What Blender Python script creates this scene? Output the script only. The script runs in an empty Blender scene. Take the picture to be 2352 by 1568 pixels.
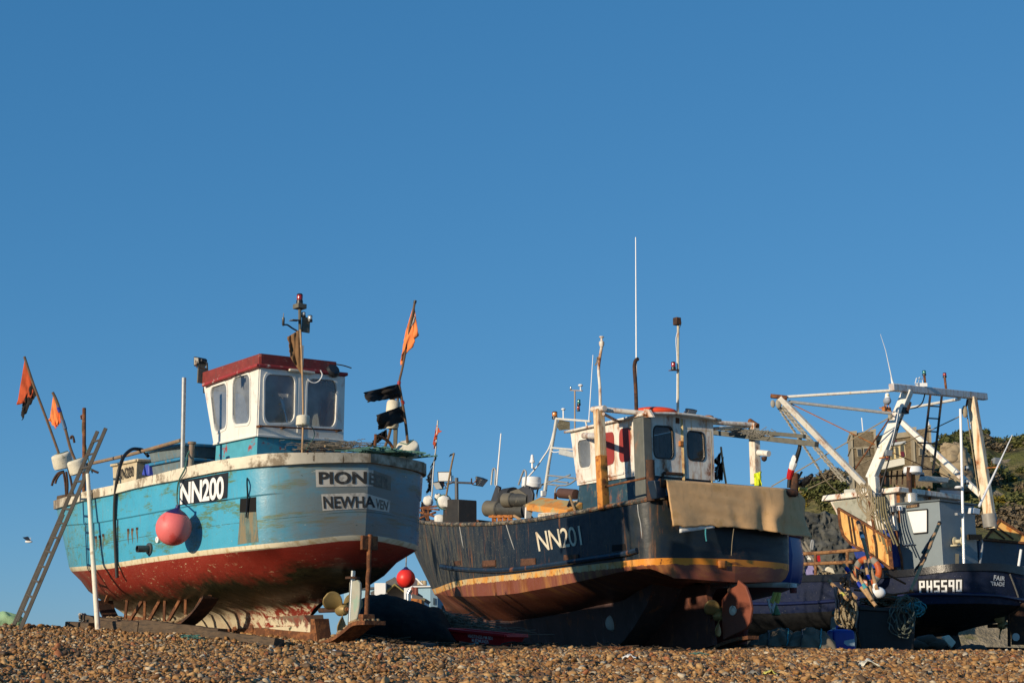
import bpy, bmesh, math, random
import numpy as np
from mathutils import Vector as V, Matrix, noise as mnoise
from mathutils.bvhtree import BVHTree
R = random.Random(7)
scene = bpy.context.scene
COL = scene.collection
# ------------------------------------------------------------------ camera
F = 3267.0; TH = math.atan2(1500 - 784, F); CT, ST = math.cos(TH), math.sin(TH)
cd = bpy.data.cameras.new('camera'); cam = bpy.data.objects.new('camera', cd); COL.objects.link(cam)
cd.sensor_width = 36; cd.lens = F / 2352 * 36; cd.clip_end = 3000; cd.clip_start = .1
cam.rotation_euler = (math.pi / 2 + TH, 0, 0); scene.camera = cam
def ray(u, v):
    dx = (u - 1176) / F; dy = (784 - v) / F
    return V((dx, CT - dy * ST, ST + dy * CT))
def P(u, v, Y):
    r = ray(u, v); return r * (Y / r.y)
def proj(p):
    d = p[1] * CT + p[2] * ST; up = -p[1] * ST + p[2] * CT
    return 1176 + F * p[0] / d, 784 - F * up / d
def lerp(a, b, t): return a + (b - a) * t
def interp(tab, x):
    if x <= tab[0][0]: return tab[0][1]
    for (x0, y0), (x1, y1) in zip(tab, tab[1:]):
        if x <= x1: return y0 + (y1 - y0) * (x - x0) / (x1 - x0)
    return tab[-1][1]
def pchip(tab):
    xs = [a for a, b in tab]; ys = [b for a, b in tab]; n = len(xs)
    d = [(ys[i + 1] - ys[i]) / (xs[i + 1] - xs[i]) for i in range(n - 1)]
    m = [d[0]] + [0 if d[i - 1] * d[i] <= 0 else 2 * d[i - 1] * d[i] / (d[i - 1] + d[i]) for i in range(1, n - 1)] + [d[-1]]
    def f(x):
        if x <= xs[0]: return ys[0] + m[0] * (x - xs[0])
        if x >= xs[-1]: return ys[-1] + m[-1] * (x - xs[-1])
        i = max(k for k in range(n - 1) if xs[k] <= x)
        h = xs[i + 1] - xs[i]; t = (x - xs[i]) / h
        return ((1 + 2 * t) * (1 - t) ** 2 * ys[i] + t * (1 - t) ** 2 * h * m[i] + t * t * (3 - 2 * t) * ys[i + 1] + t * t * (t - 1) * h * m[i + 1])
    return f
class Frame:
    """A boat's own axes: f forward, b to port, z up, with a slight lean."""
    def __init__(S, u, v, Y, al, roll=0.0, k=1.0):
        S.O = P(u, v, Y); S.O.z = 0; a = math.radians(al); S.roll = roll; S.k = k
        S.f = V((-math.cos(a), math.sin(a), 0)); S.s = V((-math.sin(a), -math.cos(a), 0))
    def L(S, f, b, z): return S.O + S.f * (f * S.k) + S.s * (b * S.k) + V((0, 0, z - S.roll * b))
    def B(S, u, v, b):
        r = ray(u, v); return r * ((S.O + S.s * (b * S.k)).dot(S.s) / r.dot(S.s))
    def T(S, u, v, f):
        r = ray(u, v); return r * ((S.O + S.f * (f * S.k)).dot(S.f) / r.dot(S.f))
    def fb(S, p): d = p - S.O; return d.dot(S.f) / S.k, d.dot(S.s) / S.k, p.z
    def zfit(S, curve, f, b, z=1.5):
        for _ in range(7):
            p = S.L(f, b, z); u, _v = proj(p); k = (784 - curve(u)) / F
            z = p.y * (ST + k * CT) / (CT - k * ST) + S.roll * b
        return z
# ------------------------------------------------------------------ mesh builder
class MB:
    def __init__(S): S.v = []; S.f = []; S.uv = {}
    def add(S, vs, fs):
        o = len(S.v); S.v += [V(p) for p in vs]; S.f += [tuple(i + o for i in q) for q in fs]; return o
    def box(S, c, sz, ax=None):
        ax = ax or (V((1, 0, 0)), V((0, 1, 0)), V((0, 0, 1))); c = V(c)
        h = [ax[i].normalized() * (sz[i] / 2) for i in range(3)]
        vs = [c + h[0] * i + h[1] * j + h[2] * k for k in (-1, 1) for j in (-1, 1) for i in (-1, 1)]
        S.add(vs, [(0, 2, 3, 1), (4, 5, 7, 6), (0, 1, 5, 4), (2, 6, 7, 3), (0, 4, 6, 2), (1, 3, 7, 5)]); return S
    def hexa(S, bot, top):
        n = len(bot); S.add(list(bot) + list(top), [tuple(range(n))[::-1], tuple(range(n, 2 * n))] + [(i, (i + 1) % n, n + (i + 1) % n, n + i) for i in range(n)]); return S
    def prism(S, poly, vec):
        vec = V(vec); return S.hexa([V(p) for p in poly], [V(p) + vec for p in poly])
    def bar(S, a, b, w, h=None, up=None, w2=None, h2=None):
        a, b = V(a), V(b); h = h or w; d = (b - a).normalized(); up = V(up) if up else (V((0, 0, 1)) if abs(d.z) < .95 else V((0, 1, 0)))
        x = d.cross(up).normalized(); y = x.cross(d)
        w2 = w2 or w; h2 = h2 or h
        S.hexa([a + x * (w / 2 * i) + y * (h / 2 * j) for i, j in ((-1, -1), (1, -1), (1, 1), (-1, 1))], [b + x * (w2 / 2 * i) + y * (h2 / 2 * j) for i, j in ((-1, -1), (1, -1), (1, 1), (-1, 1))]); return S
    def tube(S, pts, r, n=8, cap=True, closed=False):
        pts = [V(p) for p in pts]; m = len(pts); rs = r if isinstance(r, (list, tuple)) else [r] * m
        o = len(S.v); px = None
        for i, p in enumerate(pts):
            if closed: t = (pts[(i + 1) % m] - pts[i - 1]).normalized()
            else: t = (pts[min(i + 1, m - 1)] - pts[max(i - 1, 0)]).normalized()
            if px is None:
                px = t.cross(V((0, 0, 1)) if abs(t.z) < .9 else V((1, 0, 0))).normalized()
            else:
                px = (px - t * px.dot(t)).normalized()
            py = t.cross(px)
            S.v += [p + (px * math.cos(k * 2 * math.pi / n) + py * math.sin(k * 2 * math.pi / n)) * rs[i] for k in range(n)]
        for i in range(m if closed else m - 1):
            a, b = o + i * n, o + ((i + 1) % m) * n
            S.f += [(a + k, a + (k + 1) % n, b + (k + 1) % n, b + k) for k in range(n)]
        if cap and not closed:
            S.f += [tuple(o + k for k in range(n))[::-1], tuple(o + (m - 1) * n + k for k in range(n))]
        return S
    def lathe(S, c, axis, prof, n=16):
        c = V(c); ax = V(axis).normalized(); x = ax.cross(V((0, 0, 1)) if abs(ax.z) < .9 else V((1, 0, 0))).normalized(); y = ax.cross(x); o = len(S.v); m = len(prof)
        for r, h in prof: S.v += [c + ax * h + (x * math.cos(k * 2 * math.pi / n) + y * math.sin(k * 2 * math.pi / n)) * max(r, 1e-4) for k in range(n)]
        for i in range(m - 1):
            a, b = o + i * n, o + (i + 1) * n
            S.f += [(a + k, a + (k + 1) % n, b + (k + 1) % n, b + k) for k in range(n)]
        S.f += [tuple(o + k for k in range(n))[::-1], tuple(o + (m - 1) * n + k for k in range(n))]
        return S
    def sphere(S, c, r, n=24, sq=(1, 1, 1)):
        c = V(c); o = len(S.v); m = n // 2
        for i in range(m + 1):
            t = math.pi * i / m
            S.v += [c + V((r * sq[0] * math.sin(t) * math.cos(2 * math.pi * k / n), r * sq[1] * math.sin(t) * math.sin(2 * math.pi * k / n), r * sq[2] * math.cos(t))) for k in range(n)]
        for i in range(m):
            a, b = o + i * n, o + (i + 1) * n
            S.f += [(a + k, b + k, b + (k + 1) % n, a + (k + 1) % n) for k in range(n)]
        return S
    def grid(S, fn, nu, nv, closed_u=False):
        o = len(S.v)
        S.v += [V(fn(i / nu, j / nv)) for j in range(nv + 1) for i in range(nu + 1)]
        w = nu + 1
        S.f += [(o + j * w + i, o + j * w + i + 1, o + (j + 1) * w + i + 1, o + (j + 1) * w + i) for j in range(nv) for i in range(nu)]
        return S
    def build(S, name, m, parent=None, base=None, smooth=35, bevel=0, solid=0, sub=0):
        if base is None: base = parent['_base'] if parent else (0, 0, 0)
        base = V(base); me = bpy.data.meshes.new(name)
        me.from_pydata([tuple(p - base) for p in S.v], [], S.f); me.update()
        bm = bmesh.new(); bm.from_mesh(me); bmesh.ops.recalc_face_normals(bm, faces=bm.faces)
        bm.to_mesh(me); bm.free()
        if S.uv:
            l = me.uv_layers.new(name='paint')
            for lp in me.loops: l.data[lp.index].uv = S.uv.get(lp.vertex_index, (0, 0))
        if smooth:
            me.polygons.foreach_set('use_smooth', [True] * len(me.polygons)); me.set_sharp_from_angle(angle=math.radians(smooth))
        me.materials.append(m); o = bpy.data.objects.new(name, me); COL.objects.link(o)
        if parent: o.parent = parent
        else: o.location = base
        o['_base'] = tuple(base)
        if solid: k = o.modifiers.new('solid', 'SOLIDIFY'); k.thickness = solid; k.offset = 0
        if bevel: k = o.modifiers.new('bevel', 'BEVEL'); k.width = bevel; k.segments = 2; k.limit_method = 'ANGLE'; k.angle_limit = math.radians(40)
        if sub: k = o.modifiers.new('sub', 'SUBSURF'); k.levels = sub; k.render_levels = sub
        return o
def thing(name, label, cat, base, group=None):
    o = bpy.data.objects.new(name, None); COL.objects.link(o); o.location = V(base); o.empty_display_size = .1
    o['_base'] = tuple(V(base)); return tag(o, label, cat, group)
def tag(o, label, cat, group=None):
    o['label'] = label; o['category'] = cat
    if group: o['group'] = group
    return o
def single(mb, name, label, cat, m, base=None, group=None, **k):
    if base is None:
        base = V((sum(p.x for p in mb.v) / len(mb.v), sum(p.y for p in mb.v) / len(mb.v), min(p.z for p in mb.v)))
    return tag(mb.build(name, m, base=base, **k), label, cat, group)
def nz(x, y=0., z=0.): return mnoise.noise(V((x, y, z)))
# ------------------------------------------------------------------ materials
class NT:
    def __init__(S, name):
        S.m = bpy.data.materials.new(name); S.m.use_nodes = True; S.t = S.m.node_tree; S.n = S.t.nodes; S.n.clear()
        S.out = S.n.new('ShaderNodeOutputMaterial'); S.b = S.n.new('ShaderNodeBsdfPrincipled'); S.t.links.new(S.b.outputs[0], S.out.inputs[0])
        S.co = None
    def lk(S, a, b): S.t.links.new(a, b)
    def coord(S, kind='Object'):
        if S.co is None: S.co = S.n.new('ShaderNodeTexCoord')
        return S.co.outputs[kind]
    def noise(S, scale, detail=4, stretch=(1, 1, 1), rough=.6, src=None, off=0):
        mp = S.n.new('ShaderNodeMapping'); mp.inputs['Scale'].default_value = stretch; mp.inputs['Location'].default_value = (off, off * .7, off * 1.3)
        S.lk(src or S.coord(), mp.inputs[0]); q = S.n.new('ShaderNodeTexNoise'); q.inputs['Scale'].default_value = scale; q.inputs['Detail'].default_value = detail; q.inputs['Roughness'].default_value = rough
        S.lk(mp.outputs[0], q.inputs['Vector']); return q.outputs['Fac']
    def ramp(S, src, lo, hi):
        r = S.n.new('ShaderNodeMapRange'); r.inputs[1].default_value = lo; r.inputs[2].default_value = hi; r.clamp = True; S.lk(src, r.inputs[0]); return r.outputs[0]
    def math(S, op, a, b=None):
        q = S.n.new('ShaderNodeMath'); q.operation = op
        for i, x in enumerate((a, b)):
            if x is None: continue
            if isinstance(x, (int, float)): q.inputs[i].default_value = x
            else: S.lk(x, q.inputs[i])
        return q.outputs[0]
    def mix(S, fac, a, b, mode='MIX'):
        q = S.n.new('ShaderNodeMix'); q.data_type = 'RGBA'; q.blend_type = mode
        for s, x in ((q.inputs[0], fac), (q.inputs[6], a), (q.inputs[7], b)):
            if isinstance(x, (int, float)): s.default_value = x
            elif isinstance(x, (tuple, list)): s.default_value = tuple(x)[:3] + (1,)
            else: S.lk(x, s)
        return q.outputs[2]
    def vary(S, col, amt, scale=8, detail=5, stretch=(1, 1, 1), off=0):
        nf = S.noise(scale, detail, stretch, off=off); g = S.ramp(nf, .25, .75)
        k = S.n.new('ShaderNodeMapRange'); k.inputs[3].default_value = 1 - amt; k.inputs[4].default_value = 1 + amt * .6; S.lk(g, k.inputs[0])
        cc = S.n.new('ShaderNodeCombineColor')
        for i in range(3): S.lk(k.outputs[0], cc.inputs[i])
        return S.mix(1.0, col, cc.outputs[0], 'MULTIPLY')
    def bump(S, h, strength=.2, dist=.01):
        q = S.n.new('ShaderNodeBump'); q.inputs['Strength'].default_value = strength; q.inputs['Distance'].default_value = dist; S.lk(h, q.inputs['Height']); S.lk(q.outputs[0], S.b.inputs['Normal'])
    def done(S, col, rough=.6, metal=0., spec=.5):
        def put(k, x):
            s = S.b.inputs[k]
            if isinstance(x, (int, float)): s.default_value = x
            elif isinstance(x, (tuple, list)): s.default_value = tuple(x)[:3] + (1,)
            else: S.lk(x, s)
        put('Base Color', col); put('Roughness', rough); put('Metallic', metal); put('Specular IOR Level', spec); return S.m
RUSTD = (.075, .028, .014); RUSTO = (.34, .11, .025); RUSTB = (.17, .06, .022)
def W(name, base, rough=.6, metal=0., var=.2, scale=7, sec=None, secthr=.55, secscale=4, secstretch=(1, 1, 1), streak=None, streakthr=.55, rust=0., rustscale=5, bump=.15, bscale=60, spec=.4, off=0, speck=None, speckthr=.68):
    t = NT(name); c = t.vary(base, var, scale, off=off)
    if sec: c = t.mix(t.ramp(t.noise(secscale, 7, secstretch, .68, off=off + 3), secthr, secthr + .07), c, sec)
    if streak: c = t.mix(t.ramp(t.noise(9, 5, (1.2, 1.2, .12), off=off + 5), streakthr, streakthr + .2), c, streak)
    if speck: c = t.mix(t.ramp(t.noise(38, 3, off=off + 9), speckthr, speckthr + .04), c, speck)
    rg = rough
    if rust > 0:
        th = .72 - rust * .35
        mk = t.noise(rustscale, 8, (1, 1, .45), .7, off=off + 11)
        col = t.mix(t.ramp(t.noise(22, 4, off=off), .35, .65), RUSTD, RUSTO)
        c = t.mix(t.math('MULTIPLY', t.ramp(mk, th - .1, th + .02), .6), c, RUSTO)
        f = t.ramp(mk, th, th + .06); c = t.mix(f, c, col)
    t.bump(t.noise(bscale, 5, off=off), bump)
    return t.done(c, rg, metal, spec)
M = {}
def defmats():
    M['cream'] = W('cream_paint', (.72, .66, .54), .55, var=.16, sec=(.42, .35, .25), secthr=.6, secscale=5, streak=(.4, .27, .14), streakthr=.62, rust=.12, rustscale=7)
    M['white'] = W('white_paint', (.76, .75, .71), .5, var=.1, streak=(.5, .42, .32), streakthr=.6, rust=.1, rustscale=8)
    M['white_rusty'] = W('rusty_white_paint', (.74, .70, .62), .5, var=.1, streak=(.6, .34, .12), streakthr=.54, rust=.4, rustscale=4)
    M['white_clean'] = W('white_plastic', (.78, .78, .77), .4, var=.06, bump=.05)
    M['rust'] = W('rusty_iron', (.12, .045, .018), .85, var=.4, scale=14, sec=(.22, .085, .03), secthr=.5, secscale=9, bump=.5, bscale=50)
    M['rust_orange'] = W('orange_rust', (.42, .15, .035), .8, var=.35, scale=8, sec=(.16, .055, .02), secthr=.54, secscale=7, bump=.4)
    M['rust_dark'] = W('dark_rust', (.055, .028, .018), .85, var=.4, scale=12, sec=(.11, .045, .02), secthr=.52, secscale=9, bump=.5)
    M['steel'] = W('galvanised_steel', (.36, .37, .37), .5, .35, var=.22, scale=10, streak=(.24, .21, .17), streakthr=.6, bump=.1)
    M['alu'] = W('weathered_aluminium', (.105, .09, .07), .6, .2, var=.25, sec=(.06, .045, .03), secthr=.58, bump=.12)
    M['black_rubber'] = W('black_rubber', (.018, .018, .018), .5, var=.3, bump=.12)
    M['black_plastic'] = W('black_plastic', (.02, .021, .023), .38, var=.2, bump=.05)
    M['black_cloth'] = W('black_cloth', (.018, .014, .012), .9, var=.4, scale=14, bump=.3)
    M['brown_cloth'] = W('sun_faded_brown_cloth', (.20, .11, .05), .95, var=.35, scale=10, bump=.3)
    M['orange_cloth'] = W('orange_cloth', (.85, .14, .03), .85, var=.22, scale=9, bump=.25)
    M['orange_faded'] = W('faded_orange_cloth', (.90, .25, .07), .85, var=.2, scale=9, bump=.25)
    M['dusk_orange'] = W('dull_orange_cloth', (.48, .075, .02), .85, var=.3, scale=9, bump=.25)
    M['bag'] = W('torn_black_plastic', (.012, .012, .013), .25, var=.3, scale=12, bump=.9, bscale=22)
    M['foam'] = W('dirty_polystyrene', (.68, .63, .50), .85, var=.2, scale=9, sec=(.30, .28, .19), secthr=.58, secscale=6, bump=.5, bscale=90)
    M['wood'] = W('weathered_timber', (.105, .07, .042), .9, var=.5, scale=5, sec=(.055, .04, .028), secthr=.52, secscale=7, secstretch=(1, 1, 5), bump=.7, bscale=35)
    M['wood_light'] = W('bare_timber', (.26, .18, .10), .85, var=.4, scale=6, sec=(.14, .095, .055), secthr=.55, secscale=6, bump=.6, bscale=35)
    M['wood_grey'] = W('grey_timber', (.135, .13, .105), .9, var=.35, scale=7, bump=.5)
    M['bamboo'] = W('bamboo', (.42, .26, .13), .6, var=.3, scale=12, bump=.2)
    M['stick'] = W('rough_stick', (.14, .085, .05), .8, var=.4, scale=14, bump=.4)
    M['rope'] = W('hemp_rope', (.30, .24, .15), .95, var=.35, scale=30, bump=.8, bscale=120)
    M['rope_green'] = W('green_rope', (.07, .17, .14), .9, var=.35, scale=30, bump=.8, bscale=120)
    M['rope_blue'] = W('turquoise_rope', (.06, .30, .34), .9, var=.3, scale=30, bump=.8, bscale=120)
    M['bronze'] = W('bronze', (.30, .215, .085), .5, .3, var=.18, scale=6, sec=(.16, .125, .06), secthr=.6, bump=.08)
    M['brass'] = W('polished_brass', (.42, .28, .10), .4, .5, var=.15, bump=.05)
    M['chrome'] = W('bright_steel', (.62, .62, .60), .24, .9, var=.1, bump=.03)
    M['blue_plastic'] = W('worn_blue_plastic', (.035, .20, .36), .5, var=.25, sec=(.16, .165, .15), secthr=.56, secscale=8, secstretch=(1.6, 1.6, .5), bump=.2)
    M['blue_bin'] = W('scraped_blue_plastic', (.15, .19, .20), .6, var=.3, sec=(.04, .20, .32), secthr=.58, secscale=9, secstretch=(2, 2, .6), bump=.25)
    M['royal'] = W('royal_blue_plastic', (.012, .035, .30), .32, var=.15, bump=.06)
    M['red_plastic'] = W('red_plastic', (.48, .015, .02), .4, var=.15, bump=.06)
    M['glass_red'] = W('red_lens', (.30, .012, .012), .15, var=.1, bump=0, spec=.6)
    M['glass_green'] = W('green_lens', (.012, .19, .16), .15, var=.1, bump=0, spec=.6)
    M['glass_amber'] = W('amber_lens', (.62, .20, .02), .15, var=.1, bump=0, spec=.6)
    M['glass_clear'] = W('clear_lens', (.45, .47, .48), .12, var=.1, bump=0, spec=.6)
    M['concrete'] = W('stained_concrete', (.075, .055, .042), .9, var=.35, scale=9, bump=.5)
    M['red_paint'] = W('worn_red_paint', (.21, .030, .024), .65, var=.35, scale=8, streak=(.13, .045, .035), streakthr=.5, sec=(.30, .17, .13), secthr=.61, secscale=12, secstretch=(1, 1, 3), bump=.25)
    M['slate'] = W('slate_roof', (.11, .105, .10), .8, var=.35, scale=3, sec=(.25, .19, .06), secthr=.6, secscale=2, bump=.3, bscale=12)
    M['seaweed'] = W('dead_seaweed', (.05, .032, .016), .9, var=.5, scale=16, bump=.6)
    M['canvas'] = W('grey_canvas', (.24, .22, .18), .9, var=.2, scale=5, bump=.3)
    M['yellow'] = W('faded_yellow_plastic', (.62, .55, .12), .5, var=.15)
    M['hiviz'] = W('bright_yellow_cloth', (.62, .72, .02), .6, var=.1)
defmats()
def glass(name, tint=(.55, .6, .65), rough=.12, haze=.35):
    t = NT(name); t.n.remove(t.b)
    tr = t.n.new('ShaderNodeBsdfTransparent'); tr.inputs[0].default_value = (.55, .58, .6, 1)
    di = t.n.new('ShaderNodeBsdfDiffuse'); gl = t.n.new('ShaderNodeBsdfGlossy'); gl.inputs['Roughness'].default_value = rough; gl.inputs[0].default_value = (.8, .85, .9, 1)
    nf = t.ramp(t.noise(2.3, 6), .3, .75); t.lk(t.mix(nf, tuple(x * .5 for x in tint), tint), di.inputs[0])
    a = t.n.new('ShaderNodeMixShader'); t.lk(t.ramp(t.noise(1.7, 6, (1, 1, .6), off=4), .25, .8), a.inputs[0])
    f = t.math('MULTIPLY', t.math('ADD', t.math('MULTIPLY', t.ramp(t.noise(1.6, 4, off=7), .25, .75), .34), .20), haze); t.lk(f, a.inputs[0]); t.lk(tr.outputs[0], a.inputs[1]); t.lk(di.outputs[0], a.inputs[2])
    b = t.n.new('ShaderNodeMixShader'); lw = t.n.new('ShaderNodeLayerWeight'); fr = t.math('ADD', t.math('MULTIPLY', t.math('POWER', lw.outputs['Facing'], 3.5), .7), .05)
    t.lk(fr, b.inputs[0]); t.lk(a.outputs[0], b.inputs[1]); t.lk(gl.outputs[0], b.inputs[2]); t.lk(b.outputs[0], t.out.inputs[0]); return t.m
M['window_dusty'] = glass('dusty_glass', (.50, .53, .55), .2, 1.1)
M['window_dark'] = glass('dark_glass', (.05, .055, .06), .05, .9)
# ------------------------------------------------------------------ hull loft
class Hull:
    """Rows of waterlines; every row has its own after and forward end, breadth table and height along the boat."""
    def __init__(S, fr, rows, ts): S.fr = fr; S.rows = rows; S.ts = ts; S.pts = {}; S.build()
    def build(S):
        S.g = []
        for r in S.rows:
            fa, ff = r['fa'], r['ff']; bt = r['bt']; line = []
            for t in S.ts:
                f = fa + (ff - fa) * t; b = max(0, bt(t)) * r['B']
                z = r['z'](f, b, t, line) if callable(r['z']) else r['z']
                line.append((f, b, z))
            S.g.append(line)
    def mesh(S, upto=None, start=0, uvz=None):
        mb = MB(); n = len(S.ts); rows = S.g[start:upto]
        zref = S.g[uvz] if uvz is not None else None
        for sd in (1, -1):
            o = len(mb.v)
            for j, line in enumerate(rows):
                for i, (f, b, z) in enumerate(line):
                    mb.v.append(S.fr.L(f, b * sd, z))
                    if zref: mb.uv[len(mb.v) - 1] = (f, z - zref[i][2])
            for j in range(len(rows) - 1):
                for i in range(n - 1):
                    a = o + j * n + i; q = (a, a + 1, a + n + 1, a + n)
                    mb.f.append(q if sd > 0 else q[::-1])
        return mb
    def deck(S, row, inset=0., dz=0.):
        mb = MB(); line = S.g[row]
        for f, b, z in line: mb.v += [S.fr.L(f, max(0, b - inset), z + dz), S.fr.L(f, -max(0, b - inset), z + dz)]
        mb.f = [(2 * i, 2 * i + 1, 2 * i + 3, 2 * i + 2) for i in range(len(line) - 1)]; return mb
    def side(S, row, k=0., dz=0., sd=1):
        g = S.g[row]; out = []; n = len(g)
        for i, (f, b, z) in enumerate(g):
            f0, b0, f1, b1_ = g[max(i - 1, 0)][0], g[max(i - 1, 0)][1], g[min(i + 1, n - 1)][0], g[min(i + 1, n - 1)][1]
            df, db = f1 - f0, b1_ - b0; l = math.hypot(df, db) or 1; nf, nb = -db / l, df / l
            if i in (0, n - 1): nf, nb = (-1, 0) if i == 0 else (1, 0)
            out.append(S.fr.L(f + nf * k, max(0, b + nb * k) * sd, z + dz))
        return out
def bvh_of(mb): return BVHTree.FromPolygons([tuple(p) for p in mb.v], [tuple(f) for f in mb.f])
def onsurf(bvh, u, v, off=.005):
    r = ray(u, v).normalized(); h = bvh.ray_cast(V((0, 0, 0)), r)
    if h[0] is None: return None
    n = h[1] if h[1].dot(r) < 0 else -h[1]
    return h[0] + n * off
def bil(q, s, t):
    a = (lerp(q[0][0], q[1][0], s), lerp(q[0][1], q[1][1], s)); b = (lerp(q[3][0], q[2][0], s), lerp(q[3][1], q[2][1], s))
    return lerp(a[0], b[0], t), lerp(a[1], b[1], t)
def decal(bvh, q, nu=12, nv=6, off=.005):
    """A thin sheet lying on a hull: q = corners top-left, top-right, bottom-right, bottom-left."""
    mb = MB(); idx = {}
    for j in range(nv + 1):
        for i in range(nu + 1):
            p = onsurf(bvh, *bil(q, i / nu, j / nv), off)
            if p is not None: idx[i, j] = len(mb.v); mb.v.append(p)
    for j in range(nv):
        for i in range(nu):
            k = [(i, j), (i + 1, j), (i + 1, j + 1), (i, j + 1)]
            if all(x in idx for x in k): mb.f.append(tuple(idx[x] for x in k))
    return mb
def text2d(body, fat=0., sx=1., shear=0., sub=2):
    cu = bpy.data.curves.new('lettering', 'FONT'); cu.body = body; cu.offset = fat; cu.resolution_u = 4; cu.shear = shear; cu.space_character = sx
    o = bpy.data.objects.new('lettering', cu); COL.objects.link(o); dg = bpy.context.evaluated_depsgraph_get(); dg.update()
    ev = o.evaluated_get(dg); me = bpy.data.meshes.new_from_object(ev); bpy.data.objects.remove(o); bpy.data.curves.remove(cu)
    bm = bmesh.new(); bm.from_mesh(me); bpy.data.meshes.remove(me)
    bmesh.ops.triangulate(bm, faces=bm.faces)
    for _ in range(sub):
        w = max(v.co.x for v in bm.verts) - min(v.co.x for v in bm.verts)
        es = [e for e in bm.edges if e.calc_length() > w * .04]
        if es: bmesh.ops.subdivide_edges(bm, edges=es, cuts=1); bmesh.ops.triangulate(bm, faces=bm.faces)
    x0 = min(v.co.x for v in bm.verts); x1 = max(v.co.x for v in bm.verts); y0 = min(v.co.y for v in bm.verts); y1 = max(v.co.y for v in bm.verts)
    bm.verts.ensure_lookup_table(); vs = [((v.co.x - x0) / (x1 - x0), (y1 - v.co.y) / (y1 - y0)) for v in bm.verts]; fs = [tuple(v.index for v in f.verts) for f in bm.faces]; bm.free(); return vs, fs
def mapped(vf, q, at):
    mb = MB(); vs, fs = vf; ok = {}
    for i, (s, t) in enumerate(vs):
        p = at(*bil(q, s, t))
        if p is not None: ok[i] = len(mb.v); mb.v.append(p)
    mb.f = [tuple(ok[i] for i in f) for f in fs if all(i in ok for i in f)]; return mb
def blocktext(rects):
    vs, fs = [], []
    for x0, y0, x1, y1 in rects:
        n = 3
        for j in range(n):
            for i in range(n):
                o = len(vs); a, b = lerp(x0, x1, i / n), lerp(x0, x1, (i + 1) / n); c, d = lerp(y0, y1, j / n), lerp(y0, y1, (j + 1) / n)
                vs += [(a, c), (b, c), (b, d), (a, d)]; fs.append((o, o + 1, o + 2, o + 3))
    return vs, fs
def roundrect(x0, y0, x1, y1, r, n=4):
    pts = []
    for cx, cy, a0 in ((x1 - r, y0 + r, -90), (x1 - r, y1 - r, 0), (x0 + r, y1 - r, 90), (x0 + r, y0 + r, 180)):
        for k in range(n + 1):
            a = math.radians(a0 + 90 * k / n); pts.append((cx + r * math.cos(a), cy + r * math.sin(a)))
    return pts
def quadround(q, r=.16, n=4, grow=0.):
    """Rounded opening inside a picture quad (top-left, top-right, bottom-right, bottom-left)."""
    pts = roundrect(-grow, -grow, 1 + grow, 1 + grow, r, n); return [bil(q, s, t) for s, t in pts]
def ringed(plane, q, nrm, r=.16, wd=.09, th=.03):
    """A window frame: a rounded ring standing th proud of its wall."""
    mb = MB(); a = [plane(*p) for p in quadround(q, r)]; b = [plane(*p) for p in quadround(q, r + wd * .5, grow=wd)]; n = len(a); nr = V(nrm).normalized() * th
    mb.v = a + b + [p + nr for p in a] + [p + nr for p in b]
    for i in range(n):
        j = (i + 1) % n
        mb.f += [(2 * n + i, 2 * n + j, 3 * n + j, 3 * n + i), (i, j, 2 * n + j, 2 * n + i), (n + i, 3 * n + i, 3 * n + j, n + j)]
    return mb
def catenary(a, b, sag, n=10):
    a, b = V(a), V(b); return [a.lerp(b, i / n) - V((0, 0, sag * 4 * (i / n) * (1 - i / n))) for i in range(n + 1)]
def spline(pts, n=6):
    pts = [V(p) for p in pts]; out = []
    for i in range(len(pts) - 1):
        p0, p1, p2, p3 = pts[max(i - 1, 0)], pts[i], pts[i + 1], pts[min(i + 2, len(pts) - 1)]
        for k in range(n):
            t = k / n; out.append(.5 * ((2 * p1) + (p2 - p0) * t + (2 * p0 - 5 * p1 + 4 * p2 - p3) * t * t + (3 * p1 - p0 - 3 * p2 + p3) * t ** 3))
    return out + [pts[-1]]
def cloth(poly, at, thick=.004, rip=.06, n=10, m=8, wav=.05, seed=0, fold=(6., 2.)):
    """Ragged flag: poly = 4 picture corners (hoist top, fly top, fly bottom, hoist bottom)."""
    mb = MB(); n, m = n * 2, m * 2; W_ = max(abs(poly[i][k] - poly[j][k]) for i in range(4) for j in range(4) for k in (0, 1))
    def fn(s, t):
        u, v = bil(poly, s, t); fr = 1 if s > .93 else 0; gr = 1 if t > .93 else 0
        e = W_ * rip * (1.1 * nz(seed * 3.1 + t * 5, 1.7) * s + .9 * fr * nz(seed + t * 37, 9.3)); g = W_ * rip * (.9 * nz(seed * 1.7 + s * 5, 4.1) * min(1, s * 4) * (t - .3) + .8 * gr * min(1, s * 4) * nz(seed + s * 33, 2.2))
        k = poly[1][0] - poly[0][0]; k = 1 if k > 0 else -1
        w = (math.sin(s * fold[0] + t * fold[1] + seed) + .5 * math.sin(s * fold[0] * 2.3 - t * fold[1] * 1.7 + seed * 2)) * wav * (0.2 + s) + .6 * wav * nz(s * 4 + seed, t * 4)
        p = at(u + e * k, v + g); d = p.normalized()
        return p + d * w
    mb.grid(fn, n, m); return mb
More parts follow.
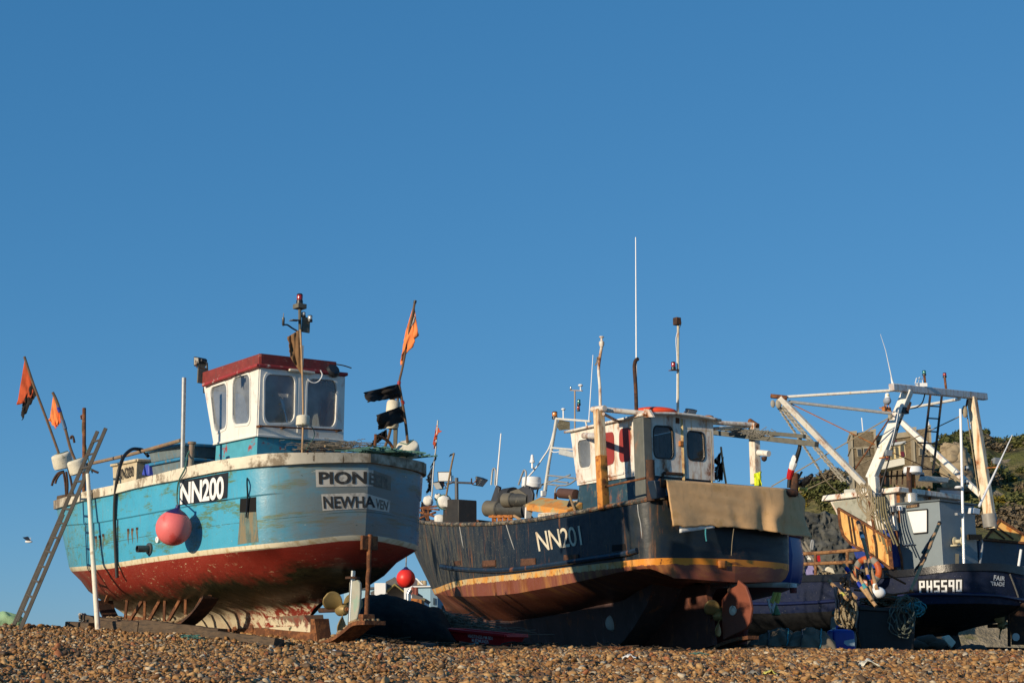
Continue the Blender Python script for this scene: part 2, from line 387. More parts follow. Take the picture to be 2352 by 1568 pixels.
# ------------------------------------------------------------------ light
SEL = math.radians(14); SH = V((-.691, -.723, 0)).normalized()
SUNV = SH * math.cos(SEL) + V((0, 0, math.sin(SEL)))
w = bpy.data.worlds.new('World'); scene.world = w; w.use_nodes = True
bg = w.node_tree.nodes['Background']; sk = w.node_tree.nodes.new('ShaderNodeTexSky'); sk.sky_type = 'NISHITA'; sk.sun_disc = False
sk.sun_elevation = SEL; sk.sun_rotation = math.atan2(SH.x, SH.y); sk.air_density = 1.0; sk.dust_density = .0; sk.ozone_density = 3.0; sk.altitude = 1500
def wn(kind, **k):
    q = w.node_tree.nodes.new(kind)
    for a, b in k.items(): setattr(q, a, b)
    return q
wl_ = w.node_tree.links.new; ss = wn('ShaderNodeSeparateColor'); sc_ = wn('ShaderNodeCombineColor'); wl_(sk.outputs[0], ss.inputs[0])
for i_, (ex_, co_) in enumerate(((.766, .40), (.499, 1.077), (.419, 1.836))):   # clearer, less steep gradient than the raw sky
    a_ = wn('ShaderNodeMath', operation='POWER'); b_ = wn('ShaderNodeMath', operation='MULTIPLY'); a_.inputs[1].default_value = ex_; b_.inputs[1].default_value = co_; wl_(ss.outputs[i_], a_.inputs[0]); wl_(a_.outputs[0], b_.inputs[0]); wl_(b_.outputs[0], sc_.inputs[i_])
wl_(sc_.outputs[0], bg.inputs[0]); bg.inputs[1].default_value = .15
sl = bpy.data.lights.new('sun', 'SUN'); sl.energy = 5.0; sl.angle = math.radians(.53); sl.color = (1, .84, .62)
so = bpy.data.objects.new('sun', sl); COL.objects.link(so); so.rotation_euler = SUNV.to_track_quat('Z', 'Y').to_euler(); so.location = (-30, -30, 20)
scene.view_settings.view_transform = 'Standard'; scene.view_settings.look = 'None'; scene.view_settings.exposure = 0; scene.view_settings.gamma = 1
# ------------------------------------------------------------------ beach
_cols = [(-9, pchip([(0, -.8), (12, -.27), (17, .1), (22.5, .40), (25, .42), (32, .1), (60, -.6)])),
         (-4, pchip([(0, -.8), (12, -.25), (19.5, .19), (23, .33), (27, .3), (40, 0), (60, -.4)])),
         (-2, pchip([(0, -.8), (12, -.25), (17.6, .04), (19, .11), (24, .18), (30, .12), (60, -.3)])),
         (-1.1, pchip([(0, -.8), (12, -.25), (19, .03), (24, .07), (40, .03), (60, -.2)])),
         (2.2, pchip([(0, -.8), (12, -.25), (20, -.01), (25, .04), (40, .03), (60, -.2)])),
         (9, pchip([(0, -.8), (12, -.25), (20, -.06), (27, .0), (40, .03), (60, -.2)]))]
def ground(x, y):
    yy = min(y, 60)
    h = interp([(c, f(yy)) for c, f in _cols], x)
    k = max(0, min(1, (40 - y) / 10))
    return h + k * (.06 * nz(x * .55, y * .45, 3) + (.042 + .055 * max(0, min(1, (18 - y) / 2.5))) * nz(x * 1.05, y * 1.0, 8) + .012 * nz(x * 3.1, y * 2.7, 2))
def axis_(segs):
    out = []
    for a, b, n in segs: out += [a + (b - a) * i / n for i in range(n)]
    return out + [segs[-1][1]]
gx = axis_([(-2000, -200, 8), (-200, -16, 14), (-16, 16, 210), (16, 200, 14), (200, 2000, 8)]); gy = axis_([(-60, 9, 14), (9, 30, 170), (30, 70, 40), (70, 400, 20), (400, 2600, 8)])
mb = MB(); mb.v = [V((x, y, ground(x, y))) for y in gy for x in gx]; nx = len(gx)
mb.f = [(j * nx + i, j * nx + i + 1, (j + 1) * nx + i + 1, (j + 1) * nx + i) for j in range(len(gy) - 1) for i in range(nx - 1)]
t = NT('shingle_bed'); vo = t.n.new('ShaderNodeTexVoronoi'); vo.inputs['Scale'].default_value = 26; t.lk(t.coord(), vo.inputs['Vector'])
sv = t.n.new('ShaderNodeSeparateColor'); t.lk(vo.outputs['Color'], sv.inputs[0])
c = t.mix(sv.outputs[0], (.05, .035, .02), (.20, .125, .06)); c = t.mix(t.ramp(sv.outputs[1], .85, .9), c, (.34, .31, .26))
bp = t.n.new('ShaderNodeBump'); bp.inputs['Strength'].default_value = .9; bp.inputs['Distance'].default_value = .02; bp.invert = True; t.lk(vo.outputs['Distance'], bp.inputs['Height']); t.lk(bp.outputs[0], t.b.inputs['Normal'])
bo = mb.build('beach', t.done(c, .8, 0, .3), base=(0, 0, 0), smooth=180); bo['kind'] = 'structure'
# pebbles: one mass of stones lying on the beach
def pebble_mat():
    t = NT('pebble'); oi = t.n.new('ShaderNodeObjectInfo'); cr = t.n.new('ShaderNodeValToRGB'); e = cr.color_ramp; e.interpolation = 'CONSTANT'
    cols = [(0, (.24, .125, .045)), (.17, (.36, .21, .085)), (.34, (.16, .08, .032)), (.46, (.44, .28, .125)), (.58, (.29, .15, .05)), (.71, (.21, .155, .10)), (.79, (.10, .065, .038)), (.87, (.34, .285, .21)), (.925, (.52, .45, .34)), (.96, (.31, .12, .05))]
    e.elements[0].position = 0; e.elements[0].color = cols[0][1] + (1,); e.elements[1].position = cols[1][0]; e.elements[1].color = cols[1][1] + (1,)
    for p, c in cols[2:]: q = e.elements.new(p); q.color = c + (1,)
    t.lk(oi.outputs['Random'], cr.inputs[0]); c = t.vary(t.mix(1.0, cr.outputs[0], (1.0, .93, .83), 'MULTIPLY'), .3, 2.2)
    return t.done(c, .62, 0, .35)
def pebbles(name, pts, scl, rot, mat, sub=2):
    me = bpy.data.meshes.new(name); me.vertices.add(len(pts)); me.vertices.foreach_set('co', np.asarray(pts, np.float32).ravel())
    a = me.attributes.new('size', 'FLOAT', 'POINT'); a.data.foreach_set('value', np.asarray(scl, np.float32))
    a = me.attributes.new('turn', 'FLOAT_VECTOR', 'POINT'); a.data.foreach_set('vector', np.asarray(rot, np.float32).ravel())
    o = bpy.data.objects.new(name, me); COL.objects.link(o)
    ng = bpy.data.node_groups.new(name, 'GeometryNodeTree'); ng.interface.new_socket('Geometry', in_out='INPUT', socket_type='NodeSocketGeometry'); ng.interface.new_socket('Geometry', in_out='OUTPUT', socket_type='NodeSocketGeometry')
    N = ng.nodes.new; L = ng.links.new; gi = N('NodeGroupInput'); go = N('NodeGroupOutput'); jn = N('GeometryNodeJoinGeometry')
    for k in range(7):
        ic = N('GeometryNodeMeshIcoSphere'); ic.inputs['Radius'].default_value = .5; ic.inputs['Subdivisions'].default_value = sub
        po = N('GeometryNodeInputPosition'); ad = N('ShaderNodeVectorMath'); ad.operation = 'ADD'; ad.inputs[1].default_value = (k * 3.7, k * 1.3, 9)
        nt = N('ShaderNodeTexNoise'); nt.inputs['Scale'].default_value = 1.5; nt.inputs['Detail'].default_value = 1
        sb = N('ShaderNodeVectorMath'); sb.operation = 'SUBTRACT'; sb.inputs[1].default_value = (.5, .5, .5); sc = N('ShaderNodeVectorMath'); sc.operation = 'SCALE'; sc.inputs['Scale'].default_value = .75
        sp = N('GeometryNodeSetPosition'); tr = N('GeometryNodeTransform'); tr.inputs['Scale'].default_value = (1.15, .75 + .07 * (k % 4), .5 + .07 * (k % 3)); sm = N('GeometryNodeSetShadeSmooth'); mt = N('GeometryNodeSetMaterial'); mt.inputs['Material'].default_value = mat; g2 = N('GeometryNodeGeometryToInstance')
        L(po.outputs[0], ad.inputs[0]); L(ad.outputs[0], nt.inputs['Vector']); L(nt.outputs['Color'], sb.inputs[0]); L(sb.outputs[0], sc.inputs[0]); L(ic.outputs['Mesh'], sp.inputs['Geometry']); L(sc.outputs[0], sp.inputs['Offset'])
        L(sp.outputs[0], tr.inputs[0]); L(tr.outputs[0], sm.inputs[0]); L(sm.outputs[0], mt.inputs[0]); L(mt.outputs[0], g2.inputs[0]); L(g2.outputs[0], jn.inputs[0])
    ip = N('GeometryNodeInstanceOnPoints'); ip.inputs['Pick Instance'].default_value = True
    n1 = N('GeometryNodeInputNamedAttribute'); n1.data_type = 'FLOAT'; n1.inputs[0].default_value = 'size'; n2 = N('GeometryNodeInputNamedAttribute'); n2.data_type = 'FLOAT_VECTOR'; n2.inputs[0].default_value = 'turn'
    L(gi.outputs[0], ip.inputs['Points']); L(jn.outputs[0], ip.inputs['Instance']); L(n1.outputs[0], ip.inputs['Scale'])
    er = N('FunctionNodeEulerToRotation'); L(n2.outputs[0], er.inputs[0]); L(er.outputs[0], ip.inputs['Rotation']); L(ip.outputs[0], go.inputs[0])
    md = o.modifiers.new('stones', 'NODES'); md.node_group = ng; return o
PEB = pebble_mat()
def scatter(n, y0, y1, smin, smax, rng, mean=.034):
    pts, sc, ro = [], [], []
    while len(pts) < n:
        y = math.sqrt(y0 * y0 + (y1 * y1 - y0 * y0) * rng.random()); x = (rng.random() * 2 - 1) * (.37 * y + .9)
        s = min(smax, max(smin, rng.lognormvariate(math.log(mean), .46)))
        pts.append((x, y, ground(x, y) + s * (rng.random() * .45 - .05))); sc.append(s); ro.append((rng.gauss(0, .45), rng.gauss(0, .45), rng.random() * 6.283))
    return pts, sc, ro
rg = random.Random(3)
a = scatter(165000, 11.2, 17.5, .011, .095, rg, .0235); b = scatter(112000, 17.5, 27.5, .015, .09, rg, .028)
po = pebbles('pebbles', a[0] + b[0], a[1] + b[1], a[2] + b[2], PEB); po['kind'] = 'stuff'; po['label'] = 'brown and grey rounded shingle pebbles covering the beach'
def littlepebbles(name, parent, pts, rng, s0=.05):
    """stones lying on an iron plate: one small mesh"""
    mb = MB()
    for p in pts:
        s = s0 * (.6 + .8 * rng.random()); o = len(mb.v); mb.sphere(p, s / 2, 8, (1.1, .8, .65))
        for i in range(o, len(mb.v)): mb.v[i] += V((nz(*(mb.v[i] * 30)), nz(*(mb.v[i] * 31)), nz(*(mb.v[i] * 29)))) * s * .12
    return mb
# ------------------------------------------------------------------ hill with scrub, far behind
SKY = pchip([(1500, 1290), (1720, 1200), (1800, 1140), (1842, 1114), (1880, 1100), (1912, 1088), (1960, 1080), (2000, 1060), (2060, 1035), (2142, 1016), (2178, 1002), (2231, 998), (2260, 994), (2284, 1009), (2303, 1014), (2325, 1006), (2352, 1000), (2450, 985), (2600, 960), (2900, 930)])
HY0, HY1 = 118., 178.
def hillpt(s, t):
    u = 1500 + 1400 * s; top = P(u, SKY(u), HY1); foot = V((top.x * HY0 / HY1 * 1.02, HY0, -1))
    tt = t ** 1.0; p = foot.lerp(top, tt); e = math.sin(math.pi * min(1, t)) if t < 1 else 0
    prof = interp([(0, 0), (.12, .30), (.2, .36), (.5, .58), (.8, .86), (1, 1)], t)
    p.z = foot.z + (top.z - foot.z) * prof
    k = min(1, t * 3) * (1 if t < .97 else .35)
    p.z += k * (1.9 * nz(p.x * .07, p.y * .07, 1) + .8 * nz(p.x * .22, p.y * .22, 5)) * (1 - t ** 6); p.y += k * 3.0 * nz(p.x * .09, p.z * .16, 7); return p
mb = MB().grid(hillpt, 150, 60); nback = len(mb.v)
mb.grid(lambda s, t: hillpt(s, 1.) + V((0, 1, -.12)) * (120 * t), 150, 3)
t = NT('hill_turf'); g = t.n.new('ShaderNodeNewGeometry'); sp = t.n.new('ShaderNodeSeparateXYZ'); t.lk(g.outputs['Normal'], sp.inputs[0])
c = t.mix(t.ramp(t.noise(.16, 6), .42, .58), (.11, .115, .04), (.165, .14, .065)); c = t.mix(t.ramp(t.noise(.5, 6, off=4), .5, .62), c, (.06, .052, .026))
rk = t.mix(t.ramp(t.noise(.5, 8, (1, 1, 2.4), off=8), .35, .65), (.30, .25, .175), (.15, .13, .095))
po_ = t.n.new('ShaderNodeSeparateXYZ'); t.lk(g.outputs['Position'], po_.inputs[0])
low = t.ramp(po_.outputs[2], 10.5, 9.0)
msk = t.math('MAXIMUM', t.math('MULTIPLY', low, t.ramp(t.noise(.3, 5, off=2), .3, .45)), t.ramp(t.noise(.13, 5, off=13), .60, .64))
c = t.mix(msk, c, rk)
t.bump(t.noise(.9, 8), .8, 1.2)
ho = mb.build('hill', t.done(c, .95, 0, .1), base=(0, 0, 0), smooth=180); ho['kind'] = 'structure'
def leafmass(mb, c, r, n, rng, leaf, sq=.75):
    for _ in range(n):
        d = V((rng.gauss(0, 1), rng.gauss(0, 1), rng.gauss(0, 1))).normalized(); q = r * (.45 + .6 * rng.random()); p = c + V((d.x * q, d.y * q, d.z * q * sq))
        a = V((rng.gauss(0, 1), rng.gauss(0, 1), rng.gauss(0, 1))).normalized(); b = a.orthogonal().normalized(); s = leaf * (.6 + .8 * rng.random())
        o = len(mb.v); mb.v += [p - a * s, p + b * s * .6, p + a * s, p - b * s * .6]; mb.f.append((o, o + 1, o + 2, o + 3))
def leafmat(name, a, b):
    t = NT(name); c = t.mix(t.ramp(t.noise(.35, 3), .4, .6), a, b); c = t.vary(c, .35, 1.6); return t.done(c, .8, 0, .2)
rs = random.Random(11)
scr = {k: MB() for k in 'gby'}
for _ in range(1500):
    s = rs.random(); t_ = .2 + .8 * rs.random() ** .8; p = hillpt(s, min(t_, .995)); u, v = proj(p)
    if not 1820 < u < 2420: continue
    if nz(p.x * .11, p.y * .1, 21) + .12 < (rs.random() - .5) * .5 and t_ < .95: continue
    q = nz(p.x * .07, p.y * .07, 33); k = 'b' if q + .2 * nz(p.x * .3, p.z * .3) > .1 else ('y' if rs.random() < .2 else 'g')
    r = (.5 + 1.3 * rs.random() ** 1.5) * (.55 if t_ > .9 else 1)
    if k == 'y': r *= .6
    if 1930 < u < 2160 and v < 1125: continue
    leafmass(scr[k], p + V((0, 0, r * .25)), r, int(110 + 100 * r), rs, .16 + .05 * r)
for k, nm, lb, a, b in (('g', 'green_scrub', 'dark green scrub covering the hillside', (.075, .085, .025), (.13, .13, .04)), ('b', 'brown_scrub', 'brown winter scrub and brambles on the hillside', (.13, .10, .06), (.18, .135, .08)), ('y', 'gorse', 'yellow flowering gorse dotted over the hillside', (.12, .12, .02), (.24, .17, .02))):
    o = scr[k].build(nm, leafmat(nm, a, b), base=(0, 0, 0), smooth=0); o['kind'] = 'stuff'; o['label'] = lb
# sandstone outcrop on the hill
mb = MB(); oc = P(2192, 1075, 150)
mb.grid(lambda s, t: oc + V(((s - .5) * (3.2 - 1.3 * t * t) + .3 * nz(s * 5, t * 5), -1.1 * math.sin(math.pi * s) + .35 * nz(s * 5, t * 9, 2) - .9 * (1 - t), (t - .5) * 5.2 - (1.6 * (s - .4) ** 2 if t > .8 else 0) + .2 * nz(s * 4, t * 3, 5))) * 1.0, 26, 34)
mr = W('sandstone', (.33, .26, .165), .9, var=.3, scale=.6, sec=(.16, .125, .085), secthr=.52, secscale=.5, secstretch=(1, 1, 3), bump=1., bscale=1.4)
mb.v += []; o = mb.build('sandstone_outcrop', mr, base=oc, smooth=50, solid=.8); o['kind'] = 'structure'
# chalky cliff foot at the left end of the hill, shade painted into its colour
mb = MB(); cc = P(1885, 1225, 112)
mb.grid(lambda s, t: cc + V(((s - .5) * 11 + .25 * nz(s * 9, t * 8), .7 * nz(s * 6, t * 3, 2) + .45 * nz(s * 22, t * 10, 4) + .3 * nz(s * 50, t * 24, 6) + 2.2 * t - 1, -4.5 + t * 6.2 + (.5 * nz(s * 8, 3) if t > .9 else 0))), 90, 60)
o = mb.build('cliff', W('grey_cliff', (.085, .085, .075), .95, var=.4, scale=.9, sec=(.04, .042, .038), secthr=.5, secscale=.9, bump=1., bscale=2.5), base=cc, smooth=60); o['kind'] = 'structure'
# ------------------------------------------------------------------ castle-like lift station
BY = 150.
def stonemat():
    t = NT('rubble_stone'); br = t.n.new('ShaderNodeTexBrick'); br.inputs['Scale'].default_value = 2.6; br.inputs['Color1'].default_value = (.20, .155, .095, 1); br.inputs['Color2'].default_value = (.11, .08, .05, 1); br.inputs['Mortar'].default_value = (.24, .20, .14, 1); br.inputs['Mortar Size'].default_value = .03; br.inputs['Bias'].default_value = -.1
    mp = t.n.new('ShaderNodeMapping'); mp.inputs['Rotation'].default_value = (math.pi / 2, 0, 0); t.lk(t.coord(), mp.inputs[0]); t.lk(mp.outputs[0], br.inputs[0])
    c = t.vary(br.outputs[0], .4, 1.4); t.bump(t.noise(3, 4), .6, .1); return t.done(c, .95, 0, .1)
MS = stonemat(); MQ = W('dressed_stone', (.36, .31, .22), .9, var=.2, scale=1.5)
ca = thing('castle_station', 'brown stone castle-like cliff lift station with square towers on the hill', 'building', P(2050, 1120, BY))
def cw(q, dep, nm, m, parent, y=BY, **k):
    mb = MB(); f = [P(u, v, y) for u, v in q]; mb.hexa(f, [p + V((.18 * dep, dep, 0)) for p in f]); return mb.build(nm, m, parent, **k)
cw([(1954, 996), (2011, 987), (2020, 1135), (1960, 1135)], 6, 'tower', MS, ca)
for q in ([(1954, 996), (1958, 996), (1964, 1135), (1960, 1135)], [(2006, 988), (2011, 987), (2020, 1135), (2015, 1135)], [(1953, 1028), (2012, 1024), (2012, 1026.5), (1953, 1030)], [(1952, 990), (1968, 989), (1968, 998), (1952, 999)], [(1999, 986), (2012, 984), (2012, 990), (1999, 992)]): cw(q, 6.1, 'quoin', MQ, ca, BY - .15)
for q in ([(1969, 1031), (1977, 1031), (1979, 1047), (1971, 1047)], [(1984, 1030), (1993, 1029), (1995, 1044), (1986, 1045)]):
    a = cw([(q[0][0] - 2, q[0][1] - 2), (q[1][0] + 2, q[1][1] - 2), (q[2][0] + 2, q[2][1] + 2), (q[3][0] - 2, q[3][1] + 2)], .3, 'window', MQ, ca, BY - .2); cw(q, .12, 'pane', M['window_dark'], a, BY - .29)
cw([(2012, 1012), (2110, 998), (2116, 1135), (2018, 1135)], 6, 'curtain_wall', MS, ca, BY + 1.5); cw([(2012, 1000), (2108, 988), (2108, 1000), (2012, 1012)], 6.2, 'parapet', MQ, ca, BY + 1.3)
cw([(2096, 988), (2137, 982), (2142, 1120), (2102, 1120)], 6, 'tower', MS, ca, BY - 1)
for q in ([(2094, 981), (2105, 980), (2105, 990), (2094, 991)], [(2128, 977), (2138, 975), (2138, 984), (2128, 985)], [(2133, 982), (2138, 981), (2142, 1060), (2137, 1060)], [(2096, 990), (2100, 989), (2103, 1060), (2099, 1060)]): cw(q, 6.1, 'quoin', MQ, ca, BY - 1.15)
a = cw([(2110, 1028), (2128, 1026), (2128, 1044), (2110, 1046)], .3, 'window', MQ, ca, BY - 1.2); cw([(2113, 1030), (2125, 1028), (2125, 1042), (2113, 1044)], .12, 'pane', M['window_dark'], a, BY - 1.29)
MB().tube([P(1982, 990, BY), P(1979, 959, BY)], .06, 5).build('flagpole', M['white_clean'], ca); MB().tube([P(2134, 980, BY), P(2131, 965, BY)], .09, 5).build('flagpole', M['white_clean'], ca)
# tram car of the lift in front of it
TY = 138.; tc = thing('lift_car', 'cream and maroon cliff lift car below the castle station', 'tram car', P(2058, 1066, TY))
mcr = W('car_cream', (.70, .55, .28), .5, var=.1, scale=1); mma = W('car_maroon', (.13, .018, .03), .5, var=.1, scale=1); mpl = W('car_base', (.72, .68, .56), .6, var=.1, scale=1)
cw([(2026, 1024), (2077, 1018), (2081, 1049), (2031, 1057)], 3, 'body', mcr, tc, TY)
for q in ([(2033, 1040), (2043, 1039), (2044, 1053), (2034, 1055)], [(2068, 1037), (2076, 1036), (2078, 1047), (2070, 1049)], [(2022, 1040), (2030, 1040), (2031, 1056), (2024, 1057)]): cw(q, .2, 'panel', mma, tc, TY - .12)
for q in ([(2034, 1026), (2042, 1025), (2043, 1038), (2034, 1039)], [(2046, 1028), (2051, 1027), (2052, 1052), (2047, 1053)], [(2056, 1027), (2062, 1026), (2064, 1050), (2058, 1051)], [(2068, 1023), (2075, 1022), (2076, 1035), (2068, 1036)]): cw(q, .2, 'window', M['window_dark'], tc, TY - .1)
cw([(2024, 1020), (2080, 1012), (2081, 1018), (2024, 1026)], 3.4, 'roof', W('car_roof', (.5, .52, .52), .6, var=.1), tc, TY - .25); cw([(2040, 1014), (2060, 1010), (2060, 1013), (2040, 1017)], 2, 'clerestory', mma, tc, TY)
cw([(2018, 1062), (2077, 1050), (2078, 1066), (2018, 1079)], 3.2, 'platform', mpl, tc, TY - .2)
mb = MB()
for k in range(9): mb.tube([P(1996 + k * 13, 1080, TY + 2), P(1994 + k * 13, 1112, TY + 2)], .09, 5)
mb.tube([P(1994, 1096, TY + 2), P(2100, 1090, TY + 2)], .09, 5); single(mb, 'iron_fence', 'dark iron railing on the hill under the lift car', 'railing', M['rust_dark'])
# ------------------------------------------------------------------ houses beyond the beach
HYB = 72.
def hw(q, dep, nm, m, parent, y=HYB):
    mb = MB(); f = [P(u, v, y) for u, v in q]; mb.hexa(f, [p + V((0, dep, 0)) for p in f]); return mb.build(nm, m, parent)
mpb = W('pale_blue_render', (.33, .50, .60), .8, var=.1, scale=.6); mpw = W('white_render', (.78, .77, .74), .8, var=.06, scale=.6); mdk = W('dark_gable', (.12, .10, .085), .8, var=.3, scale=.8)
lich = W('lichen_ridge', (.26, .20, .07), .9, var=.4, scale=2)
h1 = thing('bungalow', 'grey slate-roofed house with white chimney walls seen under the blue boat', 'house', P(905, 1440, HYB))
hw([(886, 1335), (906, 1325), (928, 1347), (928, 1440), (886, 1440)], 8, 'wall', mdk, h1); hw([(850, 1360), (886, 1340), (906, 1324), (946, 1352), (946, 1373), (906, 1342), (860, 1378)], 9, 'roof', M['slate'], h1, HYB - .25)
hw([(858, 1380), (906, 1339), (946, 1371), (946, 1374), (906, 1343), (858, 1385)], .4, 'bargeboard', lich, h1, HYB - .7)
for a, b, c in ((860, 885.5, 1338), (928, 946.6, 1345)): hw([(a, c), (b, c), (b, 1440), (a, 1440)], 3, 'chimney_wall', mpw, h1, HYB - 1)
h2 = thing('blue_house', 'pale blue rendered house beside the bow of the dark boat', 'house', P(975, 1450, HYB + 12))
hw([(946, 1347), (988.5, 1346), (988.5, 1450), (946, 1450)], 7, 'wall', mpb, h2, HYB + 12); hw([(988.6, 1346), (1005, 1356), (1005, 1450), (988.6, 1450)], 6, 'side_wall', W('blue_painted_shade', (.16, .25, .33), .8, var=.1, scale=.6), h2, HYB + 12)  # side wall gets a darker copy of the render, its shade painted in
hw([(945, 1345), (989, 1344), (989, 1347), (945, 1348)], 7.2, 'parapet', mpw, h2, HYB + 11.8)
a = hw([(995, 1372), (1000, 1373), (1000, 1388), (995, 1388)], .2, 'window', M['window_dark'], h2, HYB + 11.9)
h3 = thing('gabled_house', 'dark roofed house with three chimney pots behind the red buoy', 'house', P(960, 1450, HYB + 26))
hw([(925, 1349), (954, 1329), (974, 1347), (974, 1450), (925, 1450)], 8, 'wall', W('purple_slates', (.10, .09, .105), .8, var=.3, scale=1), h3, HYB + 26); hw([(953, 1327), (957, 1327), (980, 1349), (974, 1349)], 8.2, 'bargeboard', mpw, h3, HYB + 25.8)
hw([(962, 1342), (978, 1342), (978, 1352), (962, 1352)], 2, 'chimney', mdk, h3, HYB + 25.5)
for k in range(3): MB().lathe(P(964 + k * 5.6, 1343, HYB + 26), (0, 0, 1), [(.17, 0), (.14, .3)], 8).build('chimney_pot', W('clay_pot', (.45, .34, .2), .8), h3)
h4 = thing('white_house', 'white rendered house wall right behind the bow of the dark boat', 'house', P(1020, 1450, HYB + 18))
hw([(1003, 1340), (1012, 1338), (1040, 1420), (1040, 1450), (1003, 1450)], 7, 'wall', mpw, h4, HYB + 18); hw([(1010, 1390), (1026, 1388), (1034, 1400), (1010, 1402)], .3, 'roof', M['slate'], h4, HYB + 17)
h5 = thing('small_house', 'low slate roof with two red chimney pots in front of the blue house', 'house', P(957, 1440, HYB - 8))
hw([(946, 1362), (978, 1374), (974, 1380), (946, 1380)], 4, 'roof', M['slate'], h5, HYB - 8); hw([(946, 1379), (974, 1379), (980, 1440), (946, 1440)], 4, 'wall', mpw, h5, HYB - 7.5)
for u in (949, 955.5): MB().lathe(P(u, 1366, HYB - 7), (0, 0, 1), [(.11, 0), (.09, .35)], 8).build('chimney_pot', W('red_pot', (.22, .06, .04), .8), h5)
h6 = thing('blue_terrace', 'pale blue terrace wall seen left of the white chimney wall', 'house', P(845, 1440, HYB + 20))
hw([(790, 1353), (861, 1350), (861, 1450), (790, 1450)], 7, 'wall', mpb, h6, HYB + 20); hw([(789, 1350), (862, 1347), (862, 1351), (789, 1354)], 7, 'roof', M['slate'], h6, HYB + 19.8)
# skip and flue a little nearer
mb = MB(); f = [P(u, v, 46) for u, v in [(938, 1372), (968, 1376), (969, 1450), (938, 1450)]]; mb.hexa(f, [p + V((0, 1.6, 0)) for p in f]); single(mb, 'rusty_tank', 'rusty orange iron box beside the steel flue beyond the net mound', 'tank', M['rust_orange'])
mb = MB().tube(spline([P(938.5, 1440, 45), P(938.5, 1368, 45), P(939, 1362, 45), P(944, 1353, 45)], 4), .075, 12); single(mb, 'steel_flue', 'bright bent steel flue pipe below the red buoy', 'pipe', M['chrome'])
# seagulls
def gull(name, label, p, s, flying=False):
    mgw = W('gull_white', (.75, .75, .73), .7, var=.05); mgg = W('gull_grey', (.30, .33, .38), .7, var=.1)
    g = thing(name, label, 'seagull', p)
    if not flying:
        MB().sphere(p + V((0, 0, .17 * s)), .13 * s, 16, (.75, 1.25, .8)).build('body', mgg, g, smooth=180)
        mb = MB().sphere(p + V((0, -.05 * s, .31 * s)), .062 * s, 12); mb.tube([p + V((0, -.04 * s, .2 * s)), p + V((0, -.05 * s, .3 * s))], [.08 * s, .055 * s], 10); mb.build('head', mgw, g, smooth=180)
        MB().prism([p + V((-.05 * s, .1 * s, .12 * s)), p + V((.05 * s, .1 * s, .12 * s)), p + V((.02 * s, .26 * s, .08 * s)), p + V((-.02 * s, .26 * s, .08 * s))], (0, 0, .03 * s)).build('tail', mgw, g)
        for x in (-.035, .035): MB().tube([p + V((x * s, 0, -.01)), p + V((x * s, 0, .1 * s))], .011 * s, 6).build('leg', W('gull_leg', (.5, .25, .2), .6), g)
        MB().lathe(p + V((0, -.11 * s, .3 * s)), (0, -1, 0), [(.018 * s, 0), (.004 * s, .05 * s)], 8).build('beak', M['yellow'], g)
    else:
        MB().sphere(p, .1 * s, 14, (1.9, .7, .7)).build('body', mgw, g, smooth=180)
        for sg in (-1, 1): MB().hexa([p + V((-.08 * s, 0, .02)), p + V((.1 * s, 0, .02)), p + V((.02 * s, .2 * sg * s, .22 * s)), p + V((-.16 * s, .45 * sg * s, .16 * s))], [p + V((-.08 * s, 0, .04)), p + V((.1 * s, 0, .04)), p + V((.02 * s, .2 * sg * s, .235 * s)), p + V((-.16 * s, .45 * sg * s, .17 * s))]).build('wing', mgg, g)
gull('seagull', 'white seagull flying low against the sky near the ladder', P(66, 1243, 70), 1.0, True)
# ------------------------------------------------------------------ helpers for boats
def holed(outer, holes):
    bm = bmesh.new()
    for loop in [outer] + holes:
        vs = [bm.verts.new(p) for p in loop]
        for i in range(len(vs)): bm.edges.new((vs[i], vs[(i + 1) % len(vs)]))
    n = (V(outer[1]) - V(outer[0])).cross(V(outer[2]) - V(outer[1]))
    bmesh.ops.triangle_fill(bm, use_beauty=True, edges=bm.edges[:], normal=n)
    mb = MB(); bm.verts.ensure_lookup_table(); mb.v = [v.co.copy() for v in bm.verts]; mb.f = [tuple(v.index for v in f.verts) for f in bm.faces]; bm.free(); return mb
def flatpoly(pts): mb = MB(); mb.v = [V(p) for p in pts]; mb.f = [tuple(range(len(pts)))]; return mb
def propeller(fr, hub, axis, R_, angs, parent, m, pitch=.5, wid=.78, name='propeller'):
    ax = V(axis).normalized(); up = V((0, 0, 1)); side = ax.cross(up).normalized(); up = side.cross(ax)
    hb = MB().lathe(hub - ax * .09, ax, [(.07 * R_ / .33, 0), (.085 * R_ / .33, .03), (.08 * R_ / .33, .13), (.055 * R_ / .33, .18), (.03 * R_ / .33, .185)], 18).build(name, m, parent)
    MB().lathe(hub + ax * .09, ax, [(.032, 0), (.032, .03), (.018, .032), (.018, .06)], 8).build('nut', M['rust'], hb)
    for a in angs:
        a = math.radians(a); rd = side * math.sin(a) + up * math.cos(a); tn = ax.cross(rd)
        def fn(s, t):
            r = R_ * (.14 + .86 * t); wd = R_ * wid * (math.sin(math.pi * min(1, (t * .86 + .14) ** 1.15)) ** .55) * (.55 + .45 * min(1, t * 2.2)); wd = R_ * wid * max(0, 1 - ((t - .55) / .47) ** 2) ** .5 if t > .55 else R_ * wid * (.35 + .65 * math.sin(math.pi / 2 * t / .55))
            x = (s - .5) * wd; ph = math.atan2(pitch * R_ * .75, r)
            return hub + rd * r + tn * (x * math.cos(ph)) - ax * (x * math.sin(ph))
        MB().grid(fn, 8, 12).build('blade', m, hb, solid=.012, smooth=180)
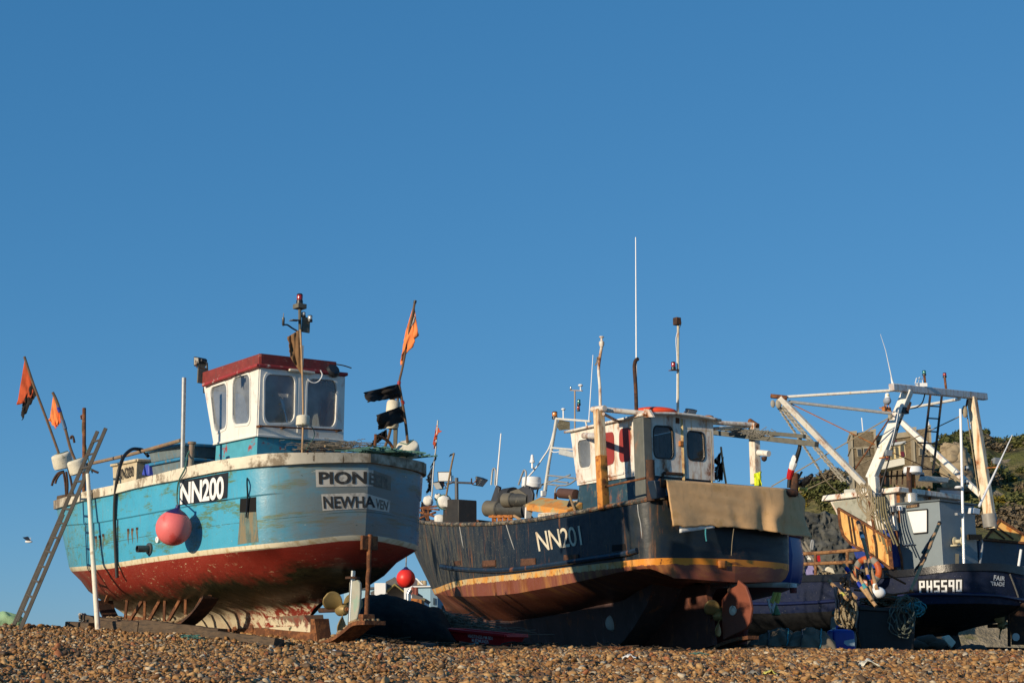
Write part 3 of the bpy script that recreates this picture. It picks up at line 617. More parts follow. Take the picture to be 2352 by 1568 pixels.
def lamp(c, r, h, lens, parent, axis=(0, 0, 1), name='signal_lamp'):
    c = V(c); ax = V(axis).normalized()
    a = MB().lathe(c, ax, [(r, 0), (r, h * .32), (r * .85, h * .36), (r * .85, h * .4), (r * .3, h * .41), (r * .3, h * .85), (r * .9, h * .86), (r * .95, h * .89), (r * .7, h)], 14); a = a.build(name, M['black_plastic'], parent)
    MB().lathe(c + ax * h * .38, ax, [(r * .86, 0), (r * .9, h * .1), (r * .9, h * .4), (r * .86, h * .49)], 14).build('lens', lens, a); return a
def floodlight(c, d, s, parent, name='floodlight', m=None, lens=None):
    """Housing pointing along d, with a glass front, ribs and a stirrup."""
    c = V(c); d = V(d).normalized(); x = d.cross(V((0, 0, 1))).normalized(); y = x.cross(d)
    h = MB().hexa([c + x * (i * s * .34) + y * (j * s * .22) for i, j in ((-1, -1), (1, -1), (1, 1), (-1, 1))], [c + d * s * .42 + x * (i * s * .5) + y * (j * s * .36) for i, j in ((-1, -1), (1, -1), (1, 1), (-1, 1))])
    h.bar(c - d * s * .1 - x * s * .25, c - d * s * .1 + x * s * .25, s * .2, s * .25); h = h.build(name, m or M['black_plastic'], parent, bevel=.012)
    MB().hexa([c + d * s * .425 + x * (i * s * .43) + y * (j * s * .3) for i, j in ((-1, -1), (1, -1), (1, 1), (-1, 1))], [c + d * s * .44 + x * (i * s * .43) + y * (j * s * .3) for i, j in ((-1, -1), (1, -1), (1, 1), (-1, 1))]).build('lens', lens or M['glass_clear'], h)
    MB().tube([c + d * s * .15 + x * s * .52, c + d * s * .1 + x * s * .5 - y * s * .5, c + d * s * .1 - x * s * .5 - y * s * .5, c + d * s * .15 - x * s * .52], s * .035, 6).build('bracket', M['rust'], h)
    return h
def oval(at, cu, cv, ru, rv, n=16): return [at(cu + ru * math.cos(2 * math.pi * k / n), cv + rv * math.sin(2 * math.pi * k / n)) for k in range(n)]
def tangle(mb, c, sz, n, r, rng, seg=7, k=6):
    for _ in range(n):
        p = V(c) + V(((rng.random() - .5) * sz[0], (rng.random() - .5) * sz[1], rng.random() * sz[2])); pts = [p]
        for _ in range(seg):
            p = p + V((rng.gauss(0, sz[0] * .13), rng.gauss(0, sz[1] * .13), rng.gauss(0, sz[2] * .18))); p = V((p.x, p.y, max(V(c).z, min(V(c).z + sz[2], p.z)))); pts.append(p)
        mb.tube(spline(pts, 4), r, k)
    return mb
# ------------------------------------------------------------------ boat one: turquoise, NN200
b1 = Frame(843, 1230, 19, 48, roll=.035); B1, T1, L1 = b1.B, b1.T, b1.L
RT1 = pchip([(120, 1152), (160, 1140), (209.5, 1125.7), (264, 1114.6), (326, 1099.5), (407, 1078.4), (447, 1069), (518, 1055), (572, 1048), (600, 1043), (660, 1040), (736, 1039.5), (835, 1041), (901, 1052)])
RB1 = pchip([(120, 1172), (160, 1160), (209.5, 1146), (264, 1135), (326, 1118.6), (407, 1103.5), (518, 1081.5), (613, 1071), (736, 1063.5), (835, 1062), (901, 1075)])
RS1 = pchip([(140, 1206), (165, 1203.5), (211, 1200), (290, 1187), (413, 1164), (517, 1146), (649, 1130), (736, 1126), (846, 1129), (912, 1143)])
ST1 = pchip([(160, 1302), (187, 1300), (241, 1295), (318, 1283), (417, 1269), (517, 1257), (574, 1251.5), (671, 1242), (827, 1228), (855, 1231)])
SB1 = pchip([(160, 1311), (189, 1308.5), (318, 1292.5), (417, 1279), (517, 1267), (671, 1253), (827, 1239), (860, 1243)])
bt_top = pchip([(0, 0), (.004, .14), (.010, .32), (.019, .53), (.031, .71), (.048, .835), (.075, .92), (.115, .968), (.18, .995), (.3, 1), (.42, 1), (.56, .965), (.68, .87), (.79, .70), (.88, .47), (.94, .27), (.98, .1), (1, 0)])
bt_mid = pchip([(0, 0), (.004, .2), (.014, .4), (.034, .58), (.065, .74), (.11, .87), (.17, .95), (.26, .99), (.38, 1), (.5, .97), (.62, .88), (.74, .71), (.85, .47), (.93, .25), (.98, .08), (1, 0)])
bt_low = pchip([(0, 0), (.02, .2), (.06, .42), (.12, .65), (.2, .84), (.3, .96), (.42, 1), (.55, .93), (.7, .72), (.83, .45), (.93, .2), (1, 0)])
ts1 = [0, .002, .005, .010, .016, .024, .034, .048, .064, .085, .11, .15, .2, .26, .33, .4, .47, .54, .61, .68, .74, .79, .84, .88, .91, .94, .96, .98, .992, 1]
def zc(curve, dz=0): return lambda f, b, t, line: b1.zfit(curve, f, b) + dz
top1 = [dict(fa=0, ff=9.12, bt=bt_top, B=1.535, z=zc(RT1)), dict(fa=0, ff=9.08, bt=bt_top, B=1.53, z=zc(RB1)), dict(fa=.01, ff=8.92, bt=bt_top, B=1.505, z=zc(RS1)), dict(fa=.015, ff=8.9, bt=bt_top, B=1.482, z=zc(RS1, -.022)), dict(fa=.04, ff=8.43, bt=bt_top, B=1.46, z=zc(ST1)), dict(fa=.06, ff=8.36, bt=bt_top, B=1.445, z=zc(SB1))]
h0 = Hull(b1, top1, ts1); zs1 = pchip([(f, z) for f, b, z in h0.g[5][::3]] + [(h0.g[5][-1][0] + .3, h0.g[5][-1][2])])
K1 = pchip([(200, 1420), (290, 1432), (480, 1453), (620, 1466), (750, 1478), (850, 1480)])
def zd(d, fan=0): return lambda f, b, t, line: zs1(f) - d
low1 = [dict(fa=.16, ff=8.24, bt=bt_mid, B=1.385, z=zd(.16)), dict(fa=.34, ff=7.98, bt=bt_mid, B=1.25, z=zd(.33)), dict(fa=.58, ff=7.55, bt=bt_mid, B=1.03, z=zd(.48)), dict(fa=.85, ff=7.1, bt=bt_low, B=.76, z=zd(.60)), dict(fa=1.05, ff=6.8, bt=bt_low, B=.50, z=zd(.68)), dict(fa=1.2, ff=6.6, bt=bt_low, B=.29, z=zd(.76)),
        dict(fa=1.3, ff=6.5, bt=bt_low, B=.2, z=zd(.86)), dict(fa=1.36, ff=6.5, bt=lambda t: 1 if .0 < t < 1 else 0, B=.12, z=zd(.98))]
H1 = Hull(b1, top1 + low1, ts1)
hm1 = H1.mesh(start=1, uvz=4); bv1 = bvh_of(hm1)
boat1 = thing('fishing_boat', 'turquoise wooden fishing boat with red bottom and white wheelhouse propped on the shingle', 'fishing boat', L1(3.5, 0, .2), 'beached fishing boats')
def hullpaint1():
    t = NT('turquoise_hull_paint'); uv = t.n.new('ShaderNodeUVMap'); uv.uv_map = 'paint'; s = t.n.new('ShaderNodeSeparateXYZ'); t.lk(uv.outputs[0], s.inputs[0]); f, h = s.outputs[0], s.outputs[1]
    pn = lambda sc, st=(1, 1, 1), off=0, d=7: t.noise(sc, d, st, .68, uv.outputs[0], off)
    c = t.mix(t.ramp(pn(1.2), .35, .65), (.050, .315, .475), (.075, .375, .54))
    c = t.mix(t.math('MULTIPLY', t.ramp(pn(3.2, (.6, 1.5, 1), 3), .53, .60), t.ramp(pn(22, (.4, 2.5, 1), 4), .38, .55)), c, (.10, .19, .11))   # green algae scuffs
    c = t.mix(t.math('MULTIPLY', t.ramp(f, 4.6, 7.5), t.ramp(pn(5, (1.6, .5, 1), 6), .42, .62)), c, (.16, .26, .22))
    c = t.mix(t.math('MULTIPLY', t.ramp(pn(9, (3, .22, 1), 7), .56, .72), .55), c, (.19, .18, .13))               # grey runs
    c = t.mix(t.math('MULTIPLY', t.math('MULTIPLY', t.ramp(f, .75, .06), t.ramp(pn(4, (1.3, .7, 1), 9), .20, .50)), .78), c, (.26, .205, .14))  # stern grime, with the stern's shaded grey-brown tone painted in
    sm_ = t.math('MULTIPLY', t.ramp(t.math('ABSOLUTE', t.math('SUBTRACT', h, .305)), .007, .003), t.ramp(pn(3, (1, .2, 1), 41), .42, .5)); c = t.mix(t.math('MULTIPLY', sm_, .8), c, (.05, .10, .09))    # plank seam
    c = t.mix(t.ramp(pn(34, (1.2, 1, 1), 12, 3), .70, .73), c, (.05, .09, .07)); c = t.mix(t.ramp(pn(26, (1, 1, 1), 14, 2), .74, .76), c, (.6, .62, .55))
    edge = t.math('ADD', h, t.math('MULTIPLY', t.math('SUBTRACT', pn(26, (1, 1, 1), 20), .5), .014))
    cr = t.mix(t.ramp(pn(7, (2, .6, 1), 21), .5, .66), (.68, .60, .42), (.46, .34, .17)); cr = t.mix(t.math('MULTIPLY', t.ramp(f, 6, 7.6), t.ramp(pn(9, (1, 1, 1), 22), .4, .55)), cr, (.14, .14, .07))
    rd = t.mix(t.ramp(pn(2.2, (1, 1, 1), 23), .35, .65), (.205, .022, .014), (.27, .035, .022))
    rd = t.mix(t.math('MULTIPLY', t.ramp(f, 4.8, 7), t.ramp(pn(4, (1.4, .6, 1), 24), .4, .6)), rd, (.19, .115, .085))
    rd = t.mix(t.math('MULTIPLY', t.ramp(pn(2.1, (1, 1.3, 1), 25), .45, .56), t.ramp(pn(17, (.8, 2, 1), 26), .60, .64)), rd, (.55, .43, .25))
    rd = t.mix(t.ramp(pn(46, (1, 1.6, 1), 27, 3), .715, .735), rd, (.6, .52, .4))
    slime = t.math('ADD', h, t.math('MULTIPLY', t.math('SUBTRACT', pn(1.6, (1, .7, 1), 28), .5), .75))
    k = t.math('ADD', slime, t.math('MULTIPLY', t.math('SUBTRACT', pn(12, (1, 1.8, 1), 29), .5), .22))
    rd = t.mix(t.ramp(k, -.33, -.50), rd, t.mix(t.ramp(pn(14, (1, 1, 1), 30), .4, .6), (.011, .012, .006), (.032, .028, .012)))
    g = t.math('ADD', h, t.math('MULTIPLY', t.math('SUBTRACT', pn(7, (1, 1, 1), 31), .5), .35)); cw_ = t.mix(t.math('MULTIPLY', t.ramp(f, 3.6, 2.2), t.ramp(pn(5, (1.2, 1, 1), 36), .46, .52)), (.62, .53, .36), (.23, .035, .022)); cw_ = t.mix(t.ramp(pn(6, (1, 1, 1), 37), .58, .66), cw_, (.17, .14, .085))
    rd = t.mix(t.ramp(g, -.74, -.84), rd, cw_)
    c = t.mix(t.ramp(edge, .002, -.004), c, cr); c = t.mix(t.ramp(edge, -.066, -.074), c, rd)
    t.bump(pn(20, (1, 1, 1), 33), .25, .012); return t.done(c, t.ramp(pn(8, (1, 1, 1), 40), .0, 1.4), 0, .35)
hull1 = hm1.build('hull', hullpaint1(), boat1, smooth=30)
# gunwale rail
mb = MB()
for sd in (1, -1):
    a = H1.side(0, .045, 0, sd); b = H1.side(1, .05, 0, sd); c = H1.side(0, -.17, .012, sd); d = H1.side(1, -.02, -.01, sd); n = len(a); o = len(mb.v); mb.v += d + b + a + c
    for r in range(3):
        for i in range(n - 1): mb.f.append((o + r * n + i, o + r * n + i + 1, o + (r + 1) * n + i + 1, o + (r + 1) * n + i))
def railpaint():
    t = NT('cream_rail_paint'); c = t.vary((.70, .63, .49), .2, 5); c = t.mix(t.ramp(t.noise(2.2, 8, rough=.7), .52, .60), c, (.24, .19, .13))
    p = t.n.new('ShaderNodeSeparateXYZ'); t.lk(t.coord(), p.inputs[0]); c = t.mix(t.math('MULTIPLY', t.ramp(p.outputs[0], 1.2, 2.4), t.ramp(t.noise(5, 7), .3, .55)), c, (.20, .155, .10)); c = t.mix(t.ramp(t.noise(18, 6, (1, 1, .3)), .60, .68), c, (.12, .085, .05)); c = t.mix(t.math('MULTIPLY', t.ramp(p.outputs[0], -2.6, -3.2), t.ramp(t.noise(4, 6, off=3), .35, .5)), c, (.20, .155, .11))
    t.bump(t.noise(16, 6), .4); return t.done(c, .75, 0, .3)
mb.build('gunwale_rail', railpaint(), boat1, smooth=40)
H1.deck(1, .03, .04).build('deck', M['blue_bin'], boat1)
# keel with white deadwood, iron shoe and sole piece
kt = [0, .03, .1, .2, .35, .5, .65, .8, .92, 1]
HK = Hull(b1, [dict(fa=1.2, ff=6.5, bt=lambda t: 1, B=.16, z=zd(.84)), dict(fa=1.1, ff=6.5, bt=lambda t: 1, B=.115, z=zd(.97)), dict(fa=.98, ff=6.45, bt=lambda t: 1, B=.10, z=lambda f, b, t, l: b1.zfit(K1, f, 0) + .14)], kt)
km = HK.mesh(); n = len(kt); nh = 3 * n
for e in (0, n - 1): km.f += [(e, n + e, nh + n + e, nh + e), (n + e, 2 * n + e, nh + 2 * n + e, nh + n + e)]
def keelpaint():
    t = NT('peeling_keel_paint'); c = t.vary((.62, .54, .38), .18, 4); p = t.n.new('ShaderNodeSeparateXYZ'); t.lk(t.coord(), p.inputs[0])
    k = t.math('ADD', p.outputs[2], t.math('MULTIPLY', t.noise(9, 7, (1, 1, .5), .75), .55)); k = t.math('ADD', k, t.math('MULTIPLY', t.ramp(p.outputs[0], .2, 1.6), .26))
    c = t.mix(t.ramp(k, .66, .70), c, t.mix(t.ramp(t.noise(7, 5, off=5), .35, .6), (.22, .04, .025), (.17, .13, .09))); c = t.mix(t.ramp(t.noise(6, 7, off=8), .6, .66), c, (.07, .065, .03)); t.bump(t.noise(22, 6), .4); return t.done(c, .75, 0, .3)
keel1 = km.build('keel', keelpaint(), boat1, smooth=40)
mb = MB(); fs = [.95, 1.6, 2.2, 3, 4, 5, 6, 6.5]; zk = [b1.zfit(K1, f, 0) for f in fs]
for sd in (1, -1):
    o = len(mb.v); mb.v += [L1(f, .125 * sd, z + .15) for f, z in zip(fs, zk)] + [L1(f, .13 * sd, z - .03) for f, z in zip(fs, zk)]; n = len(fs); mb.f += [(o + i, o + i + 1, o + n + i + 1, o + n + i) for i in range(n - 1)]
n = len(fs); mb.f += [(i + n, i + n + 1, 3 * n + i + 1, 3 * n + i) for i in range(n - 1)] + [(i, i + 1, 2 * n + i + 1, 2 * n + i) for i in range(n - 1)] + [(0, n, 3 * n, 2 * n)]
for u in (493, 539, 578): 
    for f, b, z in [b1.fb(B1(u, 1450, .13))]: mb.box(L1(f, .128, b1.zfit(K1, f, 0) + .16), (.09, .03, .16), (b1.f, b1.s, V((0, 0, 1))))
mb.hexa([L1(f, b, b1.zfit(K1, 1.1, 0) - .02) for f, b in ((.9, -.118), (1.1, -.118), (1.1, .118), (.9, .118))], [L1(f, b, b1.zfit(K1, 1.1, 0) + .33) for f, b in ((1.0, -.118), (1.09, -.118), (1.09, .118), (1.0, .118))])
mb.build('keel_shoe', M['rust'], keel1)
C1 = lambda u, v: B1(u, v, 0)
sole = [C1(*q) for q in [(722, 1477), (752, 1475), (787, 1462), (812, 1445), (834, 1428), (862, 1425)]]
mb = MB(); sp_ = spline(sole, 5)
for sg in (0,):
    n = len(sp_); w_ = b1.s * .17; th = V((0, 0, -.05)); mb.v = [p - w_ for p in sp_] + [p + w_ for p in sp_] + [p - w_ + th for p in sp_] + [p + w_ + th for p in sp_]
    mb.f = [q for i in range(n - 1) for q in ((i, i + 1, n + i + 1, n + i), (2 * n + i, 2 * n + i + 1, 3 * n + i + 1, 3 * n + i), (i, i + 1, 2 * n + i + 1, 2 * n + i), (n + i, n + i + 1, 3 * n + i + 1, 3 * n + i))] + [(n - 1, 2 * n - 1, 4 * n - 1, 3 * n - 1), (0, n, 3 * n, 2 * n)]
mb.build('sole_plate', M['rust'], keel1)
rs2 = random.Random(5)
littlepebbles('stones', None, [p + b1.s * (.15 - .3 * rs2.random()) + V((0, 0, .015)) for p in sp_[4:-3] for _ in range(7)], rs2, .055).build('stones', PEB if False else W('stone', (.28, .19, .10), .7, var=.5, scale=9), keel1, smooth=180)
# rudder, propeller, stern post
ru = MB().prism([B1(u, v, -.022) for u, v in [(808, 1336), (826, 1331), (831.5, 1338), (832, 1362), (830, 1392), (826, 1416), (820, 1433), (805, 1436)]], b1.s * .044)
rud = ru.build('rudder', W('grey_antifouling', (.36, .36, .30), .7, var=.15, sec=(.26, .36, .29), secthr=.54, secscale=6, secstretch=(1, 1, .5), rust=.05), boat1, bevel=.012)
MB().tube([C1(811, 1310), C1(804, 1439)], .034, 14).build('rudder_stock', M['chrome'], rud)
mb = MB().lathe(C1(810, 1329), (0, 0, 1), [(.10, 0), (.10, .03)], 12); mb.build('stock_collar', M['rust_dark'], rud)
propeller(b1, C1(787, 1399), -b1.f, .335, (58, 178, -62), boat1, M['bronze'])
MB().tube([C1(787, 1399), C1(735, 1401)], .035, 10).build('propeller_shaft', M['rust_dark'], boat1)
mb = MB(); a = L1(-.07, 0, b1.fb(T1(843, 1226, -.07))[2]); b = C1(841, 1430); pts = [a.lerp(b, k / 10) + V((.012 * nz(k * .9), 0, 0)) for k in range(11)]; mb.tube(pts, .034, 8)
mb.box(L1(-.05, 0, b1.fb(T1(843, 1246, -.05))[2]), (.05, .26, .19), (b1.f, b1.s, V((0, 0, 1)))); mb.box(C1(842, 1424), (.10, .2, .16), (b1.f, b1.s, V((0, 0, 1)))); mb.build('stern_post', M['rust'], boat1, bevel=.01)
# bilge runners
sk = [b1.fb(B1(u, v, .92)) for u, v in [(242, 1373), (247, 1394), (262, 1417), (290, 1426), (350, 1427), (417, 1427), (448, 1409), (472, 1382), (485, 1362)]]
stt = [((285.7, 1360), (286.8, 1424)), ((325, 1358), (331.8, 1424)), ((371, 1352), (377, 1424)), ((418, 1342), (426, 1420)), ((321, 1379), (296, 1424)), ((361, 1379), (340, 1424)), ((410, 1373), (385, 1424)), ((463, 1365), (440, 1412)), ((497, 1340), (480, 1368)), ((244, 1360), (243, 1378))]
for sd in (1, -1):
    mb = MB(); pts = spline([L1(f, .92 * sd, z) for f, b, z in sk], 4); w_ = b1.s * .13; th = V((0, 0, -.035)); n = len(pts)
    mb.v = [p - w_ for p in pts] + [p + w_ for p in pts] + [p - w_ + th for p in pts] + [p + w_ + th for p in pts]
    mb.f = [q for i in range(n - 1) for q in ((i, i + 1, n + i + 1, n + i), (2 * n + i, 2 * n + i + 1, 3 * n + i + 1, 3 * n + i), (i, i + 1, 2 * n + i + 1, 2 * n + i), (n + i, n + i + 1, 3 * n + i + 1, 3 * n + i))] + [(n - 1, 2 * n - 1, 4 * n - 1, 3 * n - 1), (0, n, 3 * n, 2 * n)]
    run = mb.build('bilge_runner', M['rust_dark'], boat1)
    for (a, b) in stt:
        fa, _, za = b1.fb(B1(*a, .92)); fb_, _, zb = b1.fb(B1(*b, .92)); MB().bar(L1(fa, .86 * sd, za + .06), L1(fb_, .92 * sd, zb), .035, .05).build('strut', M['rust'], run)
    if sd > 0:
        littlepebbles('stones', None, [p + b1.s * (.12 - .24 * rs2.random()) + V((0, 0, .02 + .02 * rs2.random())) for p in spline([L1(f, .92, z) for f, b, z in sk[2:7]], 14) for _ in range(4)], rs2, .06).build('stones', W('stone', (.28, .19, .10), .7, var=.5, scale=9), run, smooth=180)
# numbers and names
S1 = lambda off: (lambda u, v: onsurf(bv1, u, v, off))
pl = decal(bv1, [(413.5, 1104.5), (525, 1084), (522.5, 1147), (411.9, 1160)], 14, 8, .006).build('registration_panel', W('black_panel', (.012, .014, .02), .5, var=.2), boat1)
mapped(text2d('NN200', .028, .93), [(416, 1108.5), (516, 1092), (515, 1145), (415, 1158.5)], S1(.011)).build('registration_number', W('white_vinyl', (.8, .8, .78), .5, var=.08, sec=(.05, .06, .07), secthr=.68, secscale=14), pl, smooth=0)
vin = W('weathered_vinyl', (.58, .54, .46), .7, var=.12, sec=(.34, .31, .26), secthr=.56, secscale=5); inkm = W('faded_lettering', (.038, .037, .034), .8, var=.3, sec=(.2, .19, .17), secthr=.6, secscale=13)
pl = decal(bv1, [(724.4, 1078), (857, 1079), (857, 1116), (726, 1118)], 16, 4, .006).build('name_board', vin, boat1); pl2 = decal(bv1, [(857, 1079), (898, 1094), (897, 1126), (857, 1116)], 10, 4, .005).build('worn_board', W('worn_vinyl', (.22, .195, .155), .8, var=.25, sec=(.17, .17, .14), secthr=.5, secscale=4), boat1); ghost = W('ghost_lettering', (.165, .148, .12), .9, var=.4, sec=(.21, .19, .15), secthr=.5, secscale=10)
mapped(text2d('EER', .035), [(847, 1084), (894, 1098), (893, 1123), (847, 1112)], S1(.010)).build('lettering', ghost, pl2, smooth=0)
mapped(text2d('PION', .035), [(731, 1083), (842, 1082.5), (842, 1111), (732, 1112)], S1(.011)).build('lettering', inkm, pl, smooth=0)
pl = decal(bv1, [(737.3, 1134.4), (835, 1131), (836, 1167), (740.6, 1172.4)], 14, 4, .006); q = decal(bv1, [(835, 1131), (896, 1149), (893, 1176), (836, 1167)], 10, 4, .006); pl.add(q.v, q.f); pl = pl.build('port_board', vin, boat1)
mapped(text2d('VEN', .03), [(862, 1144), (891, 1152), (888, 1172), (862, 1167)], S1(.010)).build('lettering', ghost, pl, smooth=0)
mapped(text2d('NEWHA', .03), [(741, 1139), (860, 1139), (861, 1165), (743, 1168)], S1(.011)).build('lettering', inkm, pl, smooth=0)
# openings in the side, their inner darkness painted as flat dark sheets
decal(bv1, [(552, 1145), (588.6, 1140.6), (588.8, 1175), (551, 1176.5)], 4, 3, .004).build('discharge_port', W('painted_hole_dark', (.004, .004, .004), .9), boat1)
decal(bv1, [(552, 1177), (589, 1175), (594, 1243), (546, 1250)], 6, 8, .003).build('water_stain', W('brown_stain', (.115, .17, .15), .8, var=.5, scale=6, sec=(.21, .17, .10), secthr=.46, secscale=6, secstretch=(3, 3, .4)), boat1)
for k, (u, v) in enumerate([(220.6, 1233.5), (229.3, 1231.5), (237.5, 1228.5), (295, 1216.5), (304.5, 1215.5), (315.3, 1213.5)]):
    s_ = decal(bv1, [(u - 2.4, v - 3), (u + 2.4, v - 3.4), (u + 2.4, v + 2.6), (u - 2.4, v + 3)], 2, 2, .006).build('scupper_hole', M['rust_dark'], boat1)
    q = MB(); pts = [onsurf(bv1, u + dx + .8 * math.sin(k + j), v + 3 + j * 7.5, .004) for j in range(5) for dx in (-2.3 + j * .55, 2.3 - j * .55)]
    q.v = pts; q.f = [(2 * j, 2 * j + 1, 2 * j + 3, 2 * j + 2) for j in range(4)]; q.build('rust_streak', W('rust_run', (.15, .10, .055), .9, var=.5, scale=20, sec=(.10, .16, .14), secthr=.5, secscale=14), s_)
hp = onsurf(bv1, 344.5, 1259.6, 0); nrm = (b1.s + V((0, 0, -.05))).normalized()
ex = MB().lathe(hp, nrm, [(.085, 0), (.085, .025), (.05, .028), (.05, .2), (.042, .2), (.042, .1)], 18).build('exhaust_outlet', W('grey_steel_pipe', (.10, .10, .10), .4, .4), boat1)
hp = onsurf(bv1, 364.6, 1238.5, 0); MB().lathe(hp, nrm, [(.045, 0), (.045, .03), (.02, .03), (.02, .02)], 14).build('skin_fitting', M['white_clean'], boat1)
# wheelhouse
WB = .74; fc = b1.fb(B1(591, 1000, WB))[0]; SD = lambda u, v: B1(u, v, WB); AF = lambda u, v: T1(u, v, fc)
bst = b1.fb(T1(788, 960, fc))[1]; ff_b = b1.fb(SD(494, 1005))[0]; ff_t = b1.fb(SD(470, 884))[0]
zbot = b1.fb(SD(590, 997))[2]; ztop = b1.fb(SD(596, 840))[2]; ztf = b1.fb(SD(470, 880))[2]
wp = W('wheelhouse_white', (.74, .72, .66), .5, var=.08, streak=(.52, .40, .25), streakthr=.62, rust=.1, rustscale=6)
wh = MB(); 
side_q = [[(485.5, 891), (524, 879), (523.5, 981), (497, 993)], [(538, 868), (577, 859), (577, 971), (537.5, 975)]]
aft_q = [[(607, 859), (676, 864), (674, 970), (606, 971)], [(705, 869), (772, 874), (768, 981), (702, 978)]]
sideo = [L1(fc, WB, zbot), L1(fc, WB, ztop), L1(ff_t, WB, ztf), L1(ff_b, WB, zbot)]
wsd = holed(sideo, [[SD(*p) for p in quadround(q, .2)] for q in side_q]); 
aft_o = [L1(fc, WB, zbot), L1(fc, WB, ztop), L1(fc, bst, ztop), L1(fc, bst, zbot)]
waf = holed(aft_o, [[AF(*p) for p in quadround(q, .17)] for q in aft_q])
wh.add(wsd.v, wsd.f); wh.add(waf.v, waf.f); wh.add([L1(fc, bst, zbot), L1(fc, bst, ztop), L1(ff_t, bst, ztf), L1(ff_b, bst, zbot)], [(0, 1, 2, 3)])
fro = [L1(ff_b, WB, zbot), L1(ff_t, WB, ztf), L1(ff_t, bst, ztf), L1(ff_b, bst, zbot)]
fh = [[fro[0].lerp(fro[3], s).lerp(fro[1].lerp(fro[2], s), t_) for s, t_ in roundrect(a, .3, b, .92, .06)] for a, b in ((.06, .46), (.54, .94))]
q = holed(fro, fh); wh.add(q.v, q.f)
wheel = wh.build('wheelhouse', wp, boat1, smooth=0, solid=.035)
for q, pln, nr in [(side_q[0], SD, b1.s), (side_q[1], SD, b1.s), (aft_q[0], AF, -b1.f), (aft_q[1], AF, -b1.f)]:
    w_ = ringed(pln, q, nr, .18, .055, .028).build('window', wp, wheel, smooth=0); flatpoly([pln(*p) for p in quadround(q, .18, grow=.02)]).build('pane', M['window_dusty'], w_, smooth=0)
for h_ in fh: flatpoly(h_).build('pane', M['window_dusty'], wheel, smooth=0)
lowz = zbot - .55
mb = MB(); mb.hexa([L1(fc + .012, WB - .012, lowz), L1(ff_b, WB - .012, lowz), L1(ff_b, bst + .012, lowz), L1(fc + .012, bst + .012, lowz)], [L1(fc + .012, WB - .012, zbot), L1(ff_b - .02, WB - .012, zbot), L1(ff_b - .02, bst + .012, zbot), L1(fc + .012, bst + .012, zbot)])
mb.build('coaming', W('turquoise_coaming', (.07, .33, .42), .6, var=.2, sec=(.30, .03, .03), secthr=.56, secscale=5, streak=(.16, .15, .12), streakthr=.62), wheel, smooth=0)
mb = MB(); 
for zz in (zbot + .008,): mb.bar(L1(fc - .02, WB + .02, zz), L1(fc - .02, bst - .02, zz), .05, .035); mb.bar(L1(fc - .02, WB + .02, zz), L1(ff_b, WB + .02, zz), .03, .03)
mb.box(L1(fc - .012, (WB + bst) / 2 + .05, zbot + .72), (.03, .07, 1.3), (b1.f, b1.s, V((0, 0, 1)))); mb.build('trim', wp, wheel, bevel=.006)
mb = MB(); ra, rb = T1(600, 978, fc - .09), T1(785, 988, fc - .09); mb.tube([ra, rb], .012, 8); 
for k in (.0, .28, .97): mb.bar(ra.lerp(rb, k), ra.lerp(rb, k) + b1.f * .1, .04, .03)
mb.build('handrail', M['rust'], wheel)
# roof: lip with red fascia board standing on it
def slab(pa, pf, pst, zh, name, m, par, fn=None):
    """pa after-port corner, pf forward-port, pst after-starboard"""
    p4 = pf + (pst - pa); return MB().hexa([pa, pf, p4, pst], [p + V((0, 0, zh)) for p in (pa, pf, p4, pst)]).build(name, m, par, bevel=.012)
la = B1(589, 842, WB + .09); lf = B1(463, 888, WB + .09); lst = T1(800, 863, b1.fb(la)[0])
roof = slab(la, lf, lst, .05, 'roof', W('chipped_red_lip', (.30, .03, .03), .6, var=.3, sec=(.55, .42, .36), secthr=.57, secscale=11, bump=.3), wheel)
fa_, ff2 = B1(598, 838, WB), B1(467, 880, WB); fs_ = T1(770, 856, b1.fb(fa_)[0])
fm = MB(); ih = V((0, 0, .155)); p4 = ff2 + (fs_ - fa_)
for a, b in ((fa_, ff2), (fa_, fs_), (fs_, p4)): fm.bar(a + ih * .5, b + ih * .5, .035, .17)
fm.build('fascia_board', M['red_paint'], roof)
# mast with lights on the roof
RM = lambda u, v: T1(u, v, fc + .35)
mast = MB().tube([RM(690, 842), RM(688.5, 708)], .024, 10).build('mast', M['wood_grey'], boat1)
mast_b = MB().box(RM(688.5, 704), (.15, .15, .07), (b1.f, b1.s, V((0, 0, 1)))); mast_b.box(RM(702.5, 746), (.03, .13, .23), (b1.f, b1.s, V((0, 0, 1)))); mast_b.bar(RM(668, 735), RM(686, 736), .11, .012); mast_b.build('mounting_board', M['wood_grey'], mast, bevel=.005)
lamp(RM(688, 698), .05, .155, M['glass_red'], mast, name='red_lamp'); lamp(RM(706, 741) - b1.f * .07, .037, .10, M['glass_clear'], mast, name='stern_lamp'); lamp(RM(697, 728), .035, .075, M['glass_clear'], mast, name='masthead_lamp')
mb = MB().tube(spline([RM(686, 762), RM(672, 754), RM(660, 746), RM(652, 746)], 4), .012, 6); mb.lathe(RM(650.5, 745), (0, 0, 1), [(.012, -.02), (.02, 0), (.02, .1), (.006, .11), (.005, .17)], 10); mb.build('whip_aerial', M['black_plastic'], mast)
mb = MB().tube([RM(690.5, 712), RM(692, 770), RM(693, 836)], .007, 5); mb.tube(spline([RM(697, 838), RM(707, 846), RM(704, 868)], 5), .012, 6); mb.build('cable', M['black_rubber'], mast)
floodlight(RM(466, 829) , (b1.f * .9 + V((-.2, 0, -.1))), .2, boat1); 
mb = MB().box(B1(465, 862, WB), (.03, .16, .24), (b1.f, b1.s, V((0, 0, 1)))); mb.tube([B1(479, 866, .6), B1(474, 834, .6)], .014, 6); mb.build('light_board', M['wood_grey'], wheel)
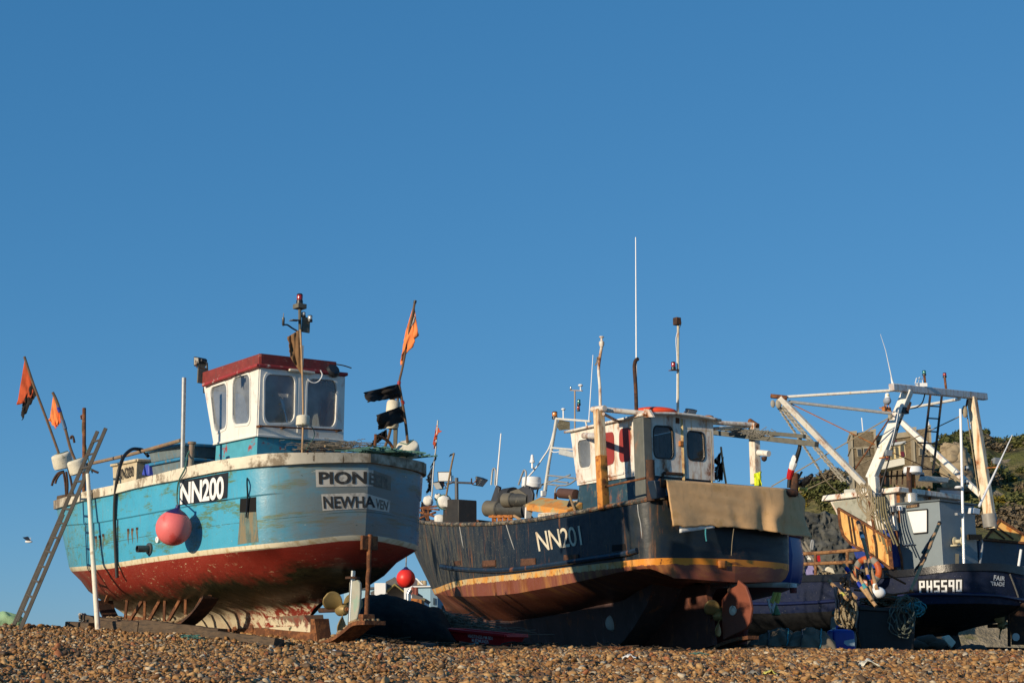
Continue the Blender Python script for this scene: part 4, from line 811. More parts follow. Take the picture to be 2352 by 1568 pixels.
MB().lathe(B1(473, 893, .62), (0, 0, 1), [(.04, -.06), (.045, 0), (.04, .06)], 12).build('sidelight', M['black_plastic'], wheel)
mb = MB(); cc_ = T1(762, 853, fc); mb.lathe(cc_, (-b1.f + V((0, 0, .55))), [(.11, 0), (.115, .04), (.09, .07), (.02, .075)], 18); mb.build('deck_lamp', M['black_plastic'], roof)
MB().tube(spline([T1(736, 850, fc - .12), T1(740, 861, fc - .12), T1(733, 874, fc - .1), T1(722, 879, fc - .08), T1(710, 874, fc - .06), T1(703, 862, fc - .05)], 5), .008, 6).build('cable', M['white_clean'], roof)
mb = MB().bar(T1(664, 849, fc - .06), T1(722, 856, fc - .06), .05, .035); mb.build('gutter_block', M['cream'], roof, bevel=.01)
single(MB().tube(spline([T1(768, 836, fc + .1), T1(788, 839, fc + .1), T1(807, 845, fc + .1)], 4), .009, 6), 'stick', 'thin bare stick poking over the red wheelhouse roof edge', 'stick', M['stick'])
# hanging oilskins seen through the panes
OI = lambda u, v: T1(u, v, fc + .13)
mb = MB().grid(lambda s, t: OI(lerp(lerp(608, 600, t), lerp(626, 664, t ** 1.2), s), lerp(868, 1000, t)) + b1.f * (.07 * math.sin(s * 9 + t * 4)), 14, 14); single(mb, 'oilskin', 'yellow-brown oilskin hanging inside the stern-facing wheelhouse window', 'oilskin', W('yellow_oilskin', (.60, .36, .06), .6, var=.4, scale=6), solid=.01)
mb = MB().grid(lambda s, t: OI(lerp(lerp(742, 726, t), lerp(768, 764, t), s), lerp(898, 1000, t)) + b1.f * (.07 * math.sin(s * 8 + t * 5)), 12, 12); single(mb, 'oilskin', 'orange-red oilskin hanging behind the right-hand wheelhouse pane', 'oilskin', W('orange_oilskin', (.70, .14, .04), .6, var=.4, scale=6), solid=.01)
# deck gear
mb = MB().tube([B1(193.4, 937, .55), B1(193, 1152, .55)], .032, 9); mb.tube([B1(193, 952, .55), B1(186, 955, .55), B1(187, 962, .55)], .016, 6); mb.build('bow_post', M['rust'], boat1)
MB().tube(spline([B1(196, 1067, .75), B1(300, 1043, 1.0), B1(415, 1011, 1.25)], 6), .028, 9).build('side_rail', W('rail_pipe', (.26, .185, .115), .7, var=.3, rust=.25), boat1)
MB().tube([B1(422.6, 867.5, 1.38), B1(418.8, 1078, 1.38)], .032, 12).build('steel_pole', M['steel'], boat1)
mb = MB().lathe(B1(438.4, 1069, 1.34), (0, 0, 1), [(.038, -.05), (.038, .3), (.058, .305), (.058, .335), (.03, .34)], 14); mb.build('bollard', W('grey_bollard', (.22, .19, .15), .7, var=.3, rust=.15), boat1)
hz = [(340, 1047, 1.0), (329, 1034, 1.0), (318, 1031, 1.1), (302, 1032, 1.25), (284, 1049, 1.45), (272, 1085, 1.58), (265, 1136, 1.56), (263, 1186, 1.53), (264.5, 1240, 1.5), (267, 1290, 1.47), (269, 1326, 1.45)]
single(MB().tube(spline([B1(u, v, b) for u, v, b in hz], 5), .026, 10), 'hose', 'thick black rubber hose hanging over the turquoise side', 'hose', M['black_rubber'])
# mooring bits and tar drips on the side
for pts in ([(576, 1048), (573.5, 1072), (571, 1102), (571, 1140), (568.5, 1188)], [(613, 1040), (612, 1060), (608, 1070)]):
    single(MB().tube(spline([onsurf(bv1, u, v, .03) or P(u, v, 19) for u, v in pts[1:]], 4), .011, 6), 'frayed_line', 'black frayed line hanging down the turquoise side ' + ('past the square port' if len(pts) > 3 else 'just below the cream rail near the corner'), 'rope', M['bag'])
# fish boxes
def fishbox(name, label, f0, f1, b0, b1_, z0, z1, m, rimm=None, fr=b1, rim=.055, tp=.03):
    g = thing(name, label, 'fish box', fr.L((f0 + f1) / 2, (b0 + b1_) / 2, z0)); mb = MB()
    o = [(f0, b0), (f1, b0), (f1, b1_), (f0, b1_)]; cf, cb = (f0 + f1) / 2, (b0 + b1_) / 2
    sc = lambda k, z: [fr.L(cf + (f - cf) * k, cb + (b - cb) * k, z) for f, b in o]
    r0, r1, r2, r3 = sc(.90, z0), sc(1, z1), sc(.95, z1), sc(.86, z0 + .03); mb.v = r0 + r1 + r2 + r3
    mb.f = [(0, 1, 2, 3), (12, 13, 14, 15)] + [(a + i, a + (i + 1) % 4, a + 4 + (i + 1) % 4, a + 4 + i) for a in (0, 4, 8) for i in range(4)]; mb.build('body', m, g, bevel=.01)
    mb = MB()
    a = sc(1.035, z1 - .03); 
    for i in range(4): mb.bar(a[i], a[(i + 1) % 4], rim, .045)
    mb.build('rim', rimm or m, g, bevel=.012); return g
cf0 = b1.fb(B1(417, 1043, 1.05))[0]; cf1 = b1.fb(B1(338, 1064, 1.05))[0]; cb1 = b1.fb(T1(527, 1043, cf0))[1]; zlo = b1.fb(B1(417, 1043, 1.05))[2]; zup = b1.fb(B1(417, 1010, 1.05))[2]
fishbox('fish_box', 'lower of two stacked blue fish boxes against the rail', cf0, cf1, 1.05, cb1, zlo - .34, zlo, M['blue_bin'], M['blue_plastic'])
fishbox('fish_box', 'upper of two stacked blue fish boxes against the rail', cf0, cf1, 1.05, cb1, zlo + .01, zup, M['blue_bin'], M['blue_plastic'])
a0 = b1.fb(B1(315, 1047, 1.0)); a1 = b1.fb(B1(258, 1066, 1.0)); g = fishbox('fish_crate', 'dirty cream plastic fish crate stencilled with a number on the foredeck', a0[0], a1[0], 1.0, .52, a0[2] - .42, a0[2], W('dirty_cream_plastic', (.55, .46, .31), .7, var=.25, sec=(.30, .22, .13), secthr=.58, secscale=6))
mapped(text2d('NN200', .02, .95), [(270, 1078), (306, 1069), (306, 1093), (270, 1103)], lambda u, v: B1(u, v, 1.006)).build('stencil', W('stencil_ink', (.04, .035, .03), .9, var=.4, sec=(.4, .33, .22), secthr=.6, secscale=20), g, smooth=0)
mb = MB(); pts = [B1(u, v, 1.1) for u, v in [(324, 1091), (331, 1067), (341, 1064), (342, 1092)]]; mb.prism(pts, -b1.s * .3); single(mb, 'blue_tub', 'small bright blue plastic tub wedged beside the stacked boxes', 'tub', W('violet_blue_plastic', (.05, .08, .45), .5, var=.2), bevel=.02)
# pink buoy on a line from the bollard
bc = B1(399, 1211.5, 1.51 + .27); br_ = 40.5 * bc.y / F
bu = thing('buoy', 'big faded pink round buoy hanging against the turquoise side', 'buoy', bc - V((0, 0, br_)))
MB().sphere(bc, br_, 40, (1, 1, 1.0)).build('ball', W('faded_pink_vinyl', (.80, .17, .165), .5, var=.12, scale=3, sec=(.70, .09, .08), secthr=.55, secscale=3.5, speck=(.52, .12, .12), speckthr=.70), bu, smooth=180)
tp = V((.16, -.05, 1)).normalized(); MB().lathe(bc, tp, [(br_ * .62, br_ * .80), (br_ * .45, br_ * .93), (br_ * .25, br_ * 1.03), (br_ * .13, br_ * 1.12), (br_ * .12, br_ * 1.3)], 20).build('cap', W('navy_vinyl', (.02, .015, .10), .5), bu)
MB().tube(spline([bc + tp * br_ * 1.22, onsurf(bv1, 414, 1140, .05), onsurf(bv1, 421, 1105, .07), B1(425, 1075, 1.6), B1(430, 1046, 1.42), B1(438, 1032, 1.36)], 5), .012, 6).build('line', M['rope_green'], bu)
# red buoy hanging on the far quarter
rc = P(932, 1327.5, 29.3); rr = 21.5 * rc.y / F; bu = thing('buoy', 'bright red round buoy hanging in the gap beyond the turquoise stern', 'buoy', rc - V((0, 0, rr)))
MB().sphere(rc, rr, 36).build('ball', W('bright_red_vinyl', (.78, .035, .025), .4, var=.08, scale=4), bu, smooth=180)
MB().lathe(rc, (0, .1, 1), [(rr * .6, rr * .82), (rr * .3, rr * 1.02), (rr * .14, rr * 1.2)], 18).build('cap', W('navy_vinyl', (.02, .015, .10), .5), bu); MB().tube([rc + V((0, 0, rr)), P(936, 1200, 29.8)], .012, 6).build('line', M['rope'], bu)
# ------------------------------------------------------------------ flagged marker buoys
def dan(label, pole, r, at, group='flagged marker buoys', fl=None, flags=(), m=None, tape=None, name='marker_buoy', base=None):
    pts = spline([at(*q) for q in pole], 5); g = thing(name, label, 'marker buoy', base or pts[-1], group)
    MB().tube(pts, r, 8).build('pole', m or M['stick'], g)
    for i, (q, mt, kw) in enumerate(flags): cloth(q, at, seed=i * 2 + len(label), **kw).build('flag', mt, g, smooth=180, solid=.006)
    if fl:
        c, ax, rad, hh = fl; c = V(c); ax = V(ax).normalized(); pr = [(rad * .75, -hh / 2), (rad * .97, -hh * .42), (rad, -hh * .25), (rad, hh * .3), (rad * .95, hh * .44), (rad * .82, hh / 2)]
        mb = MB().lathe(c, ax, pr, 26)
        for i, p in enumerate(mb.v): mb.v[i] = p + (p - c).normalized() * .012 * nz(*(p * 9))
        mb.build('float', M['foam'], g, smooth=50); x = ax.orthogonal().normalized()
        mb = MB(); 
        for k in range(2): y = ax.cross(x); d = (x if k else y); mb.tube([c + ax * (hh * .53), c + ax * hh * .53 + d * rad * .85, c + d * rad * 1.02, c - ax * hh * .5 + d * rad * .8], .008, 5)
        mb.build('lashing', M['rope_green'], g)
    for q in tape or []: MB().tube([at(*q[0]), at(*q[1])], r * 1.35, 8).build('tape', q[2], g)
    return g
AB = lambda u, v: P(u, v, 24.2)
dan('leaning marker buoy left of the ladder with an orange and black flag', [(56, 819), (76, 880), (106, 960), (137, 1046)], .022, AB, fl=(AB(143.5, 1058), (-.25, -.35, .95), .165, .25), flags=[([(57, 824), (41, 930), (71, 919), (79, 893)], M['dusk_orange'], dict(rip=.05, wav=.025)), ([(74, 872), (53, 925), (46, 965), (83, 908)], M['black_cloth'], dict(rip=.08, wav=.03))])
AC = lambda u, v: P(u, v, 23.5)
dan('bent marker buoy with a pale orange flag, between the leaning flag and the bow post', [(121, 901), (133, 928), (150, 985), (162, 1030), (175, 1062)], .024, AC, fl=(AC(178, 1072), (-.3, -.2, .9), .15, .24), flags=[([(123, 904), (113, 965), (124, 983), (138, 965)], M['orange_faded'], dict(rip=.06, wav=.012, n=8)), ([(136, 935), (124, 968), (126, 985), (140, 970)], M['orange_cloth'], dict(rip=.08, wav=.01))], tape=[((134, 936), (138, 946), M['royal']), ((144, 965), (150, 985), W('blue_tape', (.07, .12, .2), .5))])
gr = MB()
for pts in ([(147, 1082), (134, 1086), (124, 1100), (119, 1115)], [(147, 1084), (138, 1088), (130, 1100), (127, 1110)], [(146, 1084), (150, 1110), (152, 1140)], [(152, 1083), (155, 1112), (154, 1140)], [(156, 1070), (164, 1110), (168, 1140)], [(206, 1076), (218, 1082), (226, 1085)], [(162, 1008), (164, 1002), (168, 1003), (171, 1016)]): gr.tube(spline([AB(*q) for q in pts], 4), .02, 7)
single(gr, 'grapnel_anchor', 'rusty grapnel anchor prongs beneath the foam float by the ladder', 'anchor', M['rust_dark'], base=AB(150, 1140))
mb = MB().box(B1(172, 1148, .5), (.5, .45, .16), (b1.f, b1.s, V((0, 0, 1)))); mb.build('stem_cap', M['wood'], boat1, bevel=.02)
# stern marker buoys on the after deck
SQ = lambda u, v: T1(u, v, .45); SQ2 = lambda u, v: P(u, v, 20.1)
dan('stern marker buoy with two ragged black flags and a foam disc at its foot', [(916, 880), (925, 930), (932, 975), (937, 1024)], .02, SQ, fl=(SQ(937, 1033), (-.12, -.62, .75), .165, .17), flags=[([(914, 881.5), (836, 901), (845, 923), (920, 914)], M['black_cloth'], dict(rip=.05, wav=.07)), ([(928, 930), (864, 953), (869, 987), (934, 966)], M['black_cloth'], dict(rip=.05, wav=.06))], tape=[((917, 876), (916, 884), M['glass_red']), ((924, 920), (926, 928), M['glass_red'])])
dan('tall marker buoy at the stern flying a tattered orange flag with grey bands', [(953.5, 691), (941, 755), (925, 841), (916, 885), (912, 960), (909, 1046)], .017, SQ2, flags=[([(951, 697), (962, 770), (920, 841), (932, 760)], M['orange_faded'], dict(rip=.07, wav=.022, n=12)), ([(952, 740), (953, 720), (945, 744), (944, 752)], M['steel'], dict(rip=0, wav=.01)), ([(939, 771), (957, 746), (960, 757), (941, 779)], M['steel'], dict(rip=0, wav=.012))], tape=[((952.5, 696), (954, 690), M['black_rubber'])])
dan('stubby foam-topped marker buoy half hidden by black flags at the stern', [(904, 914), (896, 990), (878, 1040)], .02, SQ2, fl=(SQ2(902, 952), (.05, 0, 1), .10, .40))
dan('brown flag buoy standing against the wheelhouse with a small foam float', [(690, 757), (692, 800), (695, 880), (696, 960), (694, 1040)], .013, lambda u, v: P(u, v, T1(695, 960, fc - .3).y), fl=(T1(695.5, 966, fc - .32), (0, 0, 1), .095, .15), flags=[([(686, 758), (660, 774), (668, 822), (695, 864)], M['brown_cloth'], dict(rip=.02, wav=.028, fold=(7, 3)))], m=M['bamboo'])
mb = MB()
for pts in ([(863, 997), (862, 1015), (860, 1034)], [(864, 1001), (880, 1005), (896, 1018), (906, 1037)], [(872, 1040), (890, 1041), (908, 1038)]): mb.tube(spline([SQ(*q) for q in pts], 4), .022, 8)
single(mb, 'rusty_hoop', 'bent rusty iron hoop frame on the stern deck beside the flags', 'hoop', M['rust'])
single(MB().bar(SQ2(908, 975), SQ2(907, 1046), .05, .04), 'wooden_post', 'dark square wooden post standing behind the stern flags', 'post', M['wood_grey'])
mb = cloth([(888, 985), (866, 1000), (838, 1034), (890, 1003)], SQ2, rip=.1, wav=.08); single(mb, 'torn_bag', 'shredded black plastic tangled in the stern gear', 'plastic bag', M['bag'], solid=.004)
rg2 = random.Random(21); mb = MB(); zdk = H1.g[0][6][2]
for k in range(34):
    u0 = 800 + 120 * rg2.random(); p0 = SQ(u0, 1036 + max(0, (u0 - 850)) * .17 + 4 * rg2.random()); tpts = [p0 + V((rg2.gauss(0, .15) + j * .07, rg2.gauss(0, .12), abs(rg2.gauss(0, .025)))) for j in range(5)]; mb.tube(spline(tpts, 3), .011, 5)
single(mb, 'rope_heap', 'heap of green rope lying along the stern rail', 'rope', M['rope_green'])
mb = tangle(MB(), T1(765, 1036, fc - .35), (.9, .45, .13), 120, .003, rg2, 6, 4); single(mb, 'net_heap', 'loose grey monofilament net piled against the wheelhouse foot', 'net', W('grey_net', (.17, .15, .12), .9, var=.3))
mb = MB().tube([T1(746, 1024, fc - .6), T1(800, 1034, fc - .6)], .02, 8); single(mb, 'bare_stake', 'brown wooden stake lying on the net by the wheelhouse', 'stake', M['wood_light'])
MB().tube(spline([T1(696, 975, fc - .28), T1(716, 980, fc - .28), T1(722, 1000, fc - .3), T1(708, 1022, fc - .32), T1(699, 1040, fc - .3)], 5), .007, 5).build('stay_line', M['rope_green'], boat1)
# ------------------------------------------------------------------ ladder and white prop at the bow
lad = thing('ladder', 'long grey aluminium extension ladder leaning on the bow', 'ladder', P(40, 1434, 23.0))
RA = lambda t: P(224, 990, 22.3).lerp(P(32, 1434, 21.3), t); RB_ = lambda t: P(243, 983, 22.0).lerp(P(46, 1446, 21.0), t)
dn = V((.35, -.8, .15)).normalized()
for fn in (RA, RB_): MB().bar(fn(0), fn(1), .03, .056, up=(.8, .3, .5)).build('stile', M['alu'], lad, bevel=.004)
for fn, k in ((RA, .1),): MB().bar(fn(.45) + V((.05, -.06, 0)), fn(.985) + V((.05, -.06, 0)), .02, .045, up=(.8, .3, .5)).build('stile', M['alu'], lad, bevel=.004)
for k in range(13): t_ = .06 + k * .072; MB().tube([RA(t_), RB_(t_)], .017, 8).build('rung', M['alu'], lad)
single(MB().tube([P(201.5, 1088, 21.7), P(212, 1260, 21.5), P(225, 1449, 21.1)], [.03, .036, .04], 12), 'white_prop', 'white painted round pole propped against the bow', 'pole', M['cream'])
mb = MB().tube(spline([B1(190, 962, .5), B1(189, 990, .5), B1(196, 1020, .45), B1(204, 1060, .5), B1(212, 1085, .6)], 4), .011, 6); mb.build('bow_line', M['rope_green'], boat1)
# ------------------------------------------------------------------ boat two: navy steel hull, NN201
b2 = Frame(1692, 1300, 25.5, 56, k=1.02); B2, T2, L2 = b2.B, b2.T, b2.L; C2 = lambda u, v: B2(u, v, 0)
RT2 = pchip([(900, 1190), (930, 1194), (964, 1198), (1038, 1204), (1121, 1203), (1204, 1196), (1252, 1190), (1323, 1177), (1377, 1167), (1463, 1151), (1510, 1143), (1560, 1141), (1640, 1147), (1700, 1152)])
ST2 = pchip([(980, 1356), (1002, 1349.5), (1050, 1333), (1147, 1321), (1178, 1318), (1301, 1302.5), (1436, 1287), (1478, 1282.7), (1532, 1280.5), (1631, 1281.6), (1697, 1284), (1802, 1292.6)])
SB2 = pchip([(985, 1370), (1013, 1361.7), (1081, 1343), (1152, 1335), (1301, 1318), (1436, 1301), (1478, 1299), (1532, 1297), (1697, 1301), (1801, 1309)])
CH2 = pchip([(985, 1364.8), (1013, 1366), (1055, 1369), (1150, 1366), (1248, 1350.7), (1358, 1328.7), (1436, 1311), (1488, 1305), (1514, 1312), (1547, 1327), (1576, 1328), (1664, 1335), (1700, 1337)])
BK2 = pchip([(1000, 1408), (1071, 1416.6), (1160, 1425), (1270, 1411), (1378, 1388), (1436, 1377), (1455, 1364), (1497, 1342), (1550, 1336), (1700, 1342)])
bt2 = pchip([(0, 0), (.003, .3), (.010, .6), (.021, .84), (.036, .945), (.06, .99), (.1, 1), (.4, 1), (.55, .97), (.68, .885), (.78, .74), (.87, .52), (.94, .27), (.985, .075), (1, 0)])
def z2(curve, dz=0): return lambda f, b, t, line: b2.zfit(curve, f, b) + dz
def stem2(v): return b2.fb(C2(1024 + (v - 1394.7) * .481, v))[0]
ts2 = [0, .003, .0065, .010, .015, .021, .028, .036, .047, .06, .08, .11, .16, .22, .29, .36, .43, .5, .56, .62, .68, .73, .78, .83, .87, .91, .94, .965, .985, 1]
fb0 = b2.fb(B2(1506, 1347, .72))[0]
rows2 = [dict(fa=0, ff=stem2(1194), bt=bt2, B=1.80, z=z2(RT2)), dict(fa=.01, ff=stem2(1275), bt=bt2, B=1.77, z=lambda f, b, t, l: .5 * (b2.zfit(RT2, f, b) + b2.zfit(ST2, f, b))), dict(fa=.03, ff=stem2(1352), bt=bt2, B=1.745, z=z2(ST2)), dict(fa=.035, ff=stem2(1366), bt=bt2, B=1.735, z=z2(SB2)), dict(fa=.06, ff=stem2(1372), bt=bt2, B=1.70, z=lambda f, b, t, l: min(b2.zfit(CH2, f, b), b2.zfit(SB2, f, b) - .03))]
H2 = Hull(b2, rows2, ts2)
zch = pchip([(f, z) for f, b, z in H2.g[4][::3]] + [(H2.g[4][-1][0] + .4, H2.g[4][-1][2])])
rows2 += [dict(fa=.3, ff=stem2(1402), bt=pchip([(0, .55), (.03, .72), (.12, .95), (.3, 1), (.55, .95), (.75, .68), (.9, .32), (1, 0)]), B=.78, z=lambda f, b, t, l: min(b2.zfit(BK2, f, b), zch(f) - .06)), dict(fa=.35, ff=stem2(1408), bt=lambda t: 0 if t in (0, 1) else .08, B=1, z=lambda f, b, t, l: zch(f) - .10 - .40 * min(1, max(0, (f - .3) / 4)))]
H2 = Hull(b2, rows2, ts2)
boat2 = thing('fishing_boat', 'navy steel fishing boat with orange waterline stripe and rusty white wheelhouse', 'fishing boat', L2(4, 0, .05), 'beached fishing boats')
def hullpaint2():
    t = NT('navy_hull_paint'); uv = t.n.new('ShaderNodeUVMap'); uv.uv_map = 'paint'; s = t.n.new('ShaderNodeSeparateXYZ'); t.lk(uv.outputs[0], s.inputs[0]); f, h = s.outputs[0], s.outputs[1]
    pn = lambda sc, st=(1, 1, 1), off=0, d=7: t.noise(sc, d, st, .68, uv.outputs[0], off)
    c = t.mix(t.ramp(pn(1.5), .35, .65), (.006, .013, .026), (.010, .021, .038))
    c = t.mix(t.math('MULTIPLY', t.ramp(f, 3.5, 7.5), t.ramp(pn(7, (2.6, .35, 1), 3), .38, .68)), c, (.115, .104, .072))       # bleached scuffed bow
    c = t.mix(t.math('MULTIPLY', t.ramp(f, 2.2, .8), t.ramp(pn(6, (2, .4, 1), 4), .35, .75)), c, (.026, .029, .024))
    c = t.mix(t.math('MULTIPLY', t.ramp(f, 2.5, 5), t.ramp(pn(26, (3.2, .5, 1), 5), .62, .66)), c, (.32, .28, .20)); c = t.mix(t.ramp(pn(16, (4.5, .12, 1), 8), .70, .74), c, (.34, .32, .28))
    c = t.mix(t.ramp(pn(9, (1, 1, 1), 7), .67, .71), c, (.13, .06, .025))
    wob = t.math('MULTIPLY', t.math('SUBTRACT', pn(16, (1, .4, 1), 9), .5), .12)
    e0 = t.math('ADD', h, t.math('MULTIPLY', wob, .05)); e1 = t.math('ADD', h, wob)
    og = t.mix(t.ramp(pn(3, (1.2, .5, 1), 10), .40, .60), (.66, .40, .12), (.62, .21, .02)); og = t.mix(t.math('MULTIPLY', t.ramp(pn(4.5, (1, .5, 1), 11), .42, .6), t.ramp(f, .2, 1.2)), og, (.52, .44, .26)); og = t.mix(t.math('MULTIPLY', t.ramp(f, 1.4, .5), .8), og, (.74, .25, .02)); og = t.mix(t.ramp(pn(12, (1.5, .6, 1), 12), .58, .66), og, (.14, .05, .018))
    rd = t.mix(t.ramp(pn(2.2, (1, .6, 1), 13), .35, .65), (.19, .055, .032), (.22, .082, .06)); rd = t.mix(t.ramp(pn(2.6, (2.5, .3, 1), 14), .52, .66), rd, (.17, .05, .02)); rd = t.mix(t.math('MULTIPLY', t.ramp(pn(3.2, (2, .25, 1), 15), .50, .64), .8), rd, (.36, .16, .05))
    low = t.mix(t.ramp(pn(2.4, (1, 1, 1), 16), .4, .6), (.12, .036, .018), (.16, .052, .025)); rd = t.mix(t.ramp(t.math('ADD', h, t.math('MULTIPLY', t.math('SUBTRACT', pn(3, (1, 1, 1), 17), .5), .1)), -.42, -.50), rd, low)
    c = t.mix(t.ramp(e0, .003, -.003), c, og); c = t.mix(t.ramp(e1, -.108, -.114), c, rd)
    c = t.mix(t.math('MULTIPLY', t.ramp(pn(5, (2.2, .16, 1), 19), .57, .68), .7), c, (.20, .085, .03)); t.bump(pn(14, (1, 1, 1), 18), .22, .012); return t.done(c, t.ramp(pn(7, (1, 1, 1), 20), -.1, 1.3), 0, .3)
hm2 = H2.mesh(uvz=2); bv2 = bvh_of(hm2)
navyblue = W('navy_steel', (.014, .028, .05), .45, var=.3, sec=(.05, .05, .04), secthr=.6, rust=.14, rustscale=6)
hm2.build('hull', hullpaint2(), boat2, smooth=24)
H2.deck(0, .06, -.35).build('deck', M['rust_dark'], boat2)
mb = MB(); 
for sd in (1, -1): mb.tube(H2.side(0, .0, 0, sd), .045, 8)
mb.build('bulwark_rail', W('chipped_rail', (.05, .05, .045), .7, var=.4, sec=(.20, .17, .12), secthr=.5, secscale=9, rust=.3), boat2)
pts = [onsurf(bv2, u, v, .035) for u, v in [(1016, 1299), (1050, 1304.5), (1100, 1308.5), (1150, 1309), (1200, 1305.5), (1240, 1300.5), (1290, 1293.5), (1332, 1287), (1380, 1280), (1436, 1271.5), (1466, 1263)]]
MB().tube(spline([p for p in pts if p], 4), .05, 8).build('rubbing_strake', navyblue, boat2)
for i, q in enumerate([(1110, 1285, 1139, 1300), (1198, 1281, 1231, 1299), (1297, 1272, 1329, 1288)]):
    o_ = decal(bv2, [(q[0], q[1] + 1.5), (q[2], q[1]), (q[2] + 1, q[3]), (q[0] - 1, q[3] + 2)], 6, 3, .014).build('freeing_port_plate', W('rusted_plate', (.11, .05, .028), .9, var=.5, scale=12, sec=(.22, .11, .06), secthr=.6, secscale=11, bump=.7), boat2, solid=.02)
decal(bv2, [(1042, 1288), (1058, 1287), (1059, 1297), (1043, 1298)], 3, 2, .006).build('scupper', M['rust_dark'], boat2); decal(bv2, [(1406, 1251), (1436, 1248), (1439, 1262), (1406, 1266)], 4, 2, .006).build('scupper', W('painted_slot_dark', (.004, .003, .003), .9), boat2)  # second scupper is a flat black sheet, its inner shade painted
o_ = decal(bv2, [(1648, 1286), (1667, 1287), (1666, 1305), (1649, 1303)], 3, 3, .02).build('anode', M['rust_orange'], boat2, solid=.04)
numm = W('cream_number_paint', (.66, .60, .46), .6, var=.15, streak=(.42, .20, .06), streakthr=.52)
mapped(text2d('NN201', .006, .9, 0), [(1230.5, 1221), (1332, 1206), (1338.5, 1251), (1238.5, 1266)], lambda u, v: onsurf(bv2, u, v, .010)).build('registration_number', numm, boat2, smooth=0)
for pts in ([(1465, 1158), (1467, 1180), (1472, 1203), (1475, 1236)], [(1056, 1207), (1060, 1230), (1065, 1258)], [(1163, 1203), (1172, 1232), (1182, 1262)]):
    q = [onsurf(bv2, *p, .006) for p in pts]; q = [p for p in q if p]
    if len(q) > 1: MB().tube(spline(q, 4), [.010] * (len(spline(q, 4)) - 2) + [.006, .003], 5).build('lime_run', W('lime_run', (.42, .42, .40), .9), boat2)
# deep box keel, skeg, rudder, propeller
kb = [(1506, 1347), (1490, 1396), (1456, 1446), (1424, 1469), (1378, 1484)]; kf = [b2.fb(B2(*q, .7)) for q in kb]
zg = ground(2.2, 25) - .03; tk = [0, .04, .1, .2, .35, .5, .65, .8, .92, 1]
zk_ = [None] * 5; BKf = lambda f: min(b2.zfit(BK2, f, .74), zch(f) - .06)
rowk = []
for i, (f, b, z) in enumerate(kf):
    k = i / 4
    rowk.append(dict(fa=f, ff=stem2(1404) - .3 * k - .15, bt=pchip([(0, 1), (.5, .95), (.75, .66), (.9, .31), (1, .03)]), B=.775 - .2 * k, z=(lambda k, z0: lambda f, b, t, l: lerp(BKf(f), ground(L2(f, 0, 0).x, L2(f, 0, 0).y) - .05, k))(k, z)))
HB = Hull(b2, rowk, tk); km = HB.mesh(); n = len(tk); nh = 5 * n
for r in range(4): km.f.append((r * n, (r + 1) * n, nh + (r + 1) * n, nh + r * n))
for r in range(4): km.f.append((r * n + n - 1, (r + 1) * n + n - 1, nh + (r + 1) * n + n - 1, nh + r * n + n - 1))
kpm = W('mauve_antifouling', (.085, .048, .042), .8, var=.25, scale=2, sec=(.065, .036, .03), secthr=.52, secscale=3, secstretch=(1, 1, .4), streak=(.20, .14, .14), streakthr=.6, rust=.12)
keel2 = km.build('box_keel', kpm, boat2, smooth=30)
bk2 = bvh_of(km); hp = onsurf(bk2, 1404.5, 1430, 0)
if hp is not None: MB().sphere(hp, .13, 20, (.9, .45, 1.15)).build('anode', W('grey_anode', (.42, .39, .34), .8, var=.2), keel2, smooth=180)
sk2 = [(1480, 1352), (1630, 1341), (1640, 1395), (1643, 1440), (1648, 1481), (1600, 1499), (1480, 1506)]
MB().prism([B2(u, v, -.06) for u, v in sk2], b2.s * .12).build('skeg', W('brown_antifouling', (.095, .032, .02), .8, var=.3, rust=.1), boat2)
mb = MB(); sp_ = spline([C2(*q) for q in [(1560, 1499), (1640, 1487), (1668, 1474), (1700, 1464), (1730, 1459)]], 4); n = len(sp_); w_ = b2.s * .13; th = V((0, 0, -.06))
mb.v = [p - w_ for p in sp_] + [p + w_ for p in sp_] + [p - w_ + th for p in sp_] + [p + w_ + th for p in sp_]
mb.f = [q for i in range(n - 1) for q in ((i, i + 1, n + i + 1, n + i), (2 * n + i, 2 * n + i + 1, 3 * n + i + 1, 3 * n + i), (i, i + 1, 2 * n + i + 1, 2 * n + i), (n + i, n + i + 1, 3 * n + i + 1, 3 * n + i))] + [(n - 1, 2 * n - 1, 4 * n - 1, 3 * n - 1), (0, n, 3 * n, 2 * n)]
mb.build('sole_plate', M['rust'], boat2)
rd2 = [(1700, 1331), (1717.6, 1346), (1727.5, 1373), (1732, 1397), (1727.5, 1428), (1718.7, 1444), (1666, 1469.5), (1664, 1436), (1662.7, 1376), (1683.5, 1351), (1698, 1343)]
rud2 = MB().prism([B2(u, v, -.03) for u, v in rd2], b2.s * .06).build('rudder', W('red_oxide', (.20, .055, .028), .65, var=.15, streak=(.15, .05, .03), streakthr=.6, speck=(.3, .12, .08), speckthr=.72), boat2, bevel=.015)
MB().lathe(B2(1684.2, 1401, .028), b2.s, [(.085, 0), (.085, .02), (.02, .03), (.015, .022)], 24).build('anode_disc', M['foam'], rud2)
MB().tube([C2(1676, 1337), C2(1676, 1360)], .04, 8).build('rudder_stock', M['rust_dark'], rud2)
propeller(b2, C2(1652, 1413.5), -b2.f, .37, (52, 172, -68), boat2, M['brass'])
MB().tube([C2(1652, 1413.5), C2(1630, 1414)], .05, 10).build('propeller_shaft', M['rust_dark'], boat2)
